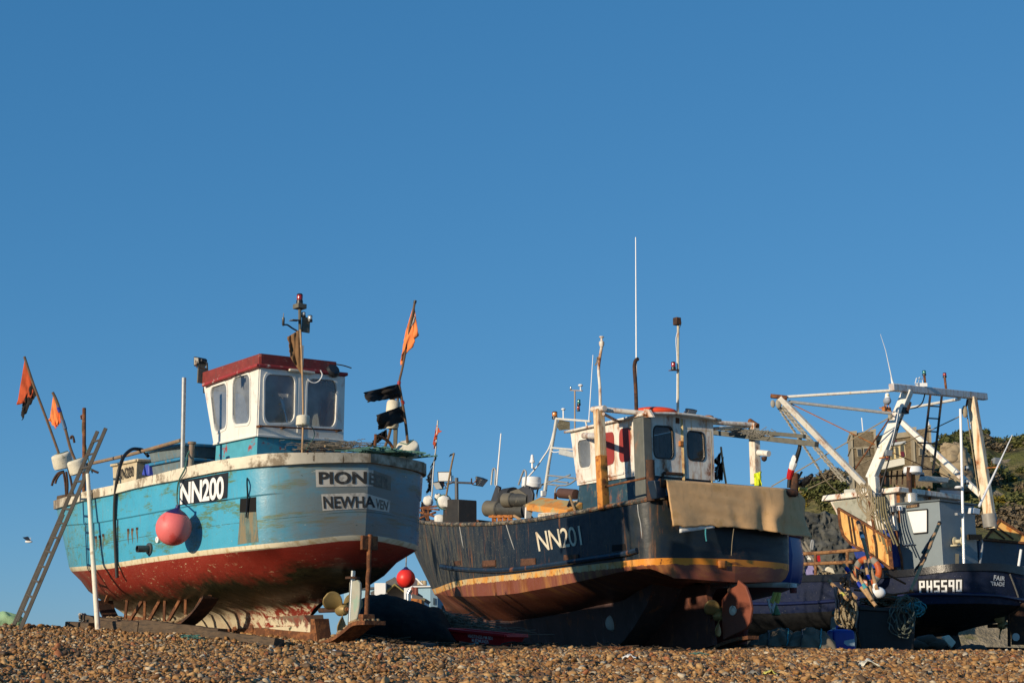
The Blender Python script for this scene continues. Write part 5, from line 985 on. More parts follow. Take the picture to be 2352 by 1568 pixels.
# wheelhouse
W2 = 1.02; fc2 = b2.fb(B2(1481, 1090, W2))[0]; SD2 = lambda u, v: B2(u, v, W2); AF2 = lambda u, v: T2(u, v, fc2)
z2b = b2.fb(B2(1481, 1090, W2))[2]; z2t = b2.fb(B2(1481, 954, W2))[2]; f2b = b2.fb(SD2(1328, 1117))[0]; f2t = b2.fb(SD2(1312, 991))[0]; bs2 = b2.fb(AF2(1637, 1000))[1]; z2tf = b2.fb(SD2(1313, 992))[2]
wm2 = M['white_rusty']
sq2 = [[(1328, 1012), (1357, 1007), (1359.5, 1071), (1333.5, 1075)], [(1389, 994.5), (1412.5, 991), (1414, 1063), (1390.6, 1071.5)], [(1425, 985), (1450.5, 981), (1450.5, 1058.5), (1425, 1061.5)]]
aq2 = [[(1499.5, 979), (1542.5, 981.5), (1545.5, 1052.5), (1501.5, 1049.5)], [(1577.5, 990), (1614, 994), (1617, 1057), (1579, 1054.5)]]
camb = lambda b: .07 * (1 - (b / W2) ** 2)
topa = [L2(fc2, lerp(W2, bs2, k / 8), z2t + camb(lerp(W2, bs2, k / 8))) for k in range(9)]
wh = MB(); q = holed([L2(fc2, W2, z2b), L2(fc2, W2, z2t), L2(f2t, W2, z2tf), L2(f2b, W2, z2b)], [[SD2(*p) for p in quadround(sq2[0], .22)]]); wh.add(q.v, q.f)
q = holed([L2(fc2, W2, z2b)] + topa + [L2(fc2, bs2, z2b)], [[AF2(*p) for p in quadround(q_, .2)] for q_ in aq2]); wh.add(q.v, q.f)
wh.add([L2(fc2, bs2, z2b), L2(fc2, bs2, z2t), L2(f2t, bs2, z2tf), L2(f2b, bs2, z2b)], [(0, 1, 2, 3)])
fro = [L2(f2b, W2, z2b), L2(f2t, W2, z2tf), L2(f2t, bs2, z2tf), L2(f2b, bs2, z2b)]
wh.add(fro, [(0, 1, 2, 3)])
wheel2 = wh.build('wheelhouse', wm2, boat2, smooth=0, solid=.04)
w_ = ringed(SD2, sq2[0], b2.s, .22, .07, .025).build('window', wm2, wheel2, smooth=0); flatpoly([SD2(*p) for p in quadround(sq2[0], .22, grow=.02)]).build('pane', M['window_dusty'], w_, smooth=0)
for q_ in sq2[1:]:
    w_ = ringed(SD2, q_, b2.s, .22, .06, .012).build('window', wm2, wheel2, smooth=0); q = flatpoly([SD2(*p) + b2.s * .028 for p in quadround(q_, .22)]); q.build('red_board', W('red_board', (.29, .036, .03), .6, var=.1, rust=.04), w_, smooth=0, solid=.01)
for q_ in aq2:
    w_ = ringed(AF2, q_, -b2.f, .2, .045, .03).build('window', M['black_rubber'], wheel2, smooth=0); flatpoly([AF2(*p) for p in quadround(q_, .2, grow=.02)]).build('pane', M['window_dark'], w_, smooth=0)
lz = b2.zfit(RT2, fc2 + 1, 1.8) - .3
MB().hexa([L2(fc2 + .015, W2 - .015, lz), L2(f2b + .2, W2 - .015, lz), L2(f2b + .2, bs2 + .015, lz), L2(fc2 + .015, bs2 + .015, lz)], [L2(fc2 + .015, W2 - .015, z2b), L2(f2b - .02, W2 - .015, z2b), L2(f2b - .02, bs2 + .015, z2b), L2(fc2 + .015, bs2 + .015, z2b)]).build('coaming', W('navy_coaming', (.022, .06, .09), .55, var=.3, sec=(.09, .11, .10), secthr=.56, secscale=6, rust=.14), wheel2, smooth=0)
# door frame, handle, stains and ledge
mb = MB().bar(AF2(1564, 962) - b2.f * .015, AF2(1570, 1135) - b2.f * .015, .05, .05); mb.bar(AF2(1572, 984) - b2.f * .01, AF2(1632, 991) - b2.f * .01, .02, .02); mb.bar(AF2(1631, 990) - b2.f * .01, AF2(1634, 1110) - b2.f * .01, .025, .02); dr = mb.build('door_frame', W('rusty_yellow_frame', (.60, .46, .22), .6, var=.2, rust=.45, rustscale=7), wheel2, bevel=.004)
mb = MB().box(AF2(1561, 1019) - b2.f * .04, (.06, .08, .1), (b2.f, b2.s, V((0, 0, 1)))); mb.build('door_handle', M['rust_orange'], dr, bevel=.01)
mb = MB().bar(AF2(1521, 1086) - b2.f * .03, AF2(1565, 1089) - b2.f * .03, .06, .05); mb.bar(AF2(1520, 1086) - b2.f * .03, AF2(1520, 1135) - b2.f * .03, .05, .05); mb.build('burnt_ledge', M['rust_dark'], wheel2, bevel=.01)
mb = MB().bar(SD2(1333, 1107) + b2.s * .03, SD2(1436, 1086) + b2.s * .03, .03, .04); mb.build('hand_ledge', wm2, wheel2)
MB().box(AF2(1554, 966) - b2.f * .02, (.04, .08, .1), (b2.f, b2.s, V((0, 0, 1)))).build('vent', M['rust'], wheel2)
mb = MB(); 
def roof2(s, t):
    b = lerp(W2 + .09, bs2 - .09, s); f = lerp(fc2 - .16, f2t + .12, t); return L2(f, b, lerp(z2t, z2tf, t) + camb(b) + .02)
mb.grid(roof2, 12, 6); roof_ = mb.build('roof', wm2, wheel2, solid=.045, smooth=60)
MB().hexa([B2(1478, 958, W2 + .05), B2(1500, 957, W2 + .02), B2(1490, 940, W2 + .05), B2(1479, 938, W2 + .05)], [p - b2.s * .05 for p in (B2(1478, 958, W2 + .05), B2(1500, 957, W2 + .02), B2(1490, 940, W2 + .05), B2(1479, 938, W2 + .05))]).build('knee_bracket', wm2, roof_)
RF = lambda u, v: T2(u, v, fc2 + .8)
mb = MB(); mb.sphere(RF(1502, 946), .30, 22, (1.5, .9, .32)); lr = thing('life_raft', 'orange-red life raft case lying on the rusty wheelhouse roof', 'life raft', RF(1502, 950)); mb.build('case', W('orange_red_plastic', (.72, .07, .02), .5, var=.15), lr, smooth=180)
MB().tube([RF(1479, 952), RF(1528, 938)], .012, 6).build('strap', M['rope'], lr)
# grey casing in front of the corner, exhaust, masts, whips
mb = MB(); a = B2(1459, 961, W2 + .3); mb.hexa([L2(*(b2.fb(B2(1459, 1145, W2 + .12))[:2]), b2.fb(B2(1459, 1150, W2 + .12))[2]) + o_ for o_ in (V((0, 0, 0)), b2.f * -.30, b2.f * -.30 - b2.s * .2, -b2.s * .2)], [B2(1453, 961, W2 + .12) + o_ for o_ in (V((0, 0, 0)), b2.f * -.30, b2.f * -.30 - b2.s * .2, -b2.s * .2)]); mb.build('exhaust_casing', W('grey_casing', (.12, .125, .11), .6, var=.2, streak=(.2, .18, .13), streakthr=.56, rust=.1), boat2, bevel=.015)
EX = lambda u, v: B2(u, v, W2 + .02)
MB().tube(spline([EX(1462, 965), EX(1460.5, 900), EX(1457.5, 850), EX(1457.5, 838), EX(1460, 828), EX(1465, 824)], 5), .036, 12).build('exhaust_pipe', M['rust_dark'], boat2)
MB().tube([T2(1462, 930, fc2 + 1.4), T2(1460, 545, fc2 + 1.4)], [.016, .009], 8).build('whip_aerial', M['white_clean'], boat2)
ma = MB().tube([RF(1557, 948), RF(1557.6, 748)], .026, 10).build('mast', W('cream_mast', (.5, .46, .36), .6, var=.2, rust=.12), boat2); mb = MB().box(RF(1555, 738), (.12, .12, .15), (b2.f, b2.s, V((0, 0, 1)))); mb.build('camera_box', M['rust_dark'], ma, bevel=.01)
MB().tube(spline([RF(1563, 735), RF(1564, 745), RF(1553, 775), RF(1555, 830), RF(1554, 945)], 4), .008, 5).build('cable', M['white_clean'], ma)
mb = MB().bar(RF(1539, 850), RF(1557, 850), .1, .012); mb.build('lamp_bracket', M['rust'], ma); lamp(RF(1547, 849), .048, .16, M['glass_red'], ma, name='red_lamp')
mb = MB(); c_ = RF(1582, 943); floodlight(c_, (-b2.f * .6 + V((0, 0, -.5))), .24, roof_)
mb = MB().tube([RF(1508, 950), RF(1540, 945), RF(1553, 946)], .012, 6); mb.tube(spline([RF(1488, 950), RF(1507, 955), RF(1512, 942)], 4), .014, 6); mb.build('roof_rail', M['steel'], roof_)
MB().lathe(T2(1626, 962, fc2 + .2), (0, 0, 1), [(.12, 0), (.11, .05), (.05, .07)], 14).build('roof_vent', M['rust_orange'], roof_)
# port gallows
GP = 1.78; G = lambda u, v: B2(u, v, GP)
mb = MB().bar(G(1375, 940), G(1386.5, 1168), .15, .16, up=b2.s); gal = mb.build('gallows_post', W('gallows_paint', (.70, .60, .42), .55, var=.12, streak=(.6, .3, .06), streakthr=.45, rust=.42, rustscale=2.6), boat2, bevel=.012)
MB().bar(G(1380.5, 1046), G(1387, 1172), .157, .167, up=b2.s).build('rusted_foot', W('orange_rusted_paint', (.60, .24, .04), .65, var=.25, sec=(.30, .09, .02), secthr=.52, secscale=5, rust=.3), gal, bevel=.012); ga2 = G(1376, 939); mb = MB().tube([G(1361, 940), G(1389, 937)], .055, 12); mb.build('post_cap', wm2, gal)
MB().tube([ga2, AF2(1482, 948) + b2.f * .05], .05, 12).build('gallows_beam', wm2, gal); MB().tube([G(1386, 950), B2(1420, 968, W2 + .02)], .03, 8).build('brace', W('copper_brace', (.35, .25, .2), .5, var=.2, rust=.2), gal)
MB().tube([B2(1341, 1000, W2 + .12), G(1374, 1002)], .058, 14).build('stub_pipe', wm2, gal); MB().tube([G(1391, 1117), B2(1483, 1097, 1.72)], .02, 8).build('side_rail', M['rust'], gal)
mb = MB().tube(spline([G(1379, 935), G(1378, 890), G(1375, 850), G(1378, 820), G(1382, 797)], 5), .028, 9); mb.lathe(G(1382, 797), (0, 0, 1), [(.03, 0), (.05, .05), (.05, .1), (.02, .12), (.02, .17), (.045, .18), (.045, .2)], 12); mb.build('aerial_mast', M['white_rusty'], gal)
mb = cloth([(1377, 817), (1371, 821), (1367, 840), (1376, 828)], G, rip=.1, wav=.03); mb.build('bird_scarer', M['canvas'], gal, solid=.004)
# starboard gallows and booms
GS = -1.72; G3 = lambda u, v: B2(u, v, GS)
ga3 = MB().bar(G3(1731.5, 972), G3(1736, 1112), .155, .16, up=b2.s).build('gallows_post', W('gallows_paint_pale', (.72, .68, .58), .55, var=.1, rust=.28, rustscale=5), boat2, bevel=.012)
mb = MB().tube([AF2(1638, 968) + b2.f * .1, G3(1731, 975)], .045, 10); mb.tube([AF2(1640, 981) + b2.f * .3, G3(1728, 978)], .035, 10); mb.build('gallows_beam', wm2, ga3); MB().tube([G3(1722, 966), G3(1740, 978)], .05, 12).build('post_cap', M['rust'], ga3)
MB().tube([G3(1742, 1039), G3(1766, 1041.5)], .06, 14).build('stub_pipe', M['white'], ga3); MB().lathe(G3(1755, 1049), (0, 0, -1), [(.06, 0), (.05, .06), (.01, .09)], 12).build('stub_lamp', M['rust_dark'], ga3)
BM = lambda u, v: B2(u, v, -1.55)
mb = MB().bar(BM(1630, 992), BM(1876, 1020), .115, .10); single(mb, 'timber_boom', 'long grey timber boom, lower of the two sticking out past the white post', 'boom', M['wood_grey'], bevel=.008)
single(MB().bar(BM(1656, 984), BM(1848, 1002), .08, .075), 'timber_boom', 'shorter grey timber boom, upper of the two past the white post', 'boom', M['wood_grey'], bevel=.008)
mb = MB()
for k in range(60):
    a = rg2.random(); p = BM(lerp(1690, 1770, a), lerp(990, 1001, a)); mb.tube([p + V((0, -.08, rg2.gauss(0, .04))), p + V((rg2.gauss(0, .12), -.09, rg2.gauss(0, .05))), p + V((rg2.gauss(0, .2), -.07, rg2.gauss(0, .04)))], .007, 4)
single(mb, 'net_roll', 'grey netting lashed between the timber booms', 'net', M['canvas'])
AR = lambda u, v: B2(u, v, -1.6)
fl = thing('furled_flag', 'furled black, white and red flag hanging from the end of the timber boom', 'flag', AR(1811, 1118)); MB().tube(spline([AR(1838, 1006), AR(1836, 1030), AR(1826, 1060), AR(1815, 1088), AR(1811, 1120)], 5), [.03 + .012 * math.sin(k / 20 * 3.1) for k in range(21)], 9).build('grey_part', M['black_rubber'], fl)
MB().tube(spline([AR(1828, 1046), AR(1823, 1062), AR(1818, 1078)], 5), [.05, .06, .065, .07, .065, .07, .075, .07, .065, .06, .055], 9).build('white_part', M['white_clean'], fl); MB().tube(spline([AR(1818, 1077), AR(1814, 1090), AR(1812, 1100)], 5), [.06, .065, .065, .06, .06, .058, .055, .055, .05, .05, .045], 9).build('red_part', M['red_plastic'], fl)
single(cloth([(1732, 1087), (1748, 1082), (1749, 1116), (1733, 1115)], lambda u, v: B2(u, v, GS + .12), rip=.04, wav=.07), 'hi_vis_cloth', 'bright yellow cloth tied to the foot of the white post', 'cloth', M['hiviz'], solid=.01, smooth=180)
FG = lambda u, v: T2(u, v, fc2 - .5)
dan('short bamboo flag pole with torn black plastic by the wheelhouse corner', [(1656, 1026), (1660, 1060), (1668, 1112)], .02, lambda u, v: B2(u, v, -1.0), flags=[([(1656, 1036), (1642, 1055), (1640, 1103), (1652, 1100)], M['bag'], dict(rip=.14, wav=.08)), ([(1662, 1048), (1650, 1075), (1652, 1104), (1660, 1102)], M['bag'], dict(rip=.14, wav=.06))], m=M['bamboo'])
# stern roller with carpet
RL = -.10; RO = lambda u, v: T2(u, v, RL)
MB().tube([RO(1516, 1108), RO(1826, 1132)], .075, 14).build('stern_roller', M['rust_dark'], boat2)
mb = MB().hexa([RO(1503, 1102), RO(1530, 1104), RO(1530, 1142), RO(1512, 1144)], [p + b2.f * .2 for p in (RO(1503, 1102), RO(1530, 1104), RO(1530, 1142), RO(1512, 1144))]); mb.build('roller_bracket', navyblue, boat2, bevel=.015)
MB().tube([T2(1493, 1056, .25), T2(1496, 1150, .25)], .078, 14).build('mooring_post', M['rust_dark'], boat2); MB().tube([B2(1826, 1086, -1.7), B2(1824, 1150, -1.7)], .075, 14).build('mooring_post', M['rust_dark'], boat2)
top = pchip([(0, 1100.5), (.25, 1107), (.5, 1113.5), (.75, 1119), (.9, 1124), (.96, 1131), (1, 1146)]); bot = pchip([(0, 1208.5), (.2, 1209.5), (.4, 1211), (.65, 1217), (.88, 1229), (1, 1236)])
ul = lambda s, t: lerp(lerp(1530, 1541, t), lerp(1848, 1852, t), s)
def carp(s, t):
    if t < .12: k = t / .12; p = carp(s, .12); return p + b2.f * (.26 * (1 - k)) + V((0, 0, .03 * math.sin(k * 3) - .06 * (1 - k)))
    t = (t - .12) / .88; u = ul(s, t); v = lerp(top(s), bot(s) + 5 * nz(s * 6, 3.3) + 1.6 * nz(s * 31, 1.1), t); f = RL - .10 + (.75 * max(0, (s - .84) / .16) ** 1.6)
    wv = t * (.10 * math.sin(s * 34 + 3 * nz(s * 5, t * 1.5) + t) * max(0, s - .4) * 1.6 + .03 * nz(s * 6, t * 1.2, 4)) + .003 * nz(s * 30, t * 22, 7) + .012 * nz(s * 4 - t * 5, t * 4, 9)
    p = T2(u, v, f); return p - b2.f * (wv + .05 * t) + V((0, 0, .03 * nz(s * 16, 3) * (t > .95)))
cpm = W('brown_carpet', (.66, .405, .195), .95, var=.12, scale=3, sec=(.56, .335, .14), secthr=.57, secscale=2.5, streak=(.45, .28, .14), streakthr=.6, bump=.5, bscale=110)
mb = MB().grid(carp, 90, 30); single(mb, 'carpet', 'brown carpet draped over the stern roller of the navy boat', 'carpet', cpm, smooth=180, solid=.012)
mb = MB().grid(lambda s, t: T2(lerp(1561, 1640, s), lerp(1200, lerp(1223, 1212, s), t), RL - .12) - b2.f * .01 * math.sin(s * 8), 14, 4); single(mb, 'white_matting', 'white felt edge showing under the brown carpet', 'mat', M['white'], solid=.015, smooth=180)
for a, b_ in (((1610, 1215), (1612, 1243)),): single(MB().tube(spline([RO(*a) - b2.f * .12, RO(1609, 1228) - b2.f * .13, RO(*b_) - b2.f * .12], 4), .013, 6), 'blue_line', 'short twisted blue line hanging below the carpet', 'rope', M['rope_blue'])
single(MB().tube(spline([RO(1673, 1214) - b2.f * .14, RO(1670, 1245) - b2.f * .13, RO(1669, 1276) - b2.f * .12], 4), .006, 5), 'thin_twine', 'thin brown twine hanging from the carpet edge over the transom', 'twine', M['rope'])
single(MB().tube(spline([B2(1838, 1112, -1.9), B2(1852, 1104, -1.9), B2(1866, 1089, -1.9)], 4), [.05, .06, .07, .075, .07, .06, .05, .04, .03], 8), 'furled_pennant', 'rolled black pennant on a stick beside the carpet end', 'pennant', M['bag'])
single(MB().tube([B2(1820, 1122, -1.9), B2(1842, 1083, -1.9)], .022, 7), 'stick', 'pale wooden stick leaning on the mooring post at the carpet end', 'stick', M['wood_light']); single(MB().tube([B2(1833, 1123, -2.0), B2(1853, 1123, -2.0)], .035, 10), 'yellow_tube', 'yellow plastic tube poking out past the carpet end', 'tube', M['yellow'])
# fore gear: mast ladder with lamps
N = lambda u, v: B2(u, v, .15)
lm = MB()
for pts in ([(1278, 960), (1268.6, 1019), (1259, 1071), (1249.5, 1137)],): lm.tube([N(*q) for q in pts], .03, 8)
lm.tube([B2(1280, 962, -.5), B2(1262, 1060, -.5), B2(1252, 1137, -.5)], .028, 8); lm.bar(N(1277, 961), N(1356, 967), .04, .04); lm.tube([N(1345, 966), N(1352, 1000)], .02, 6); lm.tube([N(1267, 1028), N(1318, 1032)], .022, 6)
for v in (985, 1010, 1040, 1075): t_ = (v - 960) / 175; lm.tube([N(lerp(1278, 1250, t_), v), B2(lerp(1280, 1252, t_), v, -.5)], .018, 6)
rack = lm.build('mast_frame', W('white_frame', (.6, .58, .52), .5, var=.15, rust=.15), boat2)
lamp(N(1274.3, 962), .062, .16, M['glass_amber'], rack, name='amber_beacon'); mb = MB().lathe(N(1294, 961), (0, 0, 1), [(.016, 0), (.016, .17), (.045, .19), (.045, .21), (.02, .225)], 12); mb.build('gps_aerial', M['white_clean'], rack)
mb = MB().tube([N(1320.3, 985), N(1320.3, 896)], .016, 8); mb.bar(N(1310, 896), N(1338, 897), .02, .02); mb.build('mast_pole', W('tan_pole', (.35, .26, .17), .6), rack); MB().lathe(N(1333.5, 897), (0, 0, 1), [(.014, 0), (.014, .08), (.05, .1), (.05, .125), (.02, .14)], 12).build('gps_aerial', M['white_clean'], rack); lamp(N(1311, 896), .02, .08, M['glass_clear'], rack, name='masthead_lamp')
lamp(N(1329.7, 931), .038, .125, M['glass_green'], rack, name='green_lamp'); lamp(N(1328.5, 944), .036, .11, M['glass_red'], rack, name='red_lamp'); MB().tube([N(1362, 815), N(1352.6, 965)], [.007, .012], 6).build('whip_aerial', M['white_clean'], rack)
hc = [N(1284, 963), N(1309, 968), N(1309, 986), N(1285, 988)]; hm_ = sum(hc, V()) / 4 + b2.f * .28; MB().hexa([hm_ + (p - hm_) * .12 for p in hc], hc).build('horn', W('khaki_horn', (.2, .18, .12), .6, var=.15), rack)
mb = MB().tube(spline([N(1278, 958), N(1264, 1021), N(1246, 1052), N(1228, 1078), N(1200, 1109)], 4), .018, 6); mb.tube(spline([N(1263, 1028), N(1272, 1038), N(1300, 1033)], 4), .01, 5); mb.build('cable', M['white_clean'], rack)
mb = MB().bar(N(1287, 1037), N(1322, 1045), .09, .12); mb.build('strip_light', W('grey_lamp', (.45, .46, .44), .4), rack, bevel=.015)
mb = MB(); 
for pts in ([(1258, 1091), (1323, 1098)], [(1262, 1107), (1310, 1090)], [(1258, 1111), (1300, 1114), (1324, 1100)], [(1232, 1142), (1238, 1118), (1262, 1105)], [(1275, 1148), (1276, 1122), (1286, 1114)], [(1270, 1104), (1305, 1108)]): mb.tube(spline([N(*q) for q in pts], 3), .018, 7)
mb.build('rack_rail', M['steel'], rack)
# radar and shelter roof
K_ = lambda u, v: B2(u, v, .35)
sh = MB(); zt = b2.fb(K_(1242, 1140))
pa, pf, ps = B2(1340, 1153, .6), B2(1243, 1140, .6), None
p0 = B2(1242.4, 1140, 1.0); p1 = B2(1339, 1153, 1.0); p2 = T2(1206, 1157, b2.fb(p0)[0]); p3 = p1 + (p2 - p0); dwn = V((0, 0, -.13))
sh.hexa([p + dwn for p in (p0, p1, p3, p2)], [p0, p1, p3, p2]); shel = sh.build('shelter_roof', W('flaking_orange_paint', (.62, .26, .05), .6, var=.25, scale=4, sec=(.42, .33, .14), secthr=.48, secscale=4, rust=.2), boat2, bevel=.02)
mb = MB(); q0 = p2 + (p0 - p2) * .9; mb.prism([T2(*q, b2.fb(p0)[0] - .05) for q in [(1209, 1164), (1243, 1156), (1240, 1162), (1224, 1172), (1218, 1194), (1208, 1197)]], b2.f * .05); mb.build('roof_bracket', M['white'], shel)
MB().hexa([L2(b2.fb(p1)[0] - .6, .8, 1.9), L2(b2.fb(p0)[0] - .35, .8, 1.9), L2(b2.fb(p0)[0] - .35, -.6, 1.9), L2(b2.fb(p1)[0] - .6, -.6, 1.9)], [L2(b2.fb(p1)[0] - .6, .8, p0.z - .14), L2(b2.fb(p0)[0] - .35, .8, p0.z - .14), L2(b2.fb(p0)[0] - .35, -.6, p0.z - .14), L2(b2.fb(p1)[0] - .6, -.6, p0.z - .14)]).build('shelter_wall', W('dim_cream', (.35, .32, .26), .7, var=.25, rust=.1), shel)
rc_ = K_(1221, 1120); rr_ = 23 * rc_.y / F; ra = MB().lathe(rc_, (0, 0, 1), [(rr_ * .6, -.03), (rr_ * .98, 0), (rr_ * 1.02, .08), (rr_ * .96, .1), (rr_ * .98, .18), (rr_ * .92, .22), (rr_ * .5, .235)], 28).build('radar_dome', M['white_clean'], boat2); MB().lathe(rc_, (0, 0, -1), [(.045, 0), (.05, .02), (.045, .25)], 10).build('pedestal', M['steel'], ra)
mb = MB().lathe(K_(1222.5, 1062), (0, 0, 1), [(.055, 0), (.055, .04), (.04, .06), (.03, .15), (.02, .17)], 14); mb.lathe(K_(1222.5, 1062), (0, 0, -1), [(.02, 0), (.02, .12)], 8); mb.tube([K_(1222, 1070), N(1228, 1078)], .02, 6); mb.build('gps_aerial', M['white_clean'], rack)
MB().lathe(K_(1287, 1132), K_(1335, 1136) - K_(1287, 1132), [(.03, -.02), (.105, 0), (.105, .55), (.03, .56)], 20).build('silencer', W('brown_silencer', (.095, .048, .036), .7, var=.15), boat2); mb = MB().tube([K_(1276, 1150), K_(1276, 1134), K_(1288, 1134)], .035, 9); mb.build('silencer_pipe', M['rust_dark'], boat2)
mb = MB().box(K_(1248, 1133), (.06, .11, .12), (b2.f, b2.s, V((0, 0, 1)))); mb.build('junction_box', M['white_clean'], boat2, bevel=.01)
# net hauler
HA = lambda u, v: B2(u, v, 1.25); hl = b2.fb(HA(1119, 1167))
hau = thing('net_hauler', 'black twin-drum net hauler standing on the navy rail forward', 'net hauler', HA(1155, 1205)); grm = W('oily_grey', (.055, .055, .05), .5, var=.3, scale=10, sec=(.14, .13, .10), secthr=.6, secscale=8); khk = W('khaki_rubber', (.13, .115, .085), .6, var=.25)
def drum(a, b, r, nm, bk=.0):
    a, b = HA(*a), HA(*b) - b2.s * bk; d = (b - a); L_ = d.length; d.normalize()
    o_ = MB().lathe(a, d, [(r * .8, .12), (r * .82, 0), (r, .0), (r, L_ * .34), (r * .93, L_ * .345), (r * .9, L_), (r * .5, L_)], 26).build(nm, grm, hau, smooth=30); MB().lathe(a, d, [(r * 1.0, -.006), (r * 1.03, 0), (r * 1.03, L_ * .3), (r * .99, L_ * .31)], 26).build('collar', khk, o_, smooth=30)
drum((1119, 1167), (1184, 1171), .165, 'lower_drum', .25); drum((1159, 1148), (1198, 1146), .145, 'upper_drum', .2)
for q, dz in ([(1116, 1148), (1128, 1113), (1136, 1117), (1131, 1150), (1120, 1190)], -.25), ([(1178, 1122), (1194, 1112), (1206, 1116), (1212, 1133), (1210, 1158), (1204, 1176), (1192, 1184), (1184, 1150)], -.35): MB().prism([HA(*p) - b2.s * .12 for p in q], b2.s * -.06).build('side_plate', W('dark_plate', (.05, .05, .055), .5, var=.25), hau, bevel=.01)
mb = MB().hexa([HA(*q) - b2.s * .1 for q in [(1160, 1128), (1180, 1121), (1200, 1136), (1198, 1166)]], [HA(*q) - b2.s * .16 for q in [(1160, 1128), (1180, 1121), (1200, 1136), (1198, 1166)]]); mb.build('guard_plate', khk, hau, bevel=.01)
mb = MB().lathe(HA(1140, 1140) - b2.s * .25, b2.f * -1, [(.19, -.05), (.19, .28)], 20); mb.build('ribbed_roller', W('ribbed_rubber', (.03, .03, .032), .7, var=.5, scale=30, bump=1., bscale=30), hau)
mb = MB().tube(spline([HA(1128, 1113), HA(1131, 1083), HA(1135, 1075), HA(1138.5, 1083), HA(1137, 1114)], 5), .02, 8); mb.build('hoop', M['steel'], hau); mb = MB().tube(spline([HA(1191, 1113), HA(1201, 1084), HA(1205.7, 1079.5), HA(1208.5, 1089), HA(1206, 1117)], 5), .02, 8); mb.build('hoop', M['steel'], hau)
mb = MB(); 
for u in (1135, 1148, 1160, 1172): mb.bar(HA(u, 1182), HA(u, 1204), .1, .1)
mb.bar(HA(1128, 1186), HA(1182, 1186), .14, .05); mb.build('pedestal', M['rust_orange'], hau, bevel=.01)
MB().tube([B2(1140, 1118, .6), B2(1150.7, 995, .6)], [.02, .013], 8).build('whip_aerial', M['white_clean'], boat2)
bk = thing('basket', 'round cream plastic fish basket by the navy rail', 'basket', B2(1267, 1195, 1.45)); c_ = B2(1267, 1181, 1.35); mb = MB().lathe(c_, (0, 0, 1), [(.22, -.35), (.255, -.01), (.27, 0), (.265, .015), (.24, 0), (.2, -.3)], 30); mb.build('body', M['cream'], bk)
mb = MB()
for k in range(30): a = k * 2 * math.pi / 30; mb.bar(c_ + V((.252 * math.cos(a), .252 * math.sin(a), -.12)), c_ + V((.262 * math.cos(a), .262 * math.sin(a), -.015)), .02, .012)
mb.build('rib', M['cream'], bk)
single(MB().tube([B2(1181, 1184, 1.3), B2(1206, 1199, 1.45)], .03, 8), 'bamboo_pole', 'short bamboo pole end taped white beside the net hauler', 'pole', M['bamboo'])
single(cloth([(1311, 1140), (1303, 1165), (1306, 1185), (1328, 1180)], lambda u, v: B2(u, v, 1.2), rip=.12, wav=.08), 'torn_bag', 'torn black plastic bag caught under the orange shelter roof', 'plastic bag', M['bag'], solid=.005); single(MB().tube([B2(1308, 1138, 1.22), B2(1322, 1176, 1.22)], .025, 8), 'yellow_tipped_pole', 'brown pole with yellow tip poking through the torn bag', 'pole', M['wood_light'])
single(cloth([(1213, 1175), (1216, 1184), (1214, 1197), (1234, 1197)], lambda u, v: B2(u, v, 1.2), rip=.1, wav=.08), 'black_net_bag', 'heap of black netting in front of the white roof bracket', 'net', M['bag'], solid=.005)
# bow clutter
D = lambda u, v: B2(u, v, .45)
fg = W('bow_foam', (.72, .70, .64), .85, var=.15, bump=.9, bscale=25)
for i, (u, v, r, lb) in enumerate([(984, 1149, 12, 'white foam float, leftmost of the bow heap on the navy boat'), (1020, 1153, 16, 'largest white foam float tied with green line in the bow heap'), (1006, 1141, 9, 'small white foam float behind the two bigger bow floats'), (1009, 1193, 13, 'broken lump of white foam sitting down at the bow rail')]):
    c_ = B2(u, v, .45 - .25 * (i == 2)); r *= c_.y / F; mb = MB().sphere(c_, r, 20, (1, .9, 1.05))
    for k, p in enumerate(mb.v): d = p - c_; m_ = max(abs(d.x), abs(d.y), abs(d.z)); mb.v[k] = c_ + d * lerp(1, .82 * r / max(m_, 1e-5), .38) + d.normalized() * r * (.22 * nz(*(p * 9)) + .08 * nz(*(p * 25)))
    o_ = single(mb, 'foam_float', lb, 'float', fg, smooth=60, group='foam floats at the bow')
    if i == 1: single(MB().tube([c_ + V((r * 1.05 * math.cos(k * .4), -abs(r * .3), r * 1.05 * math.sin(k * .4))) for k in range(16)], .015, 6), 'float_lashing', 'green line wound round the largest bow float', 'rope', M['rope_green'])
dan('flag pole at the navy bow with a frayed orange top and black tatters', [(1005.6, 965), (1001, 1030), (996, 1075), (992, 1140)], .018, D, flags=[([(1003, 975), (1008, 990), (998, 1026), (994, 1020)], M['dusk_orange'], dict(rip=.22, wav=.06)), ([(1001, 1034), (1003, 1052), (990, 1075), (995, 1062)], M['bag'], dict(rip=.1, wav=.06)), ([(994, 1068), (984, 1090), (982, 1134), (990, 1128)], M['bag'], dict(rip=.12, wav=.06))], m=M['steel'])
dan('plain wooden stick standing among the foam floats at the navy bow', [(1043, 1040), (1035, 1078), (1025, 1138)], .022, D, flags=[([(1042, 1040), (1034, 1043), (1031, 1049), (1040, 1044)], M['bag'], dict(rip=.1, wav=.02))], m=M['wood_light'])
mb = MB().hexa([D(*q) for q in [(1018, 1146), (1053, 1146), (1053, 1203), (1016, 1203)]], [D(*q) - b2.s * .5 for q in [(1018, 1146), (1053, 1146), (1053, 1203), (1016, 1203)]]); mb.build('bow_locker', W('dark_locker', (.03, .027, .024), .6, var=.3, rust=.1), boat2, bevel=.02)
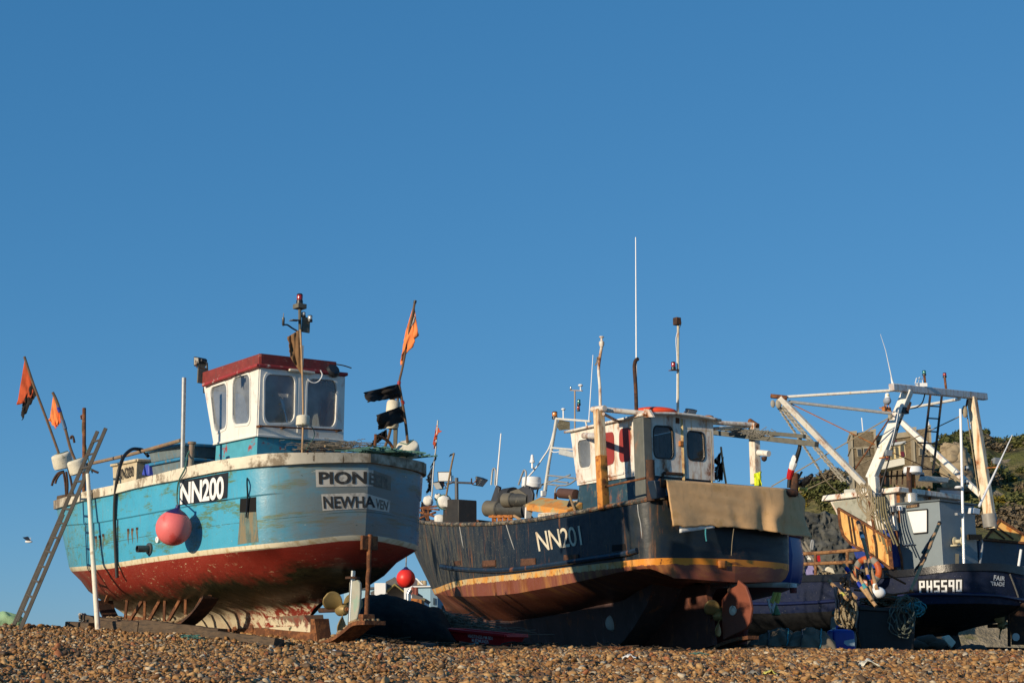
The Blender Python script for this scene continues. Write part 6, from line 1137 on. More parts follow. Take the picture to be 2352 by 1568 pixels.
lp = MB().tube([B2(1048.5, 1097, .3), B2(1049, 1150, .3)], .045, 10).tube([B2(1026, 1112, .3), B2(1040, 1107, .3), B2(1084, 1109, .3)], .025, 8).build('light_post', W('blue_grey_post', (.06, .065, .075), .5, rust=.1), boat2)
for c_, d, s_ in ((B2(1024, 1091, .3), (-.15, -1, -.35), .34), (B2(1013, 1109, .3), (-.5, -.4, -.45), .28), (B2(1100, 1100, .3), (.55, -.3, -.6), .3)): floodlight(c_, d, s_, lp, lens=M['white_clean'] if s_ > .33 else None)  # largest lamp's lens is plain white, painting its reflector's glint
MB().tube([B2(1083, 1109, .3), B2(1083, 1098, .3)], .018, 6).build('lamp_stem', M['rust_dark'], lp)
mb = MB()
for a, b_ in (((966, 1166), (1008, 1170)), ((966, 1176), (1000, 1186)), ((983, 1165), (983, 1200)), ((970, 1165), (985, 1200)), ((972, 1165), (1022, 1160)), ((963, 1190), (1000, 1176))): mb.bar(D(*a), D(*b_), .05, .04)
single(mb, 'rusty_bow_frame', 'tangle of rusty brown bars under the floats on the navy bow', 'frame', M['rust']); single(cloth([(968, 1150), (990, 1172), (985, 1198), (964, 1195)], lambda u, v: B2(u, v, .3), rip=.1, wav=.08), 'net_scrap', 'dark green-black net scrap beneath the bow floats', 'net', M['bag'], solid=.005)
MB().bar(B2(1053, 1191, -.6), B2(1130, 1200, -.9), .08, .07).build('bow_timber', M['rust'], boat2)
for u, v in ((1000, 1286), (1017, 1400)):
    p = C2(u - 5, v); MB().tube([p, p + b2.f * .22], .035, 8).build('towing_eye', M['rust'], boat2)
# ------------------------------------------------------------------ boat three: navy hull, grey box, gantry
b3 = Frame(2354, 1400, 37, 48, k=1.1935); B3, T3, L3 = b3.B, b3.T, b3.L; C3 = lambda u, v: B3(u, v, 0)
RT3 = pchip([(1600, 1320), (1780, 1322), (1827, 1321), (1924, 1318), (2027, 1310), (2100, 1306), (2156, 1297.5), (2215, 1293), (2281, 1293), (2332, 1298), (2360, 1304)])
RB3 = pchip([(1600, 1334), (1780, 1336), (1827, 1335), (1924, 1335), (2027, 1327), (2100, 1322), (2156, 1315), (2215, 1310), (2281, 1310), (2332, 1317), (2360, 1323)])
SL3 = pchip([(1600, 1384), (1780, 1386), (2050, 1368), (2105, 1364), (2156, 1363.5), (2274, 1366), (2332, 1374), (2360, 1380)])
BL3 = pchip([(1600, 1408), (1780, 1408), (2050, 1392), (2108, 1387), (2239, 1385), (2341, 1390), (2360, 1394)])
bt3 = pchip([(0, 0), (.003, .22), (.011, .46), (.026, .68), (.05, .85), (.09, .95), (.16, 1), (.4, 1), (.56, .96), (.7, .84), (.82, .6), (.91, .33), (.97, .12), (1, 0)])
z3 = lambda c, dz=0: lambda f, b, t, l: b3.zfit(c, f, b) + dz
ts3 = [0, .003, .007, .011, .018, .026, .037, .05, .068, .09, .12, .16, .22, .3, .4, .5, .6, .7, .78, .85, .91, .95, .98, 1]
r3 = [dict(fa=0, ff=10.2, bt=bt3, B=1.95, z=z3(RT3)), dict(fa=0, ff=10.15, bt=bt3, B=1.95, z=z3(RB3)), dict(fa=.05, ff=9.9, bt=bt3, B=1.9, z=z3(SL3)), dict(fa=.08, ff=9.75, bt=bt3, B=1.86, z=z3(BL3))]
H3 = Hull(b3, r3, ts3); zb3 = pchip([(f, z) for f, b, z in H3.g[3][::3]] + [(11, H3.g[3][-1][2])]); zd3 = lambda d: lambda f, b, t, l: zb3(f) - d
r3 += [dict(fa=.3, ff=9.5, bt=bt_mid, B=1.72, z=zd3(.2)), dict(fa=.7, ff=9.1, bt=bt_mid, B=1.4, z=zd3(.4)), dict(fa=1.2, ff=8.6, bt=bt_low, B=.9, z=zd3(.55)), dict(fa=1.6, ff=8.2, bt=bt_low, B=.3, z=zd3(.65)), dict(fa=1.7, ff=8.2, bt=lambda t: 1 if 0 < t < 1 else 0, B=.12, z=zd3(.75))]
H3 = Hull(b3, r3, ts3); hm3 = H3.mesh(start=1, uvz=3); bv3 = bvh_of(hm3)
boat3 = thing('fishing_boat', 'glossy navy fishing boat with black rail, grey deck box and white gantry', 'fishing boat', L3(4, 0, .05), 'beached fishing boats')
t = NT('glossy_navy_hull'); uv = t.n.new('ShaderNodeUVMap'); uv.uv_map = 'paint'; s = t.n.new('ShaderNodeSeparateXYZ'); t.lk(uv.outputs[0], s.inputs[0])
c = t.mix(t.ramp(t.noise(2, 5), .4, .6), (.004, .009, .030), (.006, .012, .042)); c = t.mix(t.ramp(t.noise(30, 3), .70, .73), c, (.3, .3, .3)); c = t.mix(t.ramp(s.outputs[1], .004, -.004), c, (.010, .010, .011)); t.bump(t.noise(16, 5), .22, .02)
hm3.build('hull', t.done(c, t.ramp(t.noise(6, 5), -.05, .8), 0, .4), boat3, smooth=35)
mb = MB()
for sd in (1, -1):
    a, b_, c_, d = H3.side(0, .04, 0, sd), H3.side(1, .045, 0, sd), H3.side(0, -.16, .01, sd), H3.side(1, -.02, 0, sd); n = len(a); o = len(mb.v); mb.v += d + b_ + a + c_
    for r in range(3): mb.f += [(o + r * n + i, o + r * n + i + 1, o + (r + 1) * n + i + 1, o + (r + 1) * n + i) for i in range(n - 1)]
mb.build('gunwale_rail', W('black_gloss_rail', (.011, .011, .013), .3, var=.3, speck=(.2, .2, .2), speckthr=.72, bump=.5, bscale=22), boat3, smooth=40)
mb = MB(); 
for sd in (1, -1): mb.tube(H3.side(2, .02, 0, sd), .045, 7)
mb.build('rubbing_strake', W('navy_strake', (.010, .014, .055), .3, var=.2, bump=.4, bscale=20), boat3)
H3.deck(1, .05, -.1).build('deck', M['rust_dark'], boat3)
HK3 = Hull(b3, [dict(fa=1.7, ff=8.2, bt=lambda t: 1, B=.13, z=zd3(.72)), dict(fa=1.6, ff=8.2, bt=lambda t: 1, B=.13, z=lambda f, b, t, l: ground(L3(f, 0, 0).x, L3(f, 0, 0).y) - .05)], [0, .2, .5, .8, 1]); km = HK3.mesh(); km.f += [(0, 5, 15, 10), (4, 9, 19, 14)]; km.build('keel', W('black_keel', (.02, .02, .02), .8, var=.3), boat3)
propeller(b3, C3(2302, 1436), -b3.f, .38, (30, 150, 270), boat3, M['bronze']); MB().tube([C3(2302, 1436), C3(2270, 1437)], .05, 8).build('propeller_shaft', M['rust_dark'], boat3)
ru3 = MB().prism([B3(u, v, -.03) for u, v in [(2322, 1384), (2368, 1384), (2368, 1480), (2326, 1480)]], b3.s * .06).build('rudder', M['rust_dark'], boat3); MB().lathe(B3(2334, 1462, .03), b3.s, [(.1, 0), (.1, .02), (.02, .025)], 18).build('anode_disc', M['white'], ru3); MB().bar(C3(2318, 1385), C3(2318, 1484), .06, .08).build('rudder_stock', M['rust_dark'], ru3)
sk_ = W('brown_keel_shoe', (.05, .025, .018), .9, var=.3); MB().bar(C3(2250, 1488), C3(2400, 1492), .2, .08).build('sole_plate', sk_, boat3)
MB().tube([onsurf(bv3, u, v, .02) for u, v in [(2318, 1318), (2326, 1338), (2334, 1360), (2341, 1382)] if onsurf(bv3, u, v, .02)], .022, 6).build('corner_strip', W('scraped_strip', (.16, .16, .15), .6, var=.5, scale=20), boat3)
S3 = lambda u, v: onsurf(bv3, u, v, .012); wl = W('white_sign_paint', (.72, .72, .7), .35, var=.06)
def seg(x, pat, w=.135, st=.045):
    h = .5; out = []
    T_ = {'t': (x, 0, x + w, .16), 'm': (x, .42, x + w, .58), 'b': (x, .84, x + w, 1), 'l': (x, .16 if 't' in pat else 0, x + st, .42 if 'm' in pat else .5), 'r': (x + w - st, .16 if 't' in pat else 0, x + w, .42 if 'm' in pat else .5), 'L': (x, .58 if 'm' in pat else .5, x + st, .84 if 'b' in pat else 1), 'R': (x + w - st, .58 if 'm' in pat else .5, x + w, .84 if 'b' in pat else 1)}
    return [T_[k] for k in pat]
rc3 = []
for i, pat in enumerate(['tmlrL', 'mlrLR', 'tmlRb', 'tmlRb', 'tmlrR', 'tblrLR']): rc3 += seg(i * .172, pat)
pl = decal(bv3, [(2108, 1328.5), (2212, 1327.5), (2212, 1361), (2108, 1364)], 10, 4, .007).build('number_panel', W('black_gloss_panel', (.008, .008, .012), .3, var=.2, bump=.2), boat3)
mapped(blocktext(rc3), [(2111, 1333), (2209.5, 1330), (2209.5, 1357.5), (2112, 1361)], S3).build('registration_number', wl, pl, smooth=0)
mapped(text2d('FAIR', .02, 1, .15), [(2281, 1319.5), (2307, 1323), (2307, 1333.5), (2281, 1332)], S3).build('boat_name', wl, boat3, smooth=0); mapped(text2d('TRADE', .02), [(2274, 1334), (2307, 1336.5), (2306, 1345.5), (2277, 1344)], S3).build('boat_name', wl, boat3, smooth=0)
# grey deck box
X3 = 1.15; f3 = b3.fb(B3(2166, 1290, X3))[0]; fE = b3.fb(B3(2060, 1300, X3))[0]; fE2 = b3.fb(B3(2047, 1165, X3))[0]; bE = b3.fb(T3(2247, 1292, f3))[1]; zb_ = b3.fb(B3(2166, 1306, X3))[2]; zt_ = b3.fb(B3(2165, 1150, X3))[2]
gm = W('grey_box_paint', (.20, .24, .26), .45, var=.08, scale=3, streak=(.16, .19, .2), streakthr=.62, speck=(.3, .32, .33), speckthr=.75)
gb = MB().hexa([L3(f3, X3, zb_ - .2), L3(fE, X3, zb_ - .2), L3(fE, bE, zb_ - .2), L3(f3, bE, zb_ - .2)], [L3(f3, X3, zt_), L3(fE2, X3, zt_), L3(fE2, bE, zt_), L3(f3, bE, zt_)]).build('deck_box', gm, boat3, smooth=0, bevel=.01)
MB().hexa([L3(f3 - .05, X3 + .05, zt_ + .006), L3(fE2 + .05, X3 + .05, zt_ + .006), L3(fE2 + .05, bE - .05, zt_ + .006), L3(f3 - .05, bE - .05, zt_ + .006)], [L3(f3 - .05, X3 + .05, zt_ + .05), L3(fE2 + .05, X3 + .05, zt_ + .05), L3(fE2 + .05, bE - .05, zt_ + .05), L3(f3 - .05, bE - .05, zt_ + .05)]).build('lid', W('dark_grey_lid', (.09, .11, .12), .5), gb)
G_ = lambda u, v: B3(u, v, X3 + .015)
MB().prism([G_(*q) for q in [(2085, 1174.5), (2130, 1170.5), (2130, 1221), (2099, 1223.5)]], b3.s * .015).build('white_panel', W('white_board', (.8, .8, .78), .4, var=.03), gb)
mb = MB().bar(G_(2084, 1173) + b3.s * .02, G_(2131, 1169) + b3.s * .02, .04, .03); mb.bar(G_(2099, 1225) + b3.s * .02, G_(2131, 1222) + b3.s * .02, .04, .03); mb.bar(G_(2130.5, 1169) + b3.s * .02, G_(2130.5, 1222) + b3.s * .02, .02, .03); mb.build('panel_frame', M['black_rubber'], gb)
pl = MB().prism([G_(*q) for q in [(2081.5, 1159.5), (2111, 1155.5), (2111, 1163), (2081.5, 1167)]], b3.s * .02).build('number_plate', W('brown_plate', (.03, .018, .014), .6), gb); mapped(text2d('C18503', .02), [(2083, 1161), (2106, 1158), (2106, 1163), (2083, 1166)], lambda u, v: B3(u, v, X3 + .042)).build('plate_lettering', M['bamboo'], pl, smooth=0)
MB().tube([G_(2075, 1252) + b3.s * .06, G_(2104, 1249) + b3.s * .06], .018, 8).build('grab_handle', M['chrome'], gb)
Z_ = lambda u, v: T3(u, v, f3 - .02)
mb = MB().lathe(Z_(2193, 1243), -b3.f, [(.12, 0), (.12, .03), (.05, .05), (.05, .2), (.12, .22), (.12, .26)], 16); mb.tube([Z_(2199, 1234) - b3.f * .15, Z_(2196, 1211) - b3.f * .15], .022, 7); mb.bar(Z_(2183, 1252) - b3.f * .1, Z_(2206, 1253) - b3.f * .1, .2, .04); mb.build('winch', W('cream_winch', (.52, .47, .32), .6, rust=.15), gb)
mb = MB().bar(Z_(2198, 1271), Z_(2198, 1298), .1, .02); mb.build('wood_pad', M['wood_grey'], gb); mb = MB().bar(Z_(2217, 1233) - b3.f * .1, Z_(2245, 1233) - b3.f * .1, .08, .14); single(mb, 'broom_head', 'stiff brown broom head hanging on the shaded side of the grey box', 'broom', M['seaweed'])
# exhaust silencer beside the box, hose
sl_ = thing('silencer', 'silver silencer on a rusty exhaust pipe beside the grey deck box', 'exhaust', B3(2073, 1310, X3 + .15)); q = lambda u, v: B3(u, v, X3 + .15)
MB().lathe(q(2058, 1218), q(2051, 1180) - q(2058, 1218), [(.03, -.02), (.075, 0), (.075, .38), (.03, .4)], 18).build('canister', W('galvanised_can', (.5, .49, .46), .45, .4, var=.2, rust=.1), sl_); MB().tube([q(2058, 1218), q(2064, 1255), q(2070, 1280), q(2073, 1310)], .035, 9).build('pipe', M['rust'], sl_); MB().tube([q(2051, 1181), q(2050, 1174)], .03, 8).build('neck', M['rust'], sl_)
mb = MB().lathe(q(2050, 1175), (0, 0, 1), [(.07, 0), (.07, .12), (.09, .13), (.09, .17)], 14); mb.build('cap', M['steel'], sl_); mb = MB().lathe(q(2067, 1172), (0, 0, 1), [(.075, 0), (.08, .12), (.07, .13)], 14); mb.build('white_tub', M['white_clean'], gb)
# bulwark behind, right edge
MB().hexa([T3(2249, 1240, f3 + .6), T3(2420, 1256, f3 + .6), T3(2420, 1310, f3 + .6), T3(2249, 1310, f3 + .6)], [p + b3.f * .1 for p in (T3(2249, 1240, f3 + .6), T3(2420, 1256, f3 + .6), T3(2420, 1310, f3 + .6), T3(2249, 1310, f3 + .6))]).build('after_bulwark', W('blotched_blue', (.05, .065, .085), .6, var=.2, sec=(.02, .035, .2), secthr=.58, secscale=2, rust=.06), boat3, bevel=.01)
mb = MB().tube([T3(2249, 1238, f3 + .58), T3(2420, 1254, f3 + .58)], .03, 8); mb.build('bulwark_cap', M['rust'], boat3); MB().tube(spline([T3(2246, 1228, f3 - .1), T3(2254, 1240, f3 - .1), T3(2256, 1256, f3 - .1), T3(2250, 1298, f3 - .1)], 4), .03, 9).build('curved_rail', M['steel'], boat3)
MB().tube([T3(2345, 1262, .3), T3(2337, 1316, .3)], .035, 9).build('white_post', M['white_clean'], boat3)
# cabin
XC = 1.25; Cb = lambda u, v: B3(u, v, XC); ffb = b3.fb(Cb(1944, 1222))[0]; fft = b3.fb(Cb(1905, 1150))[0]; zcb = b3.fb(Cb(1944, 1222))[2]; zct = b3.fb(Cb(1912, 1147))[2]; zca = b3.fb(Cb(2100, 1126))[2]
fca = b3.fb(Cb(2052, 1112))[0]
cab = MB().hexa([L3(fca, XC, zcb), L3(ffb, XC, zcb), L3(ffb, -XC, zcb), L3(fca, -XC, zcb)], [L3(fca, XC, zct + .02), L3(fft, XC, zct), L3(fft, -XC, zct), L3(fca, -XC, zct + .02)]).build('cabin', M['white_rusty'], boat3, smooth=0)
MB().hexa([L3(fca, XC - .02, zcb - 1), L3(ffb - .3, XC - .02, zcb - 1), L3(ffb - .3, -XC, zcb - 1), L3(fca, -XC, zcb - 1)], [L3(fca, XC - .02, zcb), L3(ffb, XC - .02, zcb), L3(ffb, -XC, zcb), L3(fca, -XC, zcb)]).build('cabin_base', W('royal_blue_paint', (.012, .035, .22), .45, var=.2, rust=.05), cab, smooth=0)
ply = W('weathered_ply', (.33, .33, .27), .8, var=.15, sec=(.22, .22, .17), secthr=.55, rust=.08)
Cs = lambda u, v: B3(u, v, XC + .01); Ca = lambda u, v: T3(u, v, fca - .01)
MB().prism([Cs(*p) for p in [(1912, 1153), (1990, 1141), (1992, 1212), (1948, 1216)]], b3.s * .02).build('ply_panel', ply, cab); MB().prism([Cs(*p) for p in [(2018, 1140), (2042, 1136), (2046, 1180), (2026, 1196)]], b3.s * .02).build('ply_panel', ply, cab)
w_ = MB().prism([Ca(*p) for p in [(2151, 1119), (2210, 1121), (2210, 1156), (2153, 1154)]], -b3.f * .02).build('window', W('brown_frame', (.16, .11, .07), .7), cab); MB().prism([Ca(*p) - b3.f * .022 for p in [(2157, 1125), (2204, 1127), (2204, 1152), (2159, 1150)]], -b3.f * .01).build('pane', W('blind_pane', (.36, .40, .44), .5, var=.15), w_)
mb = MB(); mb.hexa([L3(fca - .2, XC + .12, zct + .03), L3(fft + .15, XC + .12, zct - .03), L3(fft + .15, -XC - .1, zct - .03), L3(fca - .2, -XC - .1, zct + .03)], [L3(fca - .2, XC + .08, zct + .17), L3(fft + .12, XC + .08, zct + .13), L3(fft + .12, -XC - .1, zct + .13), L3(fca - .2, -XC - .1, zct + .17)]); croof = mb.build('roof', M['white_rusty'], cab, bevel=.02)
for u in (2060, 2132): MB().bar(Ca(u, 1116) - b3.f * .03, Ca(u + 4, 1200) - b3.f * .03, .06, .05).build('rust_post', M['rust_orange'], cab)
# gantry
PG = 1.5; A = lambda u, v: B3(u, v, PG); knee = A(2000, 1100); fK = b3.fb(knee)[0]
gan = W('gantry_paint', (.76, .73, .65), .45, var=.08, streak=(.62, .40, .16), streakthr=.56, rust=.18, rustscale=3)
topP = T3(2086, 896, fK - .6); gt = MB().bar(knee, topP, .26, .2, up=b3.s).bar(A(2006, 1095), A(2013, 1180), .24, .22, up=b3.s).build('gantry_leg', gan, boat3, bevel=.02)
fT = b3.fb(topP)[0]; TT = lambda u, v: T3(u, v, fT)
beam = MB().bar(TT(2047, 889), TT(2263, 911), .17, .2).build('gantry_beam', W('beam_paint', (.55, .57, .58), .45, var=.1, streak=(.4, .25, .1), streakthr=.52, rust=.25, rustscale=4), boat3, bevel=.02)
sB = b3.fb(TT(2233, 912))[1]; S_ = lambda u, v: B3(u, v, sB)
MB().bar(TT(2232, 912), S_(2278, 1215), .24, .2, up=b3.s, w2=.3).build('gantry_leg', W('gantry_rusty', (.72, .64, .46), .5, var=.1, streak=(.5, .22, .06), streakthr=.48, rust=.34, rustscale=2.5), boat3, bevel=.02)
MB().lathe(S_(2271, 1180), S_(2277, 1222) - S_(2271, 1180), [(.2, 0), (.2, .38)], 14).build('leg_sleeve', W('grey_sleeve', (.24, .23, .21), .5), boat3); MB().lathe(A(2011, 1135), (0, 0, -1), [(.17, 0), (.17, .4)], 14).build('leg_sleeve', W('grey_sleeve2', (.24, .23, .21), .5), boat3)
apex = T3(1791, 912, fK + .2) ; apex = B3(1791, 912, PG + 1.6)
MB().bar(apex, A(1984, 1112), .15, .13, up=b3.s).build('outrigger_boom', gan, boat3, bevel=.012); MB().tube([apex, TT(2054, 896)], .04, 8).build('boom_strut', gan, boat3)
MB().tube([B3(1811, 922, PG + 1.4), A(2048, 949)], .045, 9).build('boom_strut', M['steel'], boat3); MB().box(A(2036, 940), (.1, .3, .14), (b3.f, b3.s, V((0, 0, 1)))).bar(A(2020, 936), A(2048, 945), .06, .03).build('strut_bracket', M['rust_orange'], boat3, bevel=.01)
sap = B3(2064, 962, sB - 1.4); MB().bar(sap, S_(2254, 1137), .15, .13, up=b3.s).build('outrigger_boom', gan, boat3, bevel=.012); MB().tube([B3(2081, 938, sB - 1.2), TT(2204, 916)], .045, 8).build('boom_strut', gan, boat3)
def wire(nm, a, b_, r, m, sag=.0, n=6): return MB().tube(catenary(a, b_, sag, n), r, 5).build(nm, m, boat3)
wire('stay_wire', B3(1815, 926, PG + 1.3), A(2010, 1021), .016, M['rust_orange']); wire('stay_wire', B3(1772, 1117, PG + 1), A(2049, 955), .018, M['rope']); wire('stay_wire', B3(1851, 1125, PG + .6), TT(2204, 956), .016, M['rope']); wire('stay_wire', A(2047, 955), A(1960, 1082), .022, M['rust'], .0); wire('stay_wire', A(2052, 1040), S_(2190, 1100), .014, M['rust_orange'])
wire('stay_wire', TT(2082, 918), A(2020, 1130), .022, M['black_rubber']); wire('stay_wire', TT(2222, 958), S_(2250, 1150), .018, M['rope']); wire('pull_cord', A(2064, 940), A(2040, 1040), .012, M['white_clean'], .1)
for k, (a, b_) in enumerate([((1784, 930), (1880, 1075)), ((1790, 932), (1935, 1105)), ((1797, 932), (1942, 1104))]):
    p0, p1 = B3(*a, PG + 1.55), B3(*b_, PG + .3); n_ = 60; d = (p1 - p0); x = d.cross(V((0, 1, 0))).normalized() * .022; y = V((0, .022, 0)); mb = MB()
    for h_ in (0, math.pi): mb.tube([p0 + d * (i / n_) + x * math.cos(i * 1.0 + h_) + y * math.sin(i * 1.0 + h_) for i in range(n_ + 1)], .02, 4)
    mb.build('fall_rope', W('grey_rope', (.40, .37, .30), .9, var=.3, scale=20), boat3)
MB().tube(catenary(B3(1880, 1075, PG + .6), A(1925, 1128), .1), .018, 5).build('fall_rope', M['rope'], boat3)
p0, p1 = sap + V((.1, 0, -.2)), S_(2215, 1120); MB().tube(catenary(p0, p1, .1, 10), .03, 5).build('fall_rope', M['rope'], boat3)
for c_, r_ in ((B3(1775, 927, PG + 1.7), 8), (B3(1788, 927, PG + 1.6), 10), (A(2045, 955), 8), (A(1950, 1103), 10)): rr_ = r_ * c_.y / F; MB().sphere(c_, rr_, 14, (.7, .4, 1.15)).build('pulley_block', W('grey_block', (.30, .28, .23), .6, var=.2), boat3, smooth=60)
MB().bar(B3(1770, 909, PG + 1.7), B3(1808, 913, PG + 1.5), .14, .1).build('boom_cap', M['rust'], boat3, bevel=.01)
# ladder, lamps and aerials on the gantry
la_ = lambda u, v: T3(u, v, fT + .25); ld = MB().bar(la_(2137, 905), la_(2114.6, 1098), .05, .07).bar(la_(2163, 910), la_(2143, 1086), .05, .07)
for v in (932, 960, 990, 1017, 1047, 1076): k = (v - 905) / 193; ld.bar(la_(2137 - 22.4 * k, v), la_(2163 - 20 * (v - 910) / 176, v + 1.5), .035, .035)
ld.bar(la_(2108, 1016), la_(2164, 1020), .04, .04); ld.build('gantry_ladder', W('black_iron', (.02, .018, .016), .6, rust=.15), boat3)
for u, v, lens, nm in ((2123, 862, M['glass_green'], 'green_lamp'), (2170, 867, M['glass_red'], 'red_lamp')): s_ = MB().tube([TT(u + 4.5, 903 + (u - 2123) * .08), TT(u, v)], .035, 8).build('lamp_stem', M['rust'], beam); lamp(TT(u, v), .055, .14, lens, s_, name=nm)
MB().tube([TT(2051, 882), TT(2034, 804), TT(2022, 767)], [.018, .008, .005], 6).build('whip_aerial', M['white_clean'], beam); MB().lathe(TT(2051, 884), (-.15, 0, 1), [(.05, -.08), (.05, .02), (.035, .04), (.02, .22)], 10).build('aerial_base', M['white_clean'], beam)
mb = MB(); 
for a, b_ in (((2102, 880), (2105, 868)), ((2105, 868), (2118, 870)), ((2118, 870), (2120, 884)), ((2102, 880), (2114, 886)), ((2112, 866), (2108, 882))): mb.tube([TT(*a), TT(*b_)], .012, 5)
mb.box(TT(2116, 884), (.3, .12, .1)); mb.build('radar_reflector', M['white_clean'], beam)
def shackle(pts, r=.03): return MB().tube(spline([TT(*p) for p in pts], 4), r, 6).build('chain', M['rust_dark'], beam)
shackle([(2091, 905), (2090, 915), (2084, 925)]); shackle([(2090, 924), (2087, 934), (2083, 945)], .05); shackle([(2124, 906), (2118, 925), (2105, 935), (2092, 938)], .018); shackle([(2222, 918), (2220, 930), (2217, 937)]); MB().sphere(TT(2216, 945), .12, 14, (.7, .5, 1.5)).build('pulley_block', W('tan_block', (.33, .27, .18), .6), beam, smooth=60); MB().hexa([TT(*q) for q in [(2075, 934), (2088, 936), (2088, 950), (2074, 947)]], [TT(*q) + b3.f * .12 for q in [(2075, 934), (2088, 936), (2088, 950), (2074, 947)]]).build('pulley_block', M['black_rubber'], beam); lamp(TT(2219, 957), .05, .16, M['glass_red'], beam, name='red_lamp')
# white pole with lamps, slanting whip
po_ = lambda u, v: T3(u, v, f3 - .25); wpz = MB().tube([po_(2206, 939), po_(2212, 1205), po_(2214, 1300)], .036, 12).build('white_mast', W('gloss_white_pole', (.82, .82, .80), .12, var=.04, bump=.02), boat3)
for u, v in ((2221, 1080), (2221, 1112)): lamp(po_(u, v), .065, .13, M['glass_clear'], wpz, name='clear_lamp')
MB().lathe(po_(2202, 1121), (0, 0, 1), [(.1, 0), (.11, .03), (.08, .06)], 14).build('gps_aerial', M['white_clean'], wpz); MB().bar(po_(2196, 1180), po_(2214, 1181), .08, .06).build('mast_bracket', M['steel'], wpz)
MB().tube([po_(2325, 999), po_(2249, 1162)], [.012, .035], 8).build('whip_aerial', M['white_clean'], boat3); mb = MB().hexa([po_(*q) for q in [(2237, 1165), (2252, 1168), (2250, 1181), (2235, 1178)]], [po_(*q) + b3.f * .16 for q in [(2237, 1165), (2252, 1168), (2250, 1181), (2235, 1178)]]); mb.build('aerial_foot', M['white_clean'], boat3, bevel=.01)
floodlight(A(2036, 1039), (.5, -.8, -.2), .24, boat3, m=W('grey_flood', (.25, .27, .27), .5)); floodlight(S_(2284, 1057), (.5, -.8, -.25), .28, boat3, m=W('grey_flood2', (.2, .22, .23), .5))
MB().bar(A(2020, 1052), A(2042, 1048), .06, .03).build('flood_bracket', M['rust_orange'], boat3); MB().bar(S_(2268, 1074), S_(2296, 1072), .06, .03).build('flood_bracket', M['rust_orange'], boat3)
rdc = A(2053, 1079) - b3.s * .9; rr_ = 21 * rdc.y / F; rd_ = MB().lathe(rdc, (0, 0, 1), [(rr_ * .7, -.05), (rr_, 0), (rr_, .1), (rr_ * .9, .16), (rr_ * .4, .18)], 26).build('radar_dome', M['white_clean'], boat3); MB().lathe(rdc, (0, 0, -1), [(.06, 0), (.06, .4)], 10).build('pedestal', M['rust_orange'], rd_)
ex3 = lambda u, v: B3(u, v, .9); e_ = MB().tube([ex3(2089, 1130), ex3(2088, 1085), ex3(2089, 1072)], .075, 12).build('exhaust_stack', M['rust_dark'], boat3); gu = MB().lathe(ex3(2093, 1156), (0, 0, 1), [(.17, 0), (.17, .25), (.16, .27)], 22).build('heat_guard', W('perforated_steel', (.6, .56, .48), .35, .5, var=.1, speck=(.01, .01, .01), speckthr=.6), e_)
mb = MB().hexa([T3(2122, 1103, f3 + .9), T3(2128, 1092, f3 + .9), T3(2181, 1096, f3 + .9), T3(2178, 1108, f3 + .9)], [p + b3.f * .2 for p in (T3(2122, 1103, f3 + .9), T3(2128, 1092, f3 + .9), T3(2181, 1096, f3 + .9), T3(2178, 1108, f3 + .9))]); mb.build('strip_light', W('pale_lamp', (.5, .5, .45), .35), croof, bevel=.02); lamp(T3(2118.5, 1093, f3 + .9), .06, .1, M['glass_clear'], croof, name='clear_lamp')
mb = MB().bar(A(1926, 1128) - b3.s * .3, A(1986, 1124) - b3.s * .3, .12, .14); mb.build('strip_light', W('pale_lamp2', (.5, .5, .45), .35), croof, bevel=.02)
# trawl doors
def trawl(label, q, at, bars, dz):
    g = thing('trawl_door', label, 'trawl door', at(*q[0])); n = -b3.f * .05 if dz else b3.s * .04
    MB().prism([at(*p) for p in q], n).build('panel', W('rust_washed_steel', (.70, .40, .12), .6, var=.2, scale=3, sec=(.50, .16, .025), secthr=.52, secscale=2.4, secstretch=(2, 2, 1), rust=.12, rustscale=4), g)
    mb = MB(); 
    for i in range(len(q)): a, b_ = at(*q[i]), at(*q[(i + 1) % len(q)]); mb.bar(a + n, b_ + n, .09, .06)
    mb.build('rim', M['rust'], g)
    for a, b_ in bars: MB().bar(at(*a) + n * 1.6, at(*b_) + n * 1.6, .035, .04).build('stiffener', M['rust_dark'], g)
    return g
td = lambda u, v: B3(u, v, 2.05)
g = trawl('large rusty trawl door with a curved lower edge hanging by the cabin', [(1928, 1167), (1985, 1200), (2043.5, 1237), (2050, 1306), (2000, 1270), (1956, 1248), (1939, 1228), (1933, 1208)], td, [((1951, 1182), (1961, 1249)), ((1959, 1188), (1969, 1252)), ((1981, 1200), (1994, 1264)), ((1988, 1205), (1998, 1268))], 0)
MB().tube(spline([td(2011, 1228) + b3.s * .1, td(2016, 1250) + b3.s * .1, td(2018, 1282) + b3.s * .1], 4), .025, 6).build('chain', M['rust_dark'], g)
trawl('rusty trawl door tilted against the after bulwark at the photo edge', [(2292, 1194), (2360, 1236), (2360, 1248), (2259, 1237)], lambda u, v: P(u, v, T3(2300, 1215, f3 + .45).y), [((2281, 1208), (2322, 1238)), ((2275, 1216), (2302, 1237))], 1)
# rail of rusty pipe on the port side
rl = MB(); ra_ = lambda u, v: B3(u, v, 1.9); rl.tube([ra_(1795, 1274), ra_(1900, 1268), ra_(2030, 1257), ra_(2036, 1310)], .05, 8); rl.tube([ra_(1795, 1297), ra_(1960, 1290)], .048, 8)
for u, v in ((1873, 1270), (1946, 1264), (1826, 1272)): rl.tube([ra_(u, v), ra_(u, 1322)], .042, 8)
rl.build('pipe_rail', W('rusty_pipe', (.30, .15, .06), .8, var=.4, scale=10, sec=(.14, .06, .025), secthr=.5), boat3)
gull('seagull', 'grey and white seagull perched on the white gantry bracket', A(2041, 936) + b3.s * .05, 1.05)
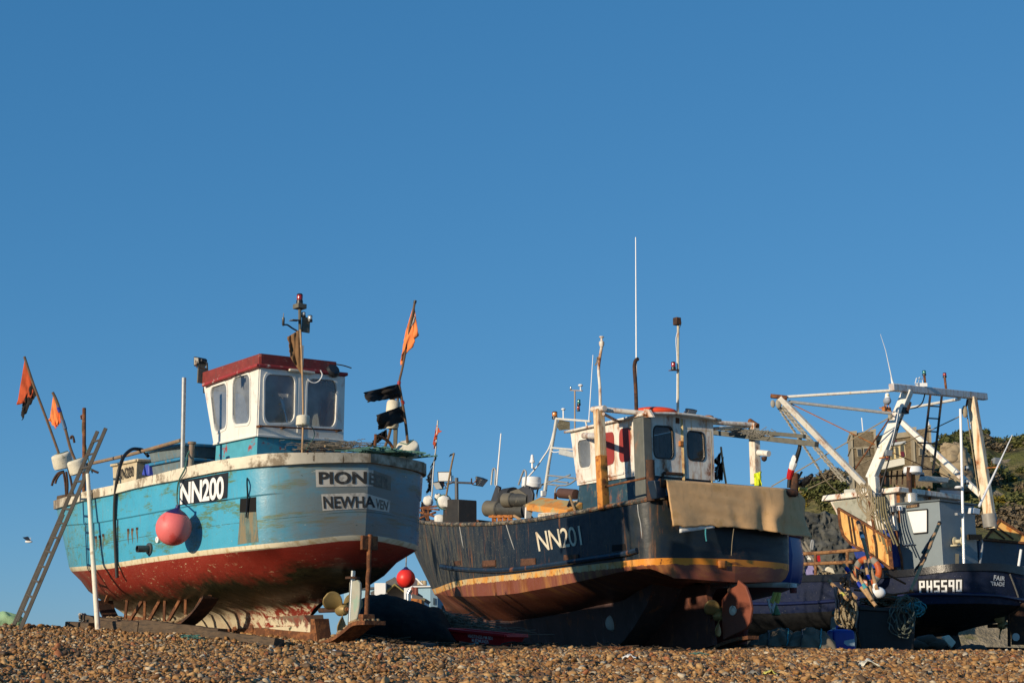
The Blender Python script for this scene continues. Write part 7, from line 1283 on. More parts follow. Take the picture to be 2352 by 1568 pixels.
# lifebuoy, ropes at the gantry foot
lbc = B3(1993, 1311, 2.3); lbr = 24 * lbc.y / F; lb = thing('lifebuoy', 'orange ring lifebuoy with grey bands hung on the navy boat rail', 'lifebuoy', lbc - V((0, 0, lbr * 1.3)))
nx_, nz_ = b3.f, V((0, 0, 1)); ring = [lbc + nx_ * (lbr * 1.25 * math.cos(k * math.pi / 20)) + nz_ * (lbr * 1.15 * math.sin(k * math.pi / 20)) for k in range(40)]; MB().tube(ring, .085, 12, closed=True).build('ring', W('worn_orange_ring', (.55, .11, .025), .5, var=.15, sec=(.55, .5, .42), secthr=.6, secscale=5), lb, smooth=180)
for k in (3, 13, 23, 33): MB().tube([ring[(k + j) % 40] for j in range(4)], .09, 12).build('band', M['canvas'], lb)
rg3 = random.Random(4)
mb = MB()
for k in range(13): u0 = 1960 + 40 * rg3.random(); mb.tube(spline([B3(u0, 1108 + 10 * rg3.random(), 1.95), B3(u0 + rg3.gauss(3, 8), 1130, 2.0), B3(1970 + rg3.random() * 40, 1160, 2.05), B3(1985 + rg3.random() * 40, 1195, 2.1)], 3), .018, 5)
single(mb, 'rope_bundle', 'bundle of knotted tan ropes hanging at the gantry knee', 'rope', M['rope'])
mb = MB(); 
for k in range(6): mb.tube(spline([B3(2006 + 5 * k, 1140, 2.02), B3(2008 + 6 * k, 1190, 2.06), B3(2022 + 8 * k, 1240 + rg3.random() * 40, 2.1)], 4), .022, 6)
single(mb, 'hanging_warps', 'slack tan warps hanging in front of the blue cabin base', 'rope', W('olive_rope', (.20, .17, .09), .9, var=.3, scale=20)); single(MB().tube(spline([B3(1995, 1150, 2.0), B3(2004, 1190, 2.04), B3(2010, 1235, 2.08)], 4), .045, 6), 'chain_bundle', 'bunch of rusty chain below the gantry knee', 'chain', M['rust'])
# ------------------------------------------------------------------ boat four, mostly hidden
b4 = Frame(1818, 1330, 30.5, 46, k=1.09); z4 = lambda z: (lambda f, b, t, l: z)
zz = lambda v: b4.fb(b4.B(1818, v, 0))[2]
r4 = [dict(fa=0, ff=7, bt=bt_top, B=.95, z=zz(1228)), dict(fa=-.05, ff=6.9, bt=bt_top, B=.98, z=zz(1275)), dict(fa=.0, ff=6.6, bt=bt_top, B=.95, z=zz(1318)), dict(fa=.04, ff=6.5, bt=bt_top, B=.92, z=zz(1337)), dict(fa=.16, ff=6.3, bt=bt_mid, B=.85, z=zz(1349)), dict(fa=.5, ff=6, bt=bt_mid, B=.7, z=zz(1362)), dict(fa=1.0, ff=5.6, bt=bt_low, B=.5, z=zz(1376)), dict(fa=1.2, ff=5.5, bt=lambda t: 0 if t in (0, 1) else .1, B=1, z=zz(1495))]
H4 = Hull(b4, r4, ts1); hm4 = H4.mesh(uvz=3); boat4 = thing('fishing_boat', 'bright blue boat with white waterline mostly hidden behind the navy transom', 'fishing boat', b4.L(3, 0, 0), 'beached fishing boats')
t = NT('bright_blue_hull'); uv = t.n.new('ShaderNodeUVMap'); uv.uv_map = 'paint'; s = t.n.new('ShaderNodeSeparateXYZ'); t.lk(uv.outputs[0], s.inputs[0]); c = t.mix(t.ramp(s.outputs[1], .002, -.002), (.008, .042, .20), (.72, .72, .70)); c = t.mix(t.ramp(s.outputs[1], -.100, -.106), c, (.20, .035, .028)); hm4.build('hull', t.done(t.vary(c, .12, 4), .4, 0, .4), boat4, smooth=35)
mb = MB()
for sd in (1, -1): mb.tube(H4.side(0, .01, 0, sd), .035, 6)
mb.build('gunwale_rail', M['red_paint'], boat4); H4.deck(0, .03, -.05).build('deck', M['blue_bin'], boat4)
c_ = b4.B(1822, 1349, .15) ; ou = MB().lathe(c_, (0, 0, 1), [(.075, -.11), (.075, .0)], 14).build('rudder_bearing', M['red_paint'], boat4); MB().lathe(c_ + V((0, 0, .002)), (0, 0, 1), [(.078, 0), (.078, .08)], 14).build('bearing_top', M['white'], ou)
# ------------------------------------------------------------------ things lying on the beach
def timber(label, a, b, w, h, m='wood', tilt=0, name='timber', tip=0.0):
    mb = MB(); a, b = V(a), V(b); d = (b - a); L_ = d.length; n = 12; d.normalize(); x = d.cross(V((0, 0, 1))).normalized(); y = x.cross(d)
    x, y = x * math.cos(tilt) + y * math.sin(tilt), y * math.cos(tilt) - x * math.sin(tilt)
    cs = [(-.5, -.42), (-.42, -.5), (.42, -.5), (.5, -.42), (.5, .42), (.42, .5), (-.42, .5), (-.5, .42)]; o = 0
    for i in range(n + 1):
        p = a.lerp(b, i / n)
        for k, (cx, cy) in enumerate(cs): mb.v.append(p + x * (w * (cx + .05 * nz(i * .8, k * 2.1, L_))) + y * (h * (cy + .06 * nz(i * .7, k * 1.7, L_ + 5))))
    for i in range(n): mb.f += [(i * 8 + k, i * 8 + (k + 1) % 8, i * 8 + 8 + (k + 1) % 8, i * 8 + 8 + k) for k in range(8)]
    mb.f += [tuple(range(8))[::-1], tuple(n * 8 + k for k in range(8))]
    return single(mb, name, label, 'timber', M[m], smooth=40)
timber('short round-ended baulk at the left end of the timbers under the turquoise bow', P(160, 1436, 22.0), P(213, 1440, 21.6), .16, .13)
timber('thin dark plank laid on top of the timbers behind the white prop', P(191, 1416, 22.2), P(296, 1431, 21.4), .14, .07)
timber('long dark baulk passing behind the foot of the white prop', P(209, 1433, 21.9), P(312, 1441, 21.2), .2, .15)
timber('squared block butted against the big log under the bilge runner', P(296, 1437, 21.0), P(333, 1441, 20.7), .24, .17)
timber('big rough round log under the front of the turquoise keel', P(330, 1441, 20.55), P(510, 1462, 19.9), .22, .22)
timber('dark sleeper lying in front of the white keel', P(478, 1456, 19.0), P(641, 1476, 18.4), .2, .11, tilt=.1)
timber('dark half-buried plank in the shingle below the stern sole plate', P(752, 1495, 17.0), P(850, 1512, 16.4), .16, .06)
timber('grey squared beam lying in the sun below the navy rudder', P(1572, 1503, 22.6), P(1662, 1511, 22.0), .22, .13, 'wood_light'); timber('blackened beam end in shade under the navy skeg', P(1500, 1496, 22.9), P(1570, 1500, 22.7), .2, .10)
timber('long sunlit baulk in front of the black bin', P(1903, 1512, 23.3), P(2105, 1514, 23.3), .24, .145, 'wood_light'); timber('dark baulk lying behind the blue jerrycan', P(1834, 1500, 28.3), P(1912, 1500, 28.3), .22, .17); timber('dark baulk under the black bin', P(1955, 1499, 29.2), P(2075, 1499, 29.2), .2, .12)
timber('weathered driftwood log at the bottom edge of the photo', P(1818, 1550, 14.4), P(1912, 1574, 13.2), .13, .10, 'wood_light', name='driftwood')
timber('thin bent stick on the shingle left of the half-buried plank', P(624, 1488, 17.8), P(684, 1497, 17.2), .03, .025, name='driftwood')
def slab_(label, q, Y, t_):
    pts = [P(u, v, y) for (u, v), y in zip(q, Y)]; mb = MB().hexa([p + V((0, 0, -t_)) for p in pts], pts); single(mb, 'slab', label, 'slab', M['concrete'], bevel=.02, smooth=0)
slab_('dark stained slab between the two boats, nearer the net mound', [(897, 1480), (942, 1489), (1003, 1476), (950, 1471)], (20.2, 19.2, 19.9, 21), .10); slab_('dark stained slab in front of the red fish crate', [(1004, 1503), (1044, 1511), (1119, 1505), (1080, 1497)], (19.8, 18.8, 19.2, 20.2), .11)
# sack and bag on the left
mb = MB().sphere(P(12, 1428, 22.6), .24, 26, (1.15, .7, .62))
for i, p in enumerate(mb.v): mb.v[i] = p + V((nz(*(p * 5)), nz(*(p * 6)), nz(*(p * 7)))) * .05 + V((.03 * nz(*(p * 14)), 0, .035 * nz(*(p * 16))))
single(mb, 'green_sack', 'pale green woven plastic sack slumped at the foot of the ladder', 'sack', W('pale_green_sack', (.30, .46, .25), .6, var=.25, sec=(.16, .26, .14), secthr=.57, bump=.5), smooth=180)
mb = MB().grid(lambda s, t: P(lerp(182, 196, s), lerp(1408, 1440, t), 22.3) + V((.03 * nz(s * 6, t * 6), .10 * nz(s * 5, t * 7, 2) - .05 * math.sin(3 * s), .02 * nz(s * 9, t * 4))), 12, 14); single(mb, 'clear_bag', 'crumpled clear plastic bag beside the timbers under the bow', 'plastic bag', W('milky_plastic', (.55, .55, .54), .15, var=.4, scale=14, spec=.8, bump=.9, bscale=26), smooth=180, solid=.01)
# net mound
TOPN = pchip([(806, 1474), (820, 1400), (834, 1376), (861, 1366), (888, 1365), (908, 1369), (948, 1381), (988, 1392), (1008, 1398), (1030, 1424), (1050, 1470)])
def mound(s, t):
    u = lerp(806, 1050, s); g0 = 22.6; top = P(u, TOPN(u), 25.0); fr = P(u, 1474, g0); bk = V((top.x, 27.4, ground(top.x, 27.4)))
    k = t * 2
    if k <= 1: a = math.sin(k * math.pi / 2); p = V((lerp(fr.x, top.x, k), lerp(fr.y, top.y, 1 - math.cos(k * math.pi / 2)), lerp(fr.z, top.z, a)))
    else: k -= 1; p = V((top.x, lerp(top.y, bk.y, math.sin(k * math.pi / 2)), lerp(top.z, bk.z, 1 - math.cos(k * math.pi / 2))))
    e = math.sin(math.pi * t) * .8
    return p + V((0, -.09 * e * math.sin(s * 15 + 4 * t + 2 * nz(s * 5, t * 3)), .05 * e * nz(s * 9, t * 6, 3) + .02 * nz(s * 25, t * 18)))
mb = MB().grid(mound, 60, 34); single(mb, 'covered_net_mound', 'large mound under black sheeting between the turquoise and navy boats', 'net mound', W('black_sheeting', (.010, .011, .010), .9, var=.4, sec=(.018, .019, .014), secthr=.55, bump=.5, spec=.1), smooth=180)
rj = random.Random(9); mb = MB()
for k in range(380):
    a = rj.random(); u = lerp(1008, 1110, a); vt = lerp(1400, 1446, a ** .8); v = lerp(vt, 1462, rj.random() ** 1.3); p = P(u, v, 25.2 - .6 * rj.random()); q = [p + V((rj.gauss(0, .10) * j, rj.gauss(0, .06), rj.gauss(0, .05) - .012 * j)) for j in range(5)]; mb.tube(spline(q, 3), .006, 4)
def lump(s, t): u = lerp(1004, 1114, s); v = lerp(interp([(0, 1400), (.25, 1406), (.6, 1424), (.85, 1440), (1, 1462)], s), 1468, t); return P(u, v, 25.9 - 1.3 * math.sin(t * 1.6)) + V((0, .08 * nz(s * 7, t * 5), .05 * nz(s * 8, t * 5, 3)))
mb.grid(lump, 24, 12); single(mb, 'net_heap', 'pale brown monofilament net heaped below the navy stem', 'net', W('pale_net', (.22, .165, .115), .9, var=.4, scale=12, bump=.9, bscale=70), smooth=180)
# red fish crate with lettering
q0 = [P(1021, 1444, 23.2), P(1160, 1458, 22.4)]; ax = (q0[1] - q0[0]).normalized(); up_ = V((0, 0, 1)); bkv = up_.cross(ax).normalized()
cr = thing('fish_crate', 'bright red plastic fish crate with white lettering beside the navy keel', 'fish crate', (q0[0] + q0[1]) / 2 - V((0, 0, .2))); L_ = (q0[1] - q0[0]).length
o_ = q0[0]; pt = lambda x, y, z: o_ + ax * (x * L_) + bkv * y + up_ * z
mb = MB(); outer = [pt(.0, 0, 0), pt(1, 0, 0), pt(1, .5, 0), pt(0, .5, 0)]; low_ = [pt(.035, .02, -.165), pt(.94, .02, -.165), pt(.94, .46, -.165), pt(.035, .46, -.165)]; inn = [pt(.03, .03, -.0), pt(.97, .03, 0), pt(.97, .47, 0), pt(.03, .47, 0)]; inl = [pt(.06, .05, -.14), pt(.92, .05, -.14), pt(.92, .44, -.14), pt(.06, .44, -.14)]
mb.v = low_ + outer + inn + inl; mb.f = [(0, 1, 2, 3), (12, 13, 14, 15)] + [(a + i, a + (i + 1) % 4, a + 4 + (i + 1) % 4, a + 4 + i) for a in (0, 4, 8) for i in range(4)]; mb.build('body', M['red_plastic'], cr, smooth=0)
mb = MB()
for a, b_ in (((-.02, -.02), (1.02, -.02)), ((1.02, -.02), (1.02, .52)), ((1.02, .52), (-.02, .52)), ((-.02, .52), (-.02, -.02))): mb.bar(pt(*a, -.005), pt(*b_, -.005), .045, .05)
mb.build('rim', M['red_plastic'], cr, bevel=.008)
fcx = lambda u, v: pt(u, lerp(-.004, .016, v) - .006, lerp(-.03, -.165, v))
mapped(text2d('HASTINGS FM 001', .012), [(.40, .07), (.80, .07), (.80, .45), (.40, .45)], fcx).build('lettering', M['white_clean'], cr, smooth=0); mapped(text2d('M EDMUNDS', .012), [(.46, .53), (.73, .53), (.73, .9), (.46, .9)], fcx).build('lettering', M['white_clean'], cr, smooth=0)
# seaweed and net rubbish: one uncountable mass
mb = MB()
def weed(n, u0, u1, v0, v1, y0, y1, r, seg, spread):
    for _ in range(n):
        a = rj.random(); y = lerp(y0, y1, rj.random()); x = (lerp(u0, u1, a) - 1176) / F * y; z = ground(x, y) + .02; p = V((x, y, z)); q = [p + V((rj.gauss(0, spread) * j, rj.gauss(0, spread) * j, abs(rj.gauss(0, .03)))) for j in range(seg)]; mb.tube(spline(q, 2), r * (.6 + rj.random()), 4)
weed(420, 850, 1270, 0, 0, 19.6, 23.5, .009, 4, .06); weed(120, 1330, 1560, 0, 0, 21.5, 24, .008, 4, .05); weed(260, 1690, 1850, 0, 0, 24.5, 28.5, .011, 5, .07)
o_ = mb.build('seaweed', M['seaweed'], base=(0, 0, 0), smooth=180); o_['kind'] = 'stuff'; o_['label'] = 'dark dead seaweed and net scraps strewn under the boats'
for lb, m, (u, y), s_, n in (('rust-brown rope tangle on the sunlit shingle below the navy box keel', M['rust'], (1412, 19.5), .18, 26), ('small green net scrap on the shingle right of the brown rope tangle', M['rope_green'], (1592, 19.3), .1, 12), ('dark green net end poking from under the sleeper by the white keel', M['rope_green'], (466, 18.8), .12, 26), ('green net tuft on the bright shingle below the long sunlit baulk', M['rope_green'], (2082, 17.0), .09, 12)):
    x = (u - 1176) / F * y; single(tangle(MB(), (x, y, ground(x, y)), (s_ * 2, s_, s_ * .6), n, .007, rj, 5, 5), 'net_scrap', lb, 'net scrap', m)
for i, (lb, u, v, sz, m) in enumerate([('white rag-like plastic scrap on the dark ground behind the sole plate', 912, 1469, .22, 'white'), ('crumpled pale plastic sheet beside the slab by the red crate', 1092, 1490, .28, 'canvas'), ('white feather-like plastic sliver on the shingle below the stern', 768, 1503, .1, 'white_clean'), ('pale plastic scrap on the shingle below the navy box keel', 1445, 1517, .14, 'white'), ('pinkish plastic star-shaped scrap at the lower right foreground', 1730, 1556, .12, 'canvas'), ('flat cream driftwood chip on the shingle below the baulk', 1995, 1534, .2, 'foam'), ('white shell-like plastic bit behind the stern sole plate', 880, 1462, .14, 'white'), ('yellow plastic scrap half buried at the lower right', 1768, 1553, .11, 'yellow')]):
    Y = 12.0
    while Y < 30 and P(u, v, Y).z > ground(P(u, v, Y).x, Y): Y += .02
    Y2 = 12.0
    for k in range(900):
        Y2 = 12 + k * .02; p = P(u, v, Y2)
        if ground(p.x, p.y) >= p.z: break
    mb = MB().grid(lambda s, t: p + V(((s - .5) * sz, (t - .5) * sz * .8, .03 + .25 * sz * nz(s * 4 + i, t * 4, i) + .2 * sz * (1 - abs(s - .5) * 2))), 8, 8); single(mb, 'plastic_scrap', lb, 'litter', M[m], smooth=180, solid=.006)
# canvas bundles
def bundle(label, u0, u1, topc, vb, Y, seed):
    def fn(s, t):
        u = lerp(u0, u1, s); e = math.sin(math.pi * s) ** .45; tv = lerp(vb, topc(u), e); p0 = P(u, vb + 3, Y - .8); p1 = P(u, tv, Y); k = t * math.pi / 2
        if t <= 1: p = V((lerp(p0.x, p1.x, t), lerp(p0.y, p1.y, 1 - math.cos(k)), lerp(p0.z, p1.z, math.sin(k))))
        return p + V((.02 * nz(s * 9, t * 7, seed), .06 * nz(s * 6 + t * 4, t * 3, seed) + .035 * math.sin(s * 22 + t * 9), .06 * nz(s * 7, t * 4, seed + 3) * (t > 0)))
    mb = MB().grid(fn, 46, 18); mb.grid(lambda s, t: fn(s, 1) + V((0, 1.0 * t, -.35 * t * t)), 46, 4)
    g = thing('canvas_bundle', label, 'bundle', P((u0 + u1) / 2, vb, Y - .4)); mb.build('canvas', W('dim_canvas', (.17, .145, .11), .95, var=.25, scale=5, bump=.3, spec=.1), g, smooth=180)
    for s in (.35, .7): MB().tube([fn(s + .03 * t / 8, t / 8) + V((0, -.02, .015)) for t in range(9)], .014, 5).build('lashing', M['rope_blue'] if s > .5 else M['black_rubber'], g)
bundle('grey canvas bundle at the left, partly behind the navy rudder', 1716, 1842, pchip([(1716, 1462), (1760, 1449), (1800, 1438), (1842, 1452)]), 1488, 27.9, 1); bundle('beige canvas bundle beside the blue jerrycan', 1794, 1918, pchip([(1794, 1462), (1830, 1446), (1860, 1440), (1918, 1442)]), 1489, 27.6, 5)
# blue jerrycan
jc = P(1933, 1500, 28.6); sc_ = jc.y / F; jw, jh = 53 * sc_, 54 * sc_; x_, y_ = V((.97, .24, 0)), V((-.24, .97, 0)); jg = thing('jerrycan', 'royal blue plastic jerrycan with torn paper label standing on the shingle', 'jerrycan', jc)
mb = MB(); prof = [(.90, 0), (1, .04), (1, .80), (.93, .92), (.60, 1.0)]; nn = 20; 
for k, (s, h) in enumerate(prof):
    for a, b_ in roundrect(-.5, -.36, .5, .36, .1, 4): mb.v.append(jc + x_ * (a * jw * s) + y_ * (b_ * jw * s) + V((0, 0, h * jh)))
for r in range(len(prof) - 1): mb.f += [(r * nn + i, r * nn + (i + 1) % nn, (r + 1) * nn + (i + 1) % nn, (r + 1) * nn + i) for i in range(nn)]
mb.f += [tuple(range(nn))[::-1], tuple((len(prof) - 1) * nn + i for i in range(nn))]; mb.build('body', M['royal'], jg, smooth=50, bevel=.008)
hz_ = jc + V((0, 0, jh * 1.0)); MB().tube(spline([hz_ - x_ * .1 + V((0, 0, -.02)), hz_ - x_ * .06 + V((0, 0, .05)), hz_ + x_ * .1 + V((0, 0, .05)), hz_ + x_ * .14 + V((0, 0, -.02))], 4), .022, 8).build('handle', M['royal'], jg); MB().lathe(jc - x_ * jw * .30 + V((0, 0, jh * .94)), (0, 0, 1), [(.035, 0), (.04, .02), (.04, .05), (.03, .055)], 14).build('cap', M['cream'], jg)
mb = MB(); lp_ = [(-.02, .52), (.44, .60), (.44, .30), (.10, .31), (-.06, .42)]; mb.v = [jc + x_ * (a * jw) - y_ * (.362 * jw) + V((0, 0, b_ * jh)) for a, b_ in lp_]; mb.f = [tuple(range(5))]; mb.build('label', W('faded_paper', (.36, .48, .56), .7, var=.15), jg, smooth=0, solid=.003)
# black bin with ropes
by = 30.0; tl, tr, bl, br2 = P(1973, 1391, by), P(2103, 1398, by - .2), P(1966, 1496, by), P(2099, 1496, by - .2); bv_ = V((.25, 1.3, 0)); bn = thing('black_bin', 'large black plastic bin heaped with ropes in front of the navy boat', 'bin', (bl + br2) / 2)
mb = MB().hexa([bl, br2, br2 + bv_, bl + bv_], [tl, tr, tr + bv_, tl + bv_]); mb.build('body', W('black_bin_plastic', (.014, .014, .015), .5, var=.3, streak=(.03, .03, .028), streakthr=.56), bn, bevel=.03)
mb = MB(); 
for a, b_ in ((tl, tr), (tr, tr + bv_), (tr + bv_, tl + bv_), (tl + bv_, tl)): mb.bar(a - V((0, 0, .04)), b_ - V((0, 0, .04)), .1, .09)
mb.build('rim', M['black_plastic'], bn, bevel=.015)
def loops(label, m, cu, cv, n, ru, rv, Y, r=.016, dy=.5, seed=0, drop=0):
    rr = random.Random(seed); mb = MB()
    for _ in range(n):
        a0 = rr.random() * 6.28; uu, vv = cu + rr.gauss(0, ru * .45), cv + rr.gauss(0, rv * .35); pts = []
        for k in range(14): a = a0 + k * .5; pts.append(P(uu + ru * (.7 + .3 * rr.random()) * math.cos(a), vv + rv * (.7 + .35 * rr.random()) * math.sin(a) + drop * max(0, math.sin(a)), Y + dy * (rr.random() - .5)))
        mb.tube(spline(pts, 3), r, 5)
    return single(mb, 'rope_coil', label, 'rope', m)
loops('tan rope coils hanging from the left end of the black bin', M['rope'], 1946, 1402, 20, 13, 30, 27.2, .019, .3, 1); loops('mixed grey-brown rope heap on top of the black bin', W('dirty_rope', (.16, .13, .085), .95, var=.4, scale=24), 2040, 1380, 30, 44, 8, 30.3, .017, .9, 2); loops('turquoise rope loops at the right end of the black bin', M['rope_blue'], 2104, 1396, 14, 16, 13, 29.8, .012, .3, 3); loops('long grey rope bights dangling down the front of the black bin', W('grey_green_rope', (.13, .15, .12), .95, var=.4, scale=24), 2068, 1410, 9, 22, 34, 29.5, .012, .25, 4)
mb = MB(); 
for a, b_ in (((1918, 1375), (1958, 1378)), ((1962, 1354), (2060, 1366)), ((1975, 1375), (2100, 1358)), ((2034, 1316), (2080, 1340)), ((1940, 1440), (1958, 1370)), ((1964, 1440), (1976, 1484)), ((2075, 1392), (2098, 1372)), ((2018, 1370), (2075, 1378))): mb.tube([P(*a, 29.7), P(*b_, 29.9)], .022, 6)
single(mb, 'rusty_rods', 'rusty bent iron rods stuck among the ropes on the black bin', 'rod', M['rust'])
single(MB().hexa([P(u, v, 30.4) for u, v in [(1906, 1443), (1946, 1440), (1944, 1412), (1909, 1417)]], [P(u, v, 31) for u, v in [(1906, 1443), (1946, 1440), (1944, 1412), (1909, 1417)]]), 'beige_box', 'beige plastic box in the shade left of the black bin', 'box', M['canvas'], bevel=.02); mb = MB().sphere(P(1924, 1408, 30.6), .11, 14, (1.2, .8, .6)); single(mb, 'green_can', 'green plastic can on top of the beige box', 'can', M['rope_green'], smooth=180)
# marker poles stacked before the navy boat
PF = lambda u, v: P(u, v, 27.2); gp_ = 'marker poles stacked before the glossy navy boat'
def mpole(label, a, b, r, y0=27.6, y1=27.0, flag=None, tapes=(), m='bamboo', extra=None):
    at = lambda u, v: P(u, v, y0 + (y1 - y0) * (v - a[1]) / (b[1] - a[1])); g = thing('marker_pole', label, 'marker pole', at(*b), gp_); MB().tube([at(*a), at(*b)], r, 9).build('pole', M[m], g)
    for q, kw in flag or []: cloth(q, lambda u, v: at(u, v) + V((0, -.05, 0)), **kw).build('flag', M['bag'], g, smooth=180, solid=.006)
    for k, mt in tapes: p = V(at(*a)).lerp(at(*b), k); d = (at(*b) - at(*a)).normalized() * .06; MB().tube([p - d, p + d], r * 1.2, 9).build('tape', mt, g)
    return g
mpole('bamboo pole with yellow tape, leftmost of the stacked marker poles', (1904, 1333), (1946, 1376), .036, flag=[([(1912, 1344), (1934, 1352), (1932, 1392), (1919, 1400)], dict(rip=.08, wav=.08, seed=3))], tapes=[(.78, M['yellow'])])
mpole('bamboo pole, second from left of the stacked marker poles', (1933, 1338), (1966, 1372), .034, flag=[([(1938, 1344), (1950, 1352), (1954, 1376), (1944, 1372)], dict(rip=.1, wav=.06, seed=5))])
mpole('bamboo pole with blue tape bands and a big square black flag', (1937, 1296), (2012, 1391), .036, 27.6, 27.0, flag=[([(1958, 1310), (1926, 1326), (1934, 1348), (1968, 1347)], dict(rip=.05, wav=.09, seed=7))], tapes=[(.14, M['royal']), (.5, M['royal'])])
mpole('bamboo pole with turquoise tape and torn black bag under the lifebuoy', (1959, 1298), (2003, 1378), .034, 27.6, 27.0, flag=[([(1964, 1304), (1986, 1316), (1982, 1332), (1966, 1330)], dict(rip=.1, wav=.1, seed=9))], tapes=[(.62, M['rope_blue'])])
mpole('pole with blue and black tapes leaning through the lifebuoy', (1987, 1286), (2004, 1378), .032, 27.7, 27.1, tapes=[(.15, M['black_rubber']), (.45, M['royal']), (.6, M['black_rubber'])])
g = mpole('longest bamboo marker pole rising across the rusty trawl door', (1971, 1199), (2014, 1352), .036, 29.0, 27.2, tapes=[(.02, M['black_rubber']), (.2, M['black_rubber']), (.24, M['white_clean'])])
jp = P(2016, 1360, 27.3); mb = MB().sphere(jp, .115, 18, (1.3, .9, .95)); mb.lathe(jp + V((-.04, 0, .1)), (-.2, 0, 1), [(.05, 0), (.035, .07)], 10); single(mb, 'white_jug', 'white plastic jug float lying on the rope heap', 'jug', M['white_clean'], smooth=60)
g = thing('flag_pole', 'long bamboo pole with furled black cloth leaning across the grey deck box', 'flag pole', P(2092, 1356, 29.2)); at = lambda u, v: P(u, v, 29.2 + (1356 - v) / 156 * 1.2); MB().tube([at(2158, 1200), at(2140, 1243), at(2092, 1356)], .034, 9).build('pole', M['bamboo'], g)
cloth([(2153, 1208), (2120, 1266), (2100, 1316), (2140, 1256)], at, rip=.05, wav=.06).build('flag', M['bag'], g, smooth=180, solid=.008); MB().tube([at(2124.5, 1280), at(2122, 1286)], .042, 9).build('tape', M['black_rubber'], g); MB().tube([at(2158.5, 1199), at(2157, 1203)], .042, 9).build('tape', M['black_rubber'], g)
# gear heaped on the navy foredeck behind the pipe rail
YB = 41.0; Q = lambda u, v: P(u, v, YB)
mb = MB().lathe(Q(1836, 1293), (.5, -1, 0), [(.10, 0), (.17, .02), (.17, .12), (.14, .14), (.06, .14)], 22); single(mb, 'grey_wheel', 'grey ring-shaped net roller wheel behind the rusty pipe rail', 'wheel', W('grey_ring', (.33, .31, .26), .6, var=.2), smooth=40)
mb = MB().hexa([Q(*p) for p in [(1849, 1300), (1866, 1296), (1872, 1306), (1871, 1319), (1855, 1320)]], [Q(*p) + V((0, .2, 0)) for p in [(1849, 1300), (1866, 1296), (1872, 1306), (1871, 1319), (1855, 1320)]]); single(mb, 'purple_float', 'flat lilac foam float behind the rusty pipe rail', 'float', W('lilac_foam', (.30, .27, .52), .8, var=.15, speck=(.6, .58, .5), speckthr=.7), bevel=.02)
mb = MB().hexa([Q(*p) for p in [(1890, 1312), (1902, 1300), (1914, 1304), (1920, 1318), (1896, 1320)]], [Q(*p) + V((0, .3, 0)) for p in [(1890, 1312), (1902, 1300), (1914, 1304), (1920, 1318), (1896, 1320)]]); single(mb, 'foam_block', 'crumbling cream foam block right of the lilac float', 'float', M['foam'], bevel=.03)
for lb, a, b_, r, m in (('grey-white pole leaning right among the foredeck gear, longest there', (1832, 1240), (1892, 1312), .045, 'canvas'), ('shorter pale pole leaning beside the longest foredeck pole', (1848, 1242), (1862, 1268), .04, 'canvas'), ('thin pole lying low between the lilac float and the foam block', (1876, 1294), (1894, 1317), .035, 'wood_light')): single(MB().tube([Q(*a), Q(*b_)], r, 8), 'gear_pole', lb, 'pole', M[m])
MBB = cloth([(1823, 1258), (1832, 1262), (1846, 1292), (1826, 1290)], Q, rip=.05, wav=.1); single(MBB, 'yellow_sheet', 'pale yellow plastic sheet at the edge of the bright blue stern', 'sheet', M['yellow'], solid=.01, smooth=180); MBB = cloth([(1848, 1272), (1866, 1268), (1872, 1290), (1852, 1282)], lambda u, v: P(u, v, YB + .2), rip=.04, wav=.12); single(MBB, 'white_sheet', 'crumpled whitish plastic sheet behind the upper rusty rail', 'sheet', M['white'], solid=.01, smooth=180)
single(MB().hexa([Q(*p) for p in [(1877, 1275), (1883, 1274), (1885, 1288), (1879, 1289)]], [Q(*p) + V((0, .1, 0)) for p in [(1877, 1275), (1883, 1274), (1885, 1288), (1879, 1289)]]), 'red_grid', 'small red plastic grating behind the rusty pipe rail', 'grating', M['red_plastic']); single(MB().tube(spline([Q(1861, 1268), Q(1863, 1250), Q(1866, 1240), Q(1868, 1246), Q(1866, 1262)], 4), .03, 7), 'wire_hoop', 'narrow grey hoop standing above the rusty pipe rail', 'hoop', M['steel'])
loops('dark coil of line lying at the foot of the rusty rail posts', M['rope'], 1898, 1317, 6, 12, 3, 40.5, .02, .3, 8)
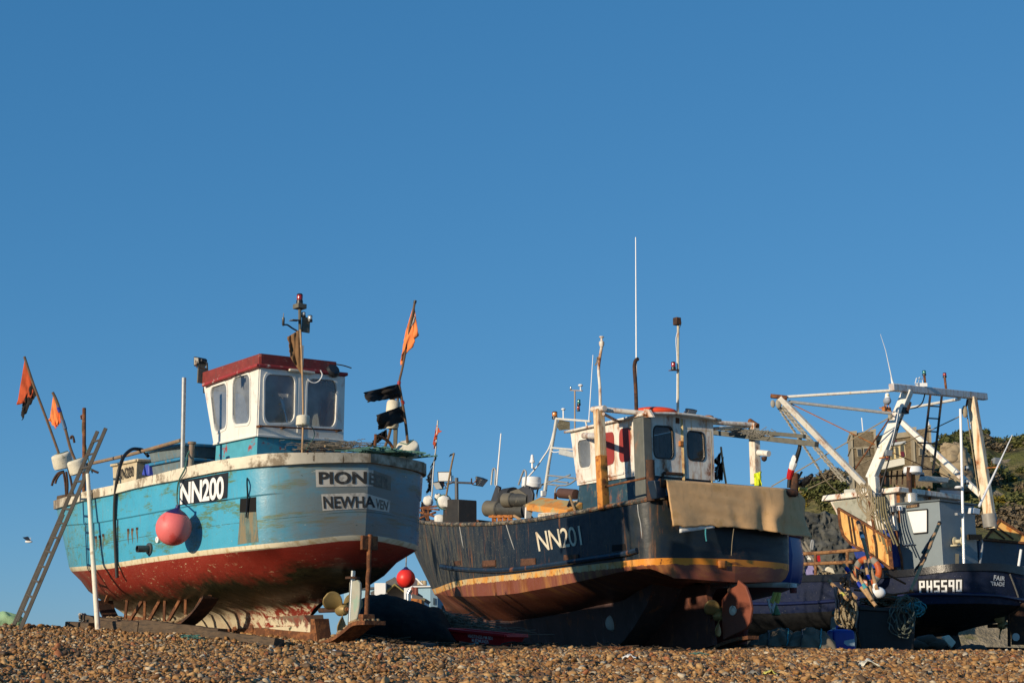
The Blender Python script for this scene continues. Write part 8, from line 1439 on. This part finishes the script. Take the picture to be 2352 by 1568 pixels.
# bits glimpsed under the navy transom and the glossy hull
YU = 29.4; U = lambda u, v: P(u, v, YU)
for lb, a, b_, m in (('yellow fuzzy strap hanging under the bright blue stern, left one', (1781, 1360), (1772, 1384), 'yellow'), ('yellow fuzzy strap hanging under the bright blue stern, right one', (1789, 1360), (1784, 1384), 'yellow')): single(MB().tube(spline([U(*a), U((a[0] + b_[0]) / 2 + 1, 1372), U(*b_)], 3), .05, 8), 'yellow_strap', lb, 'strap', M[m])
for lb, a, b_ in (('white painted stake under the bright blue stern, left one', (1764, 1374), (1772, 1406)), ('white painted stake under the bright blue stern, right one', (1780, 1380), (1773, 1406))): single(MB().bar(U(*a), U(*b_), .05, .05), 'white_stake', lb, 'stake', M['white'])
single(MB().prism([U(u, v) for u, v in [(1781, 1384), (1785, 1388), (1794, 1412), (1778, 1412)]], V((0, .3, 0))), 'green_net_bag', 'pale green net bag standing under the bright blue stern', 'net bag', W('pale_green_net', (.16, .32, .16), .8, var=.3), bevel=.03)
single(MB().prism([P(u, v, 33) for u, v in [(2163, 1462), (2180, 1457), (2196, 1474), (2186, 1488), (2176, 1478)]], V((.05, .25, 0))), 'foam_slab', 'broken cream foam slab in the shade under the glossy navy hull', 'foam', M['foam'], bevel=.02)
mb = MB().bar(L3(3.2, 1.0, zb3(3) - .5), L3(4.4, 1.0, ground(8, 28) + .02), .12, .05); mb.build('bilge_runner', M['rust'], boat3)
mb = MB(); pc = [(2115, 1480), (2130, 1470), (2148, 1478), (2225, 1492), (2240, 1490)]
for i, (u, v) in enumerate(pc): mb_ = MB().sphere(P(u, v, 33 - .3 * (i > 2)), .2, 14, (1.3, .8, .6)); [mb_.v.__setitem__(k, p + V((nz(*(p * 6)), nz(*(p * 5)), nz(*(p * 7)))) * .06) for k, p in enumerate(mb_.v)]; single(mb_, 'rubble', ['brown rubble lump, leftmost under the glossy navy hull', 'taller rubble lump next to the foam slab', 'grey rubble lump touching the foam slab', 'low rubble lump before the shaded navy keel', 'rounded rubble lump nearest the navy propeller'][i], 'rubble', M['concrete'], smooth=180)
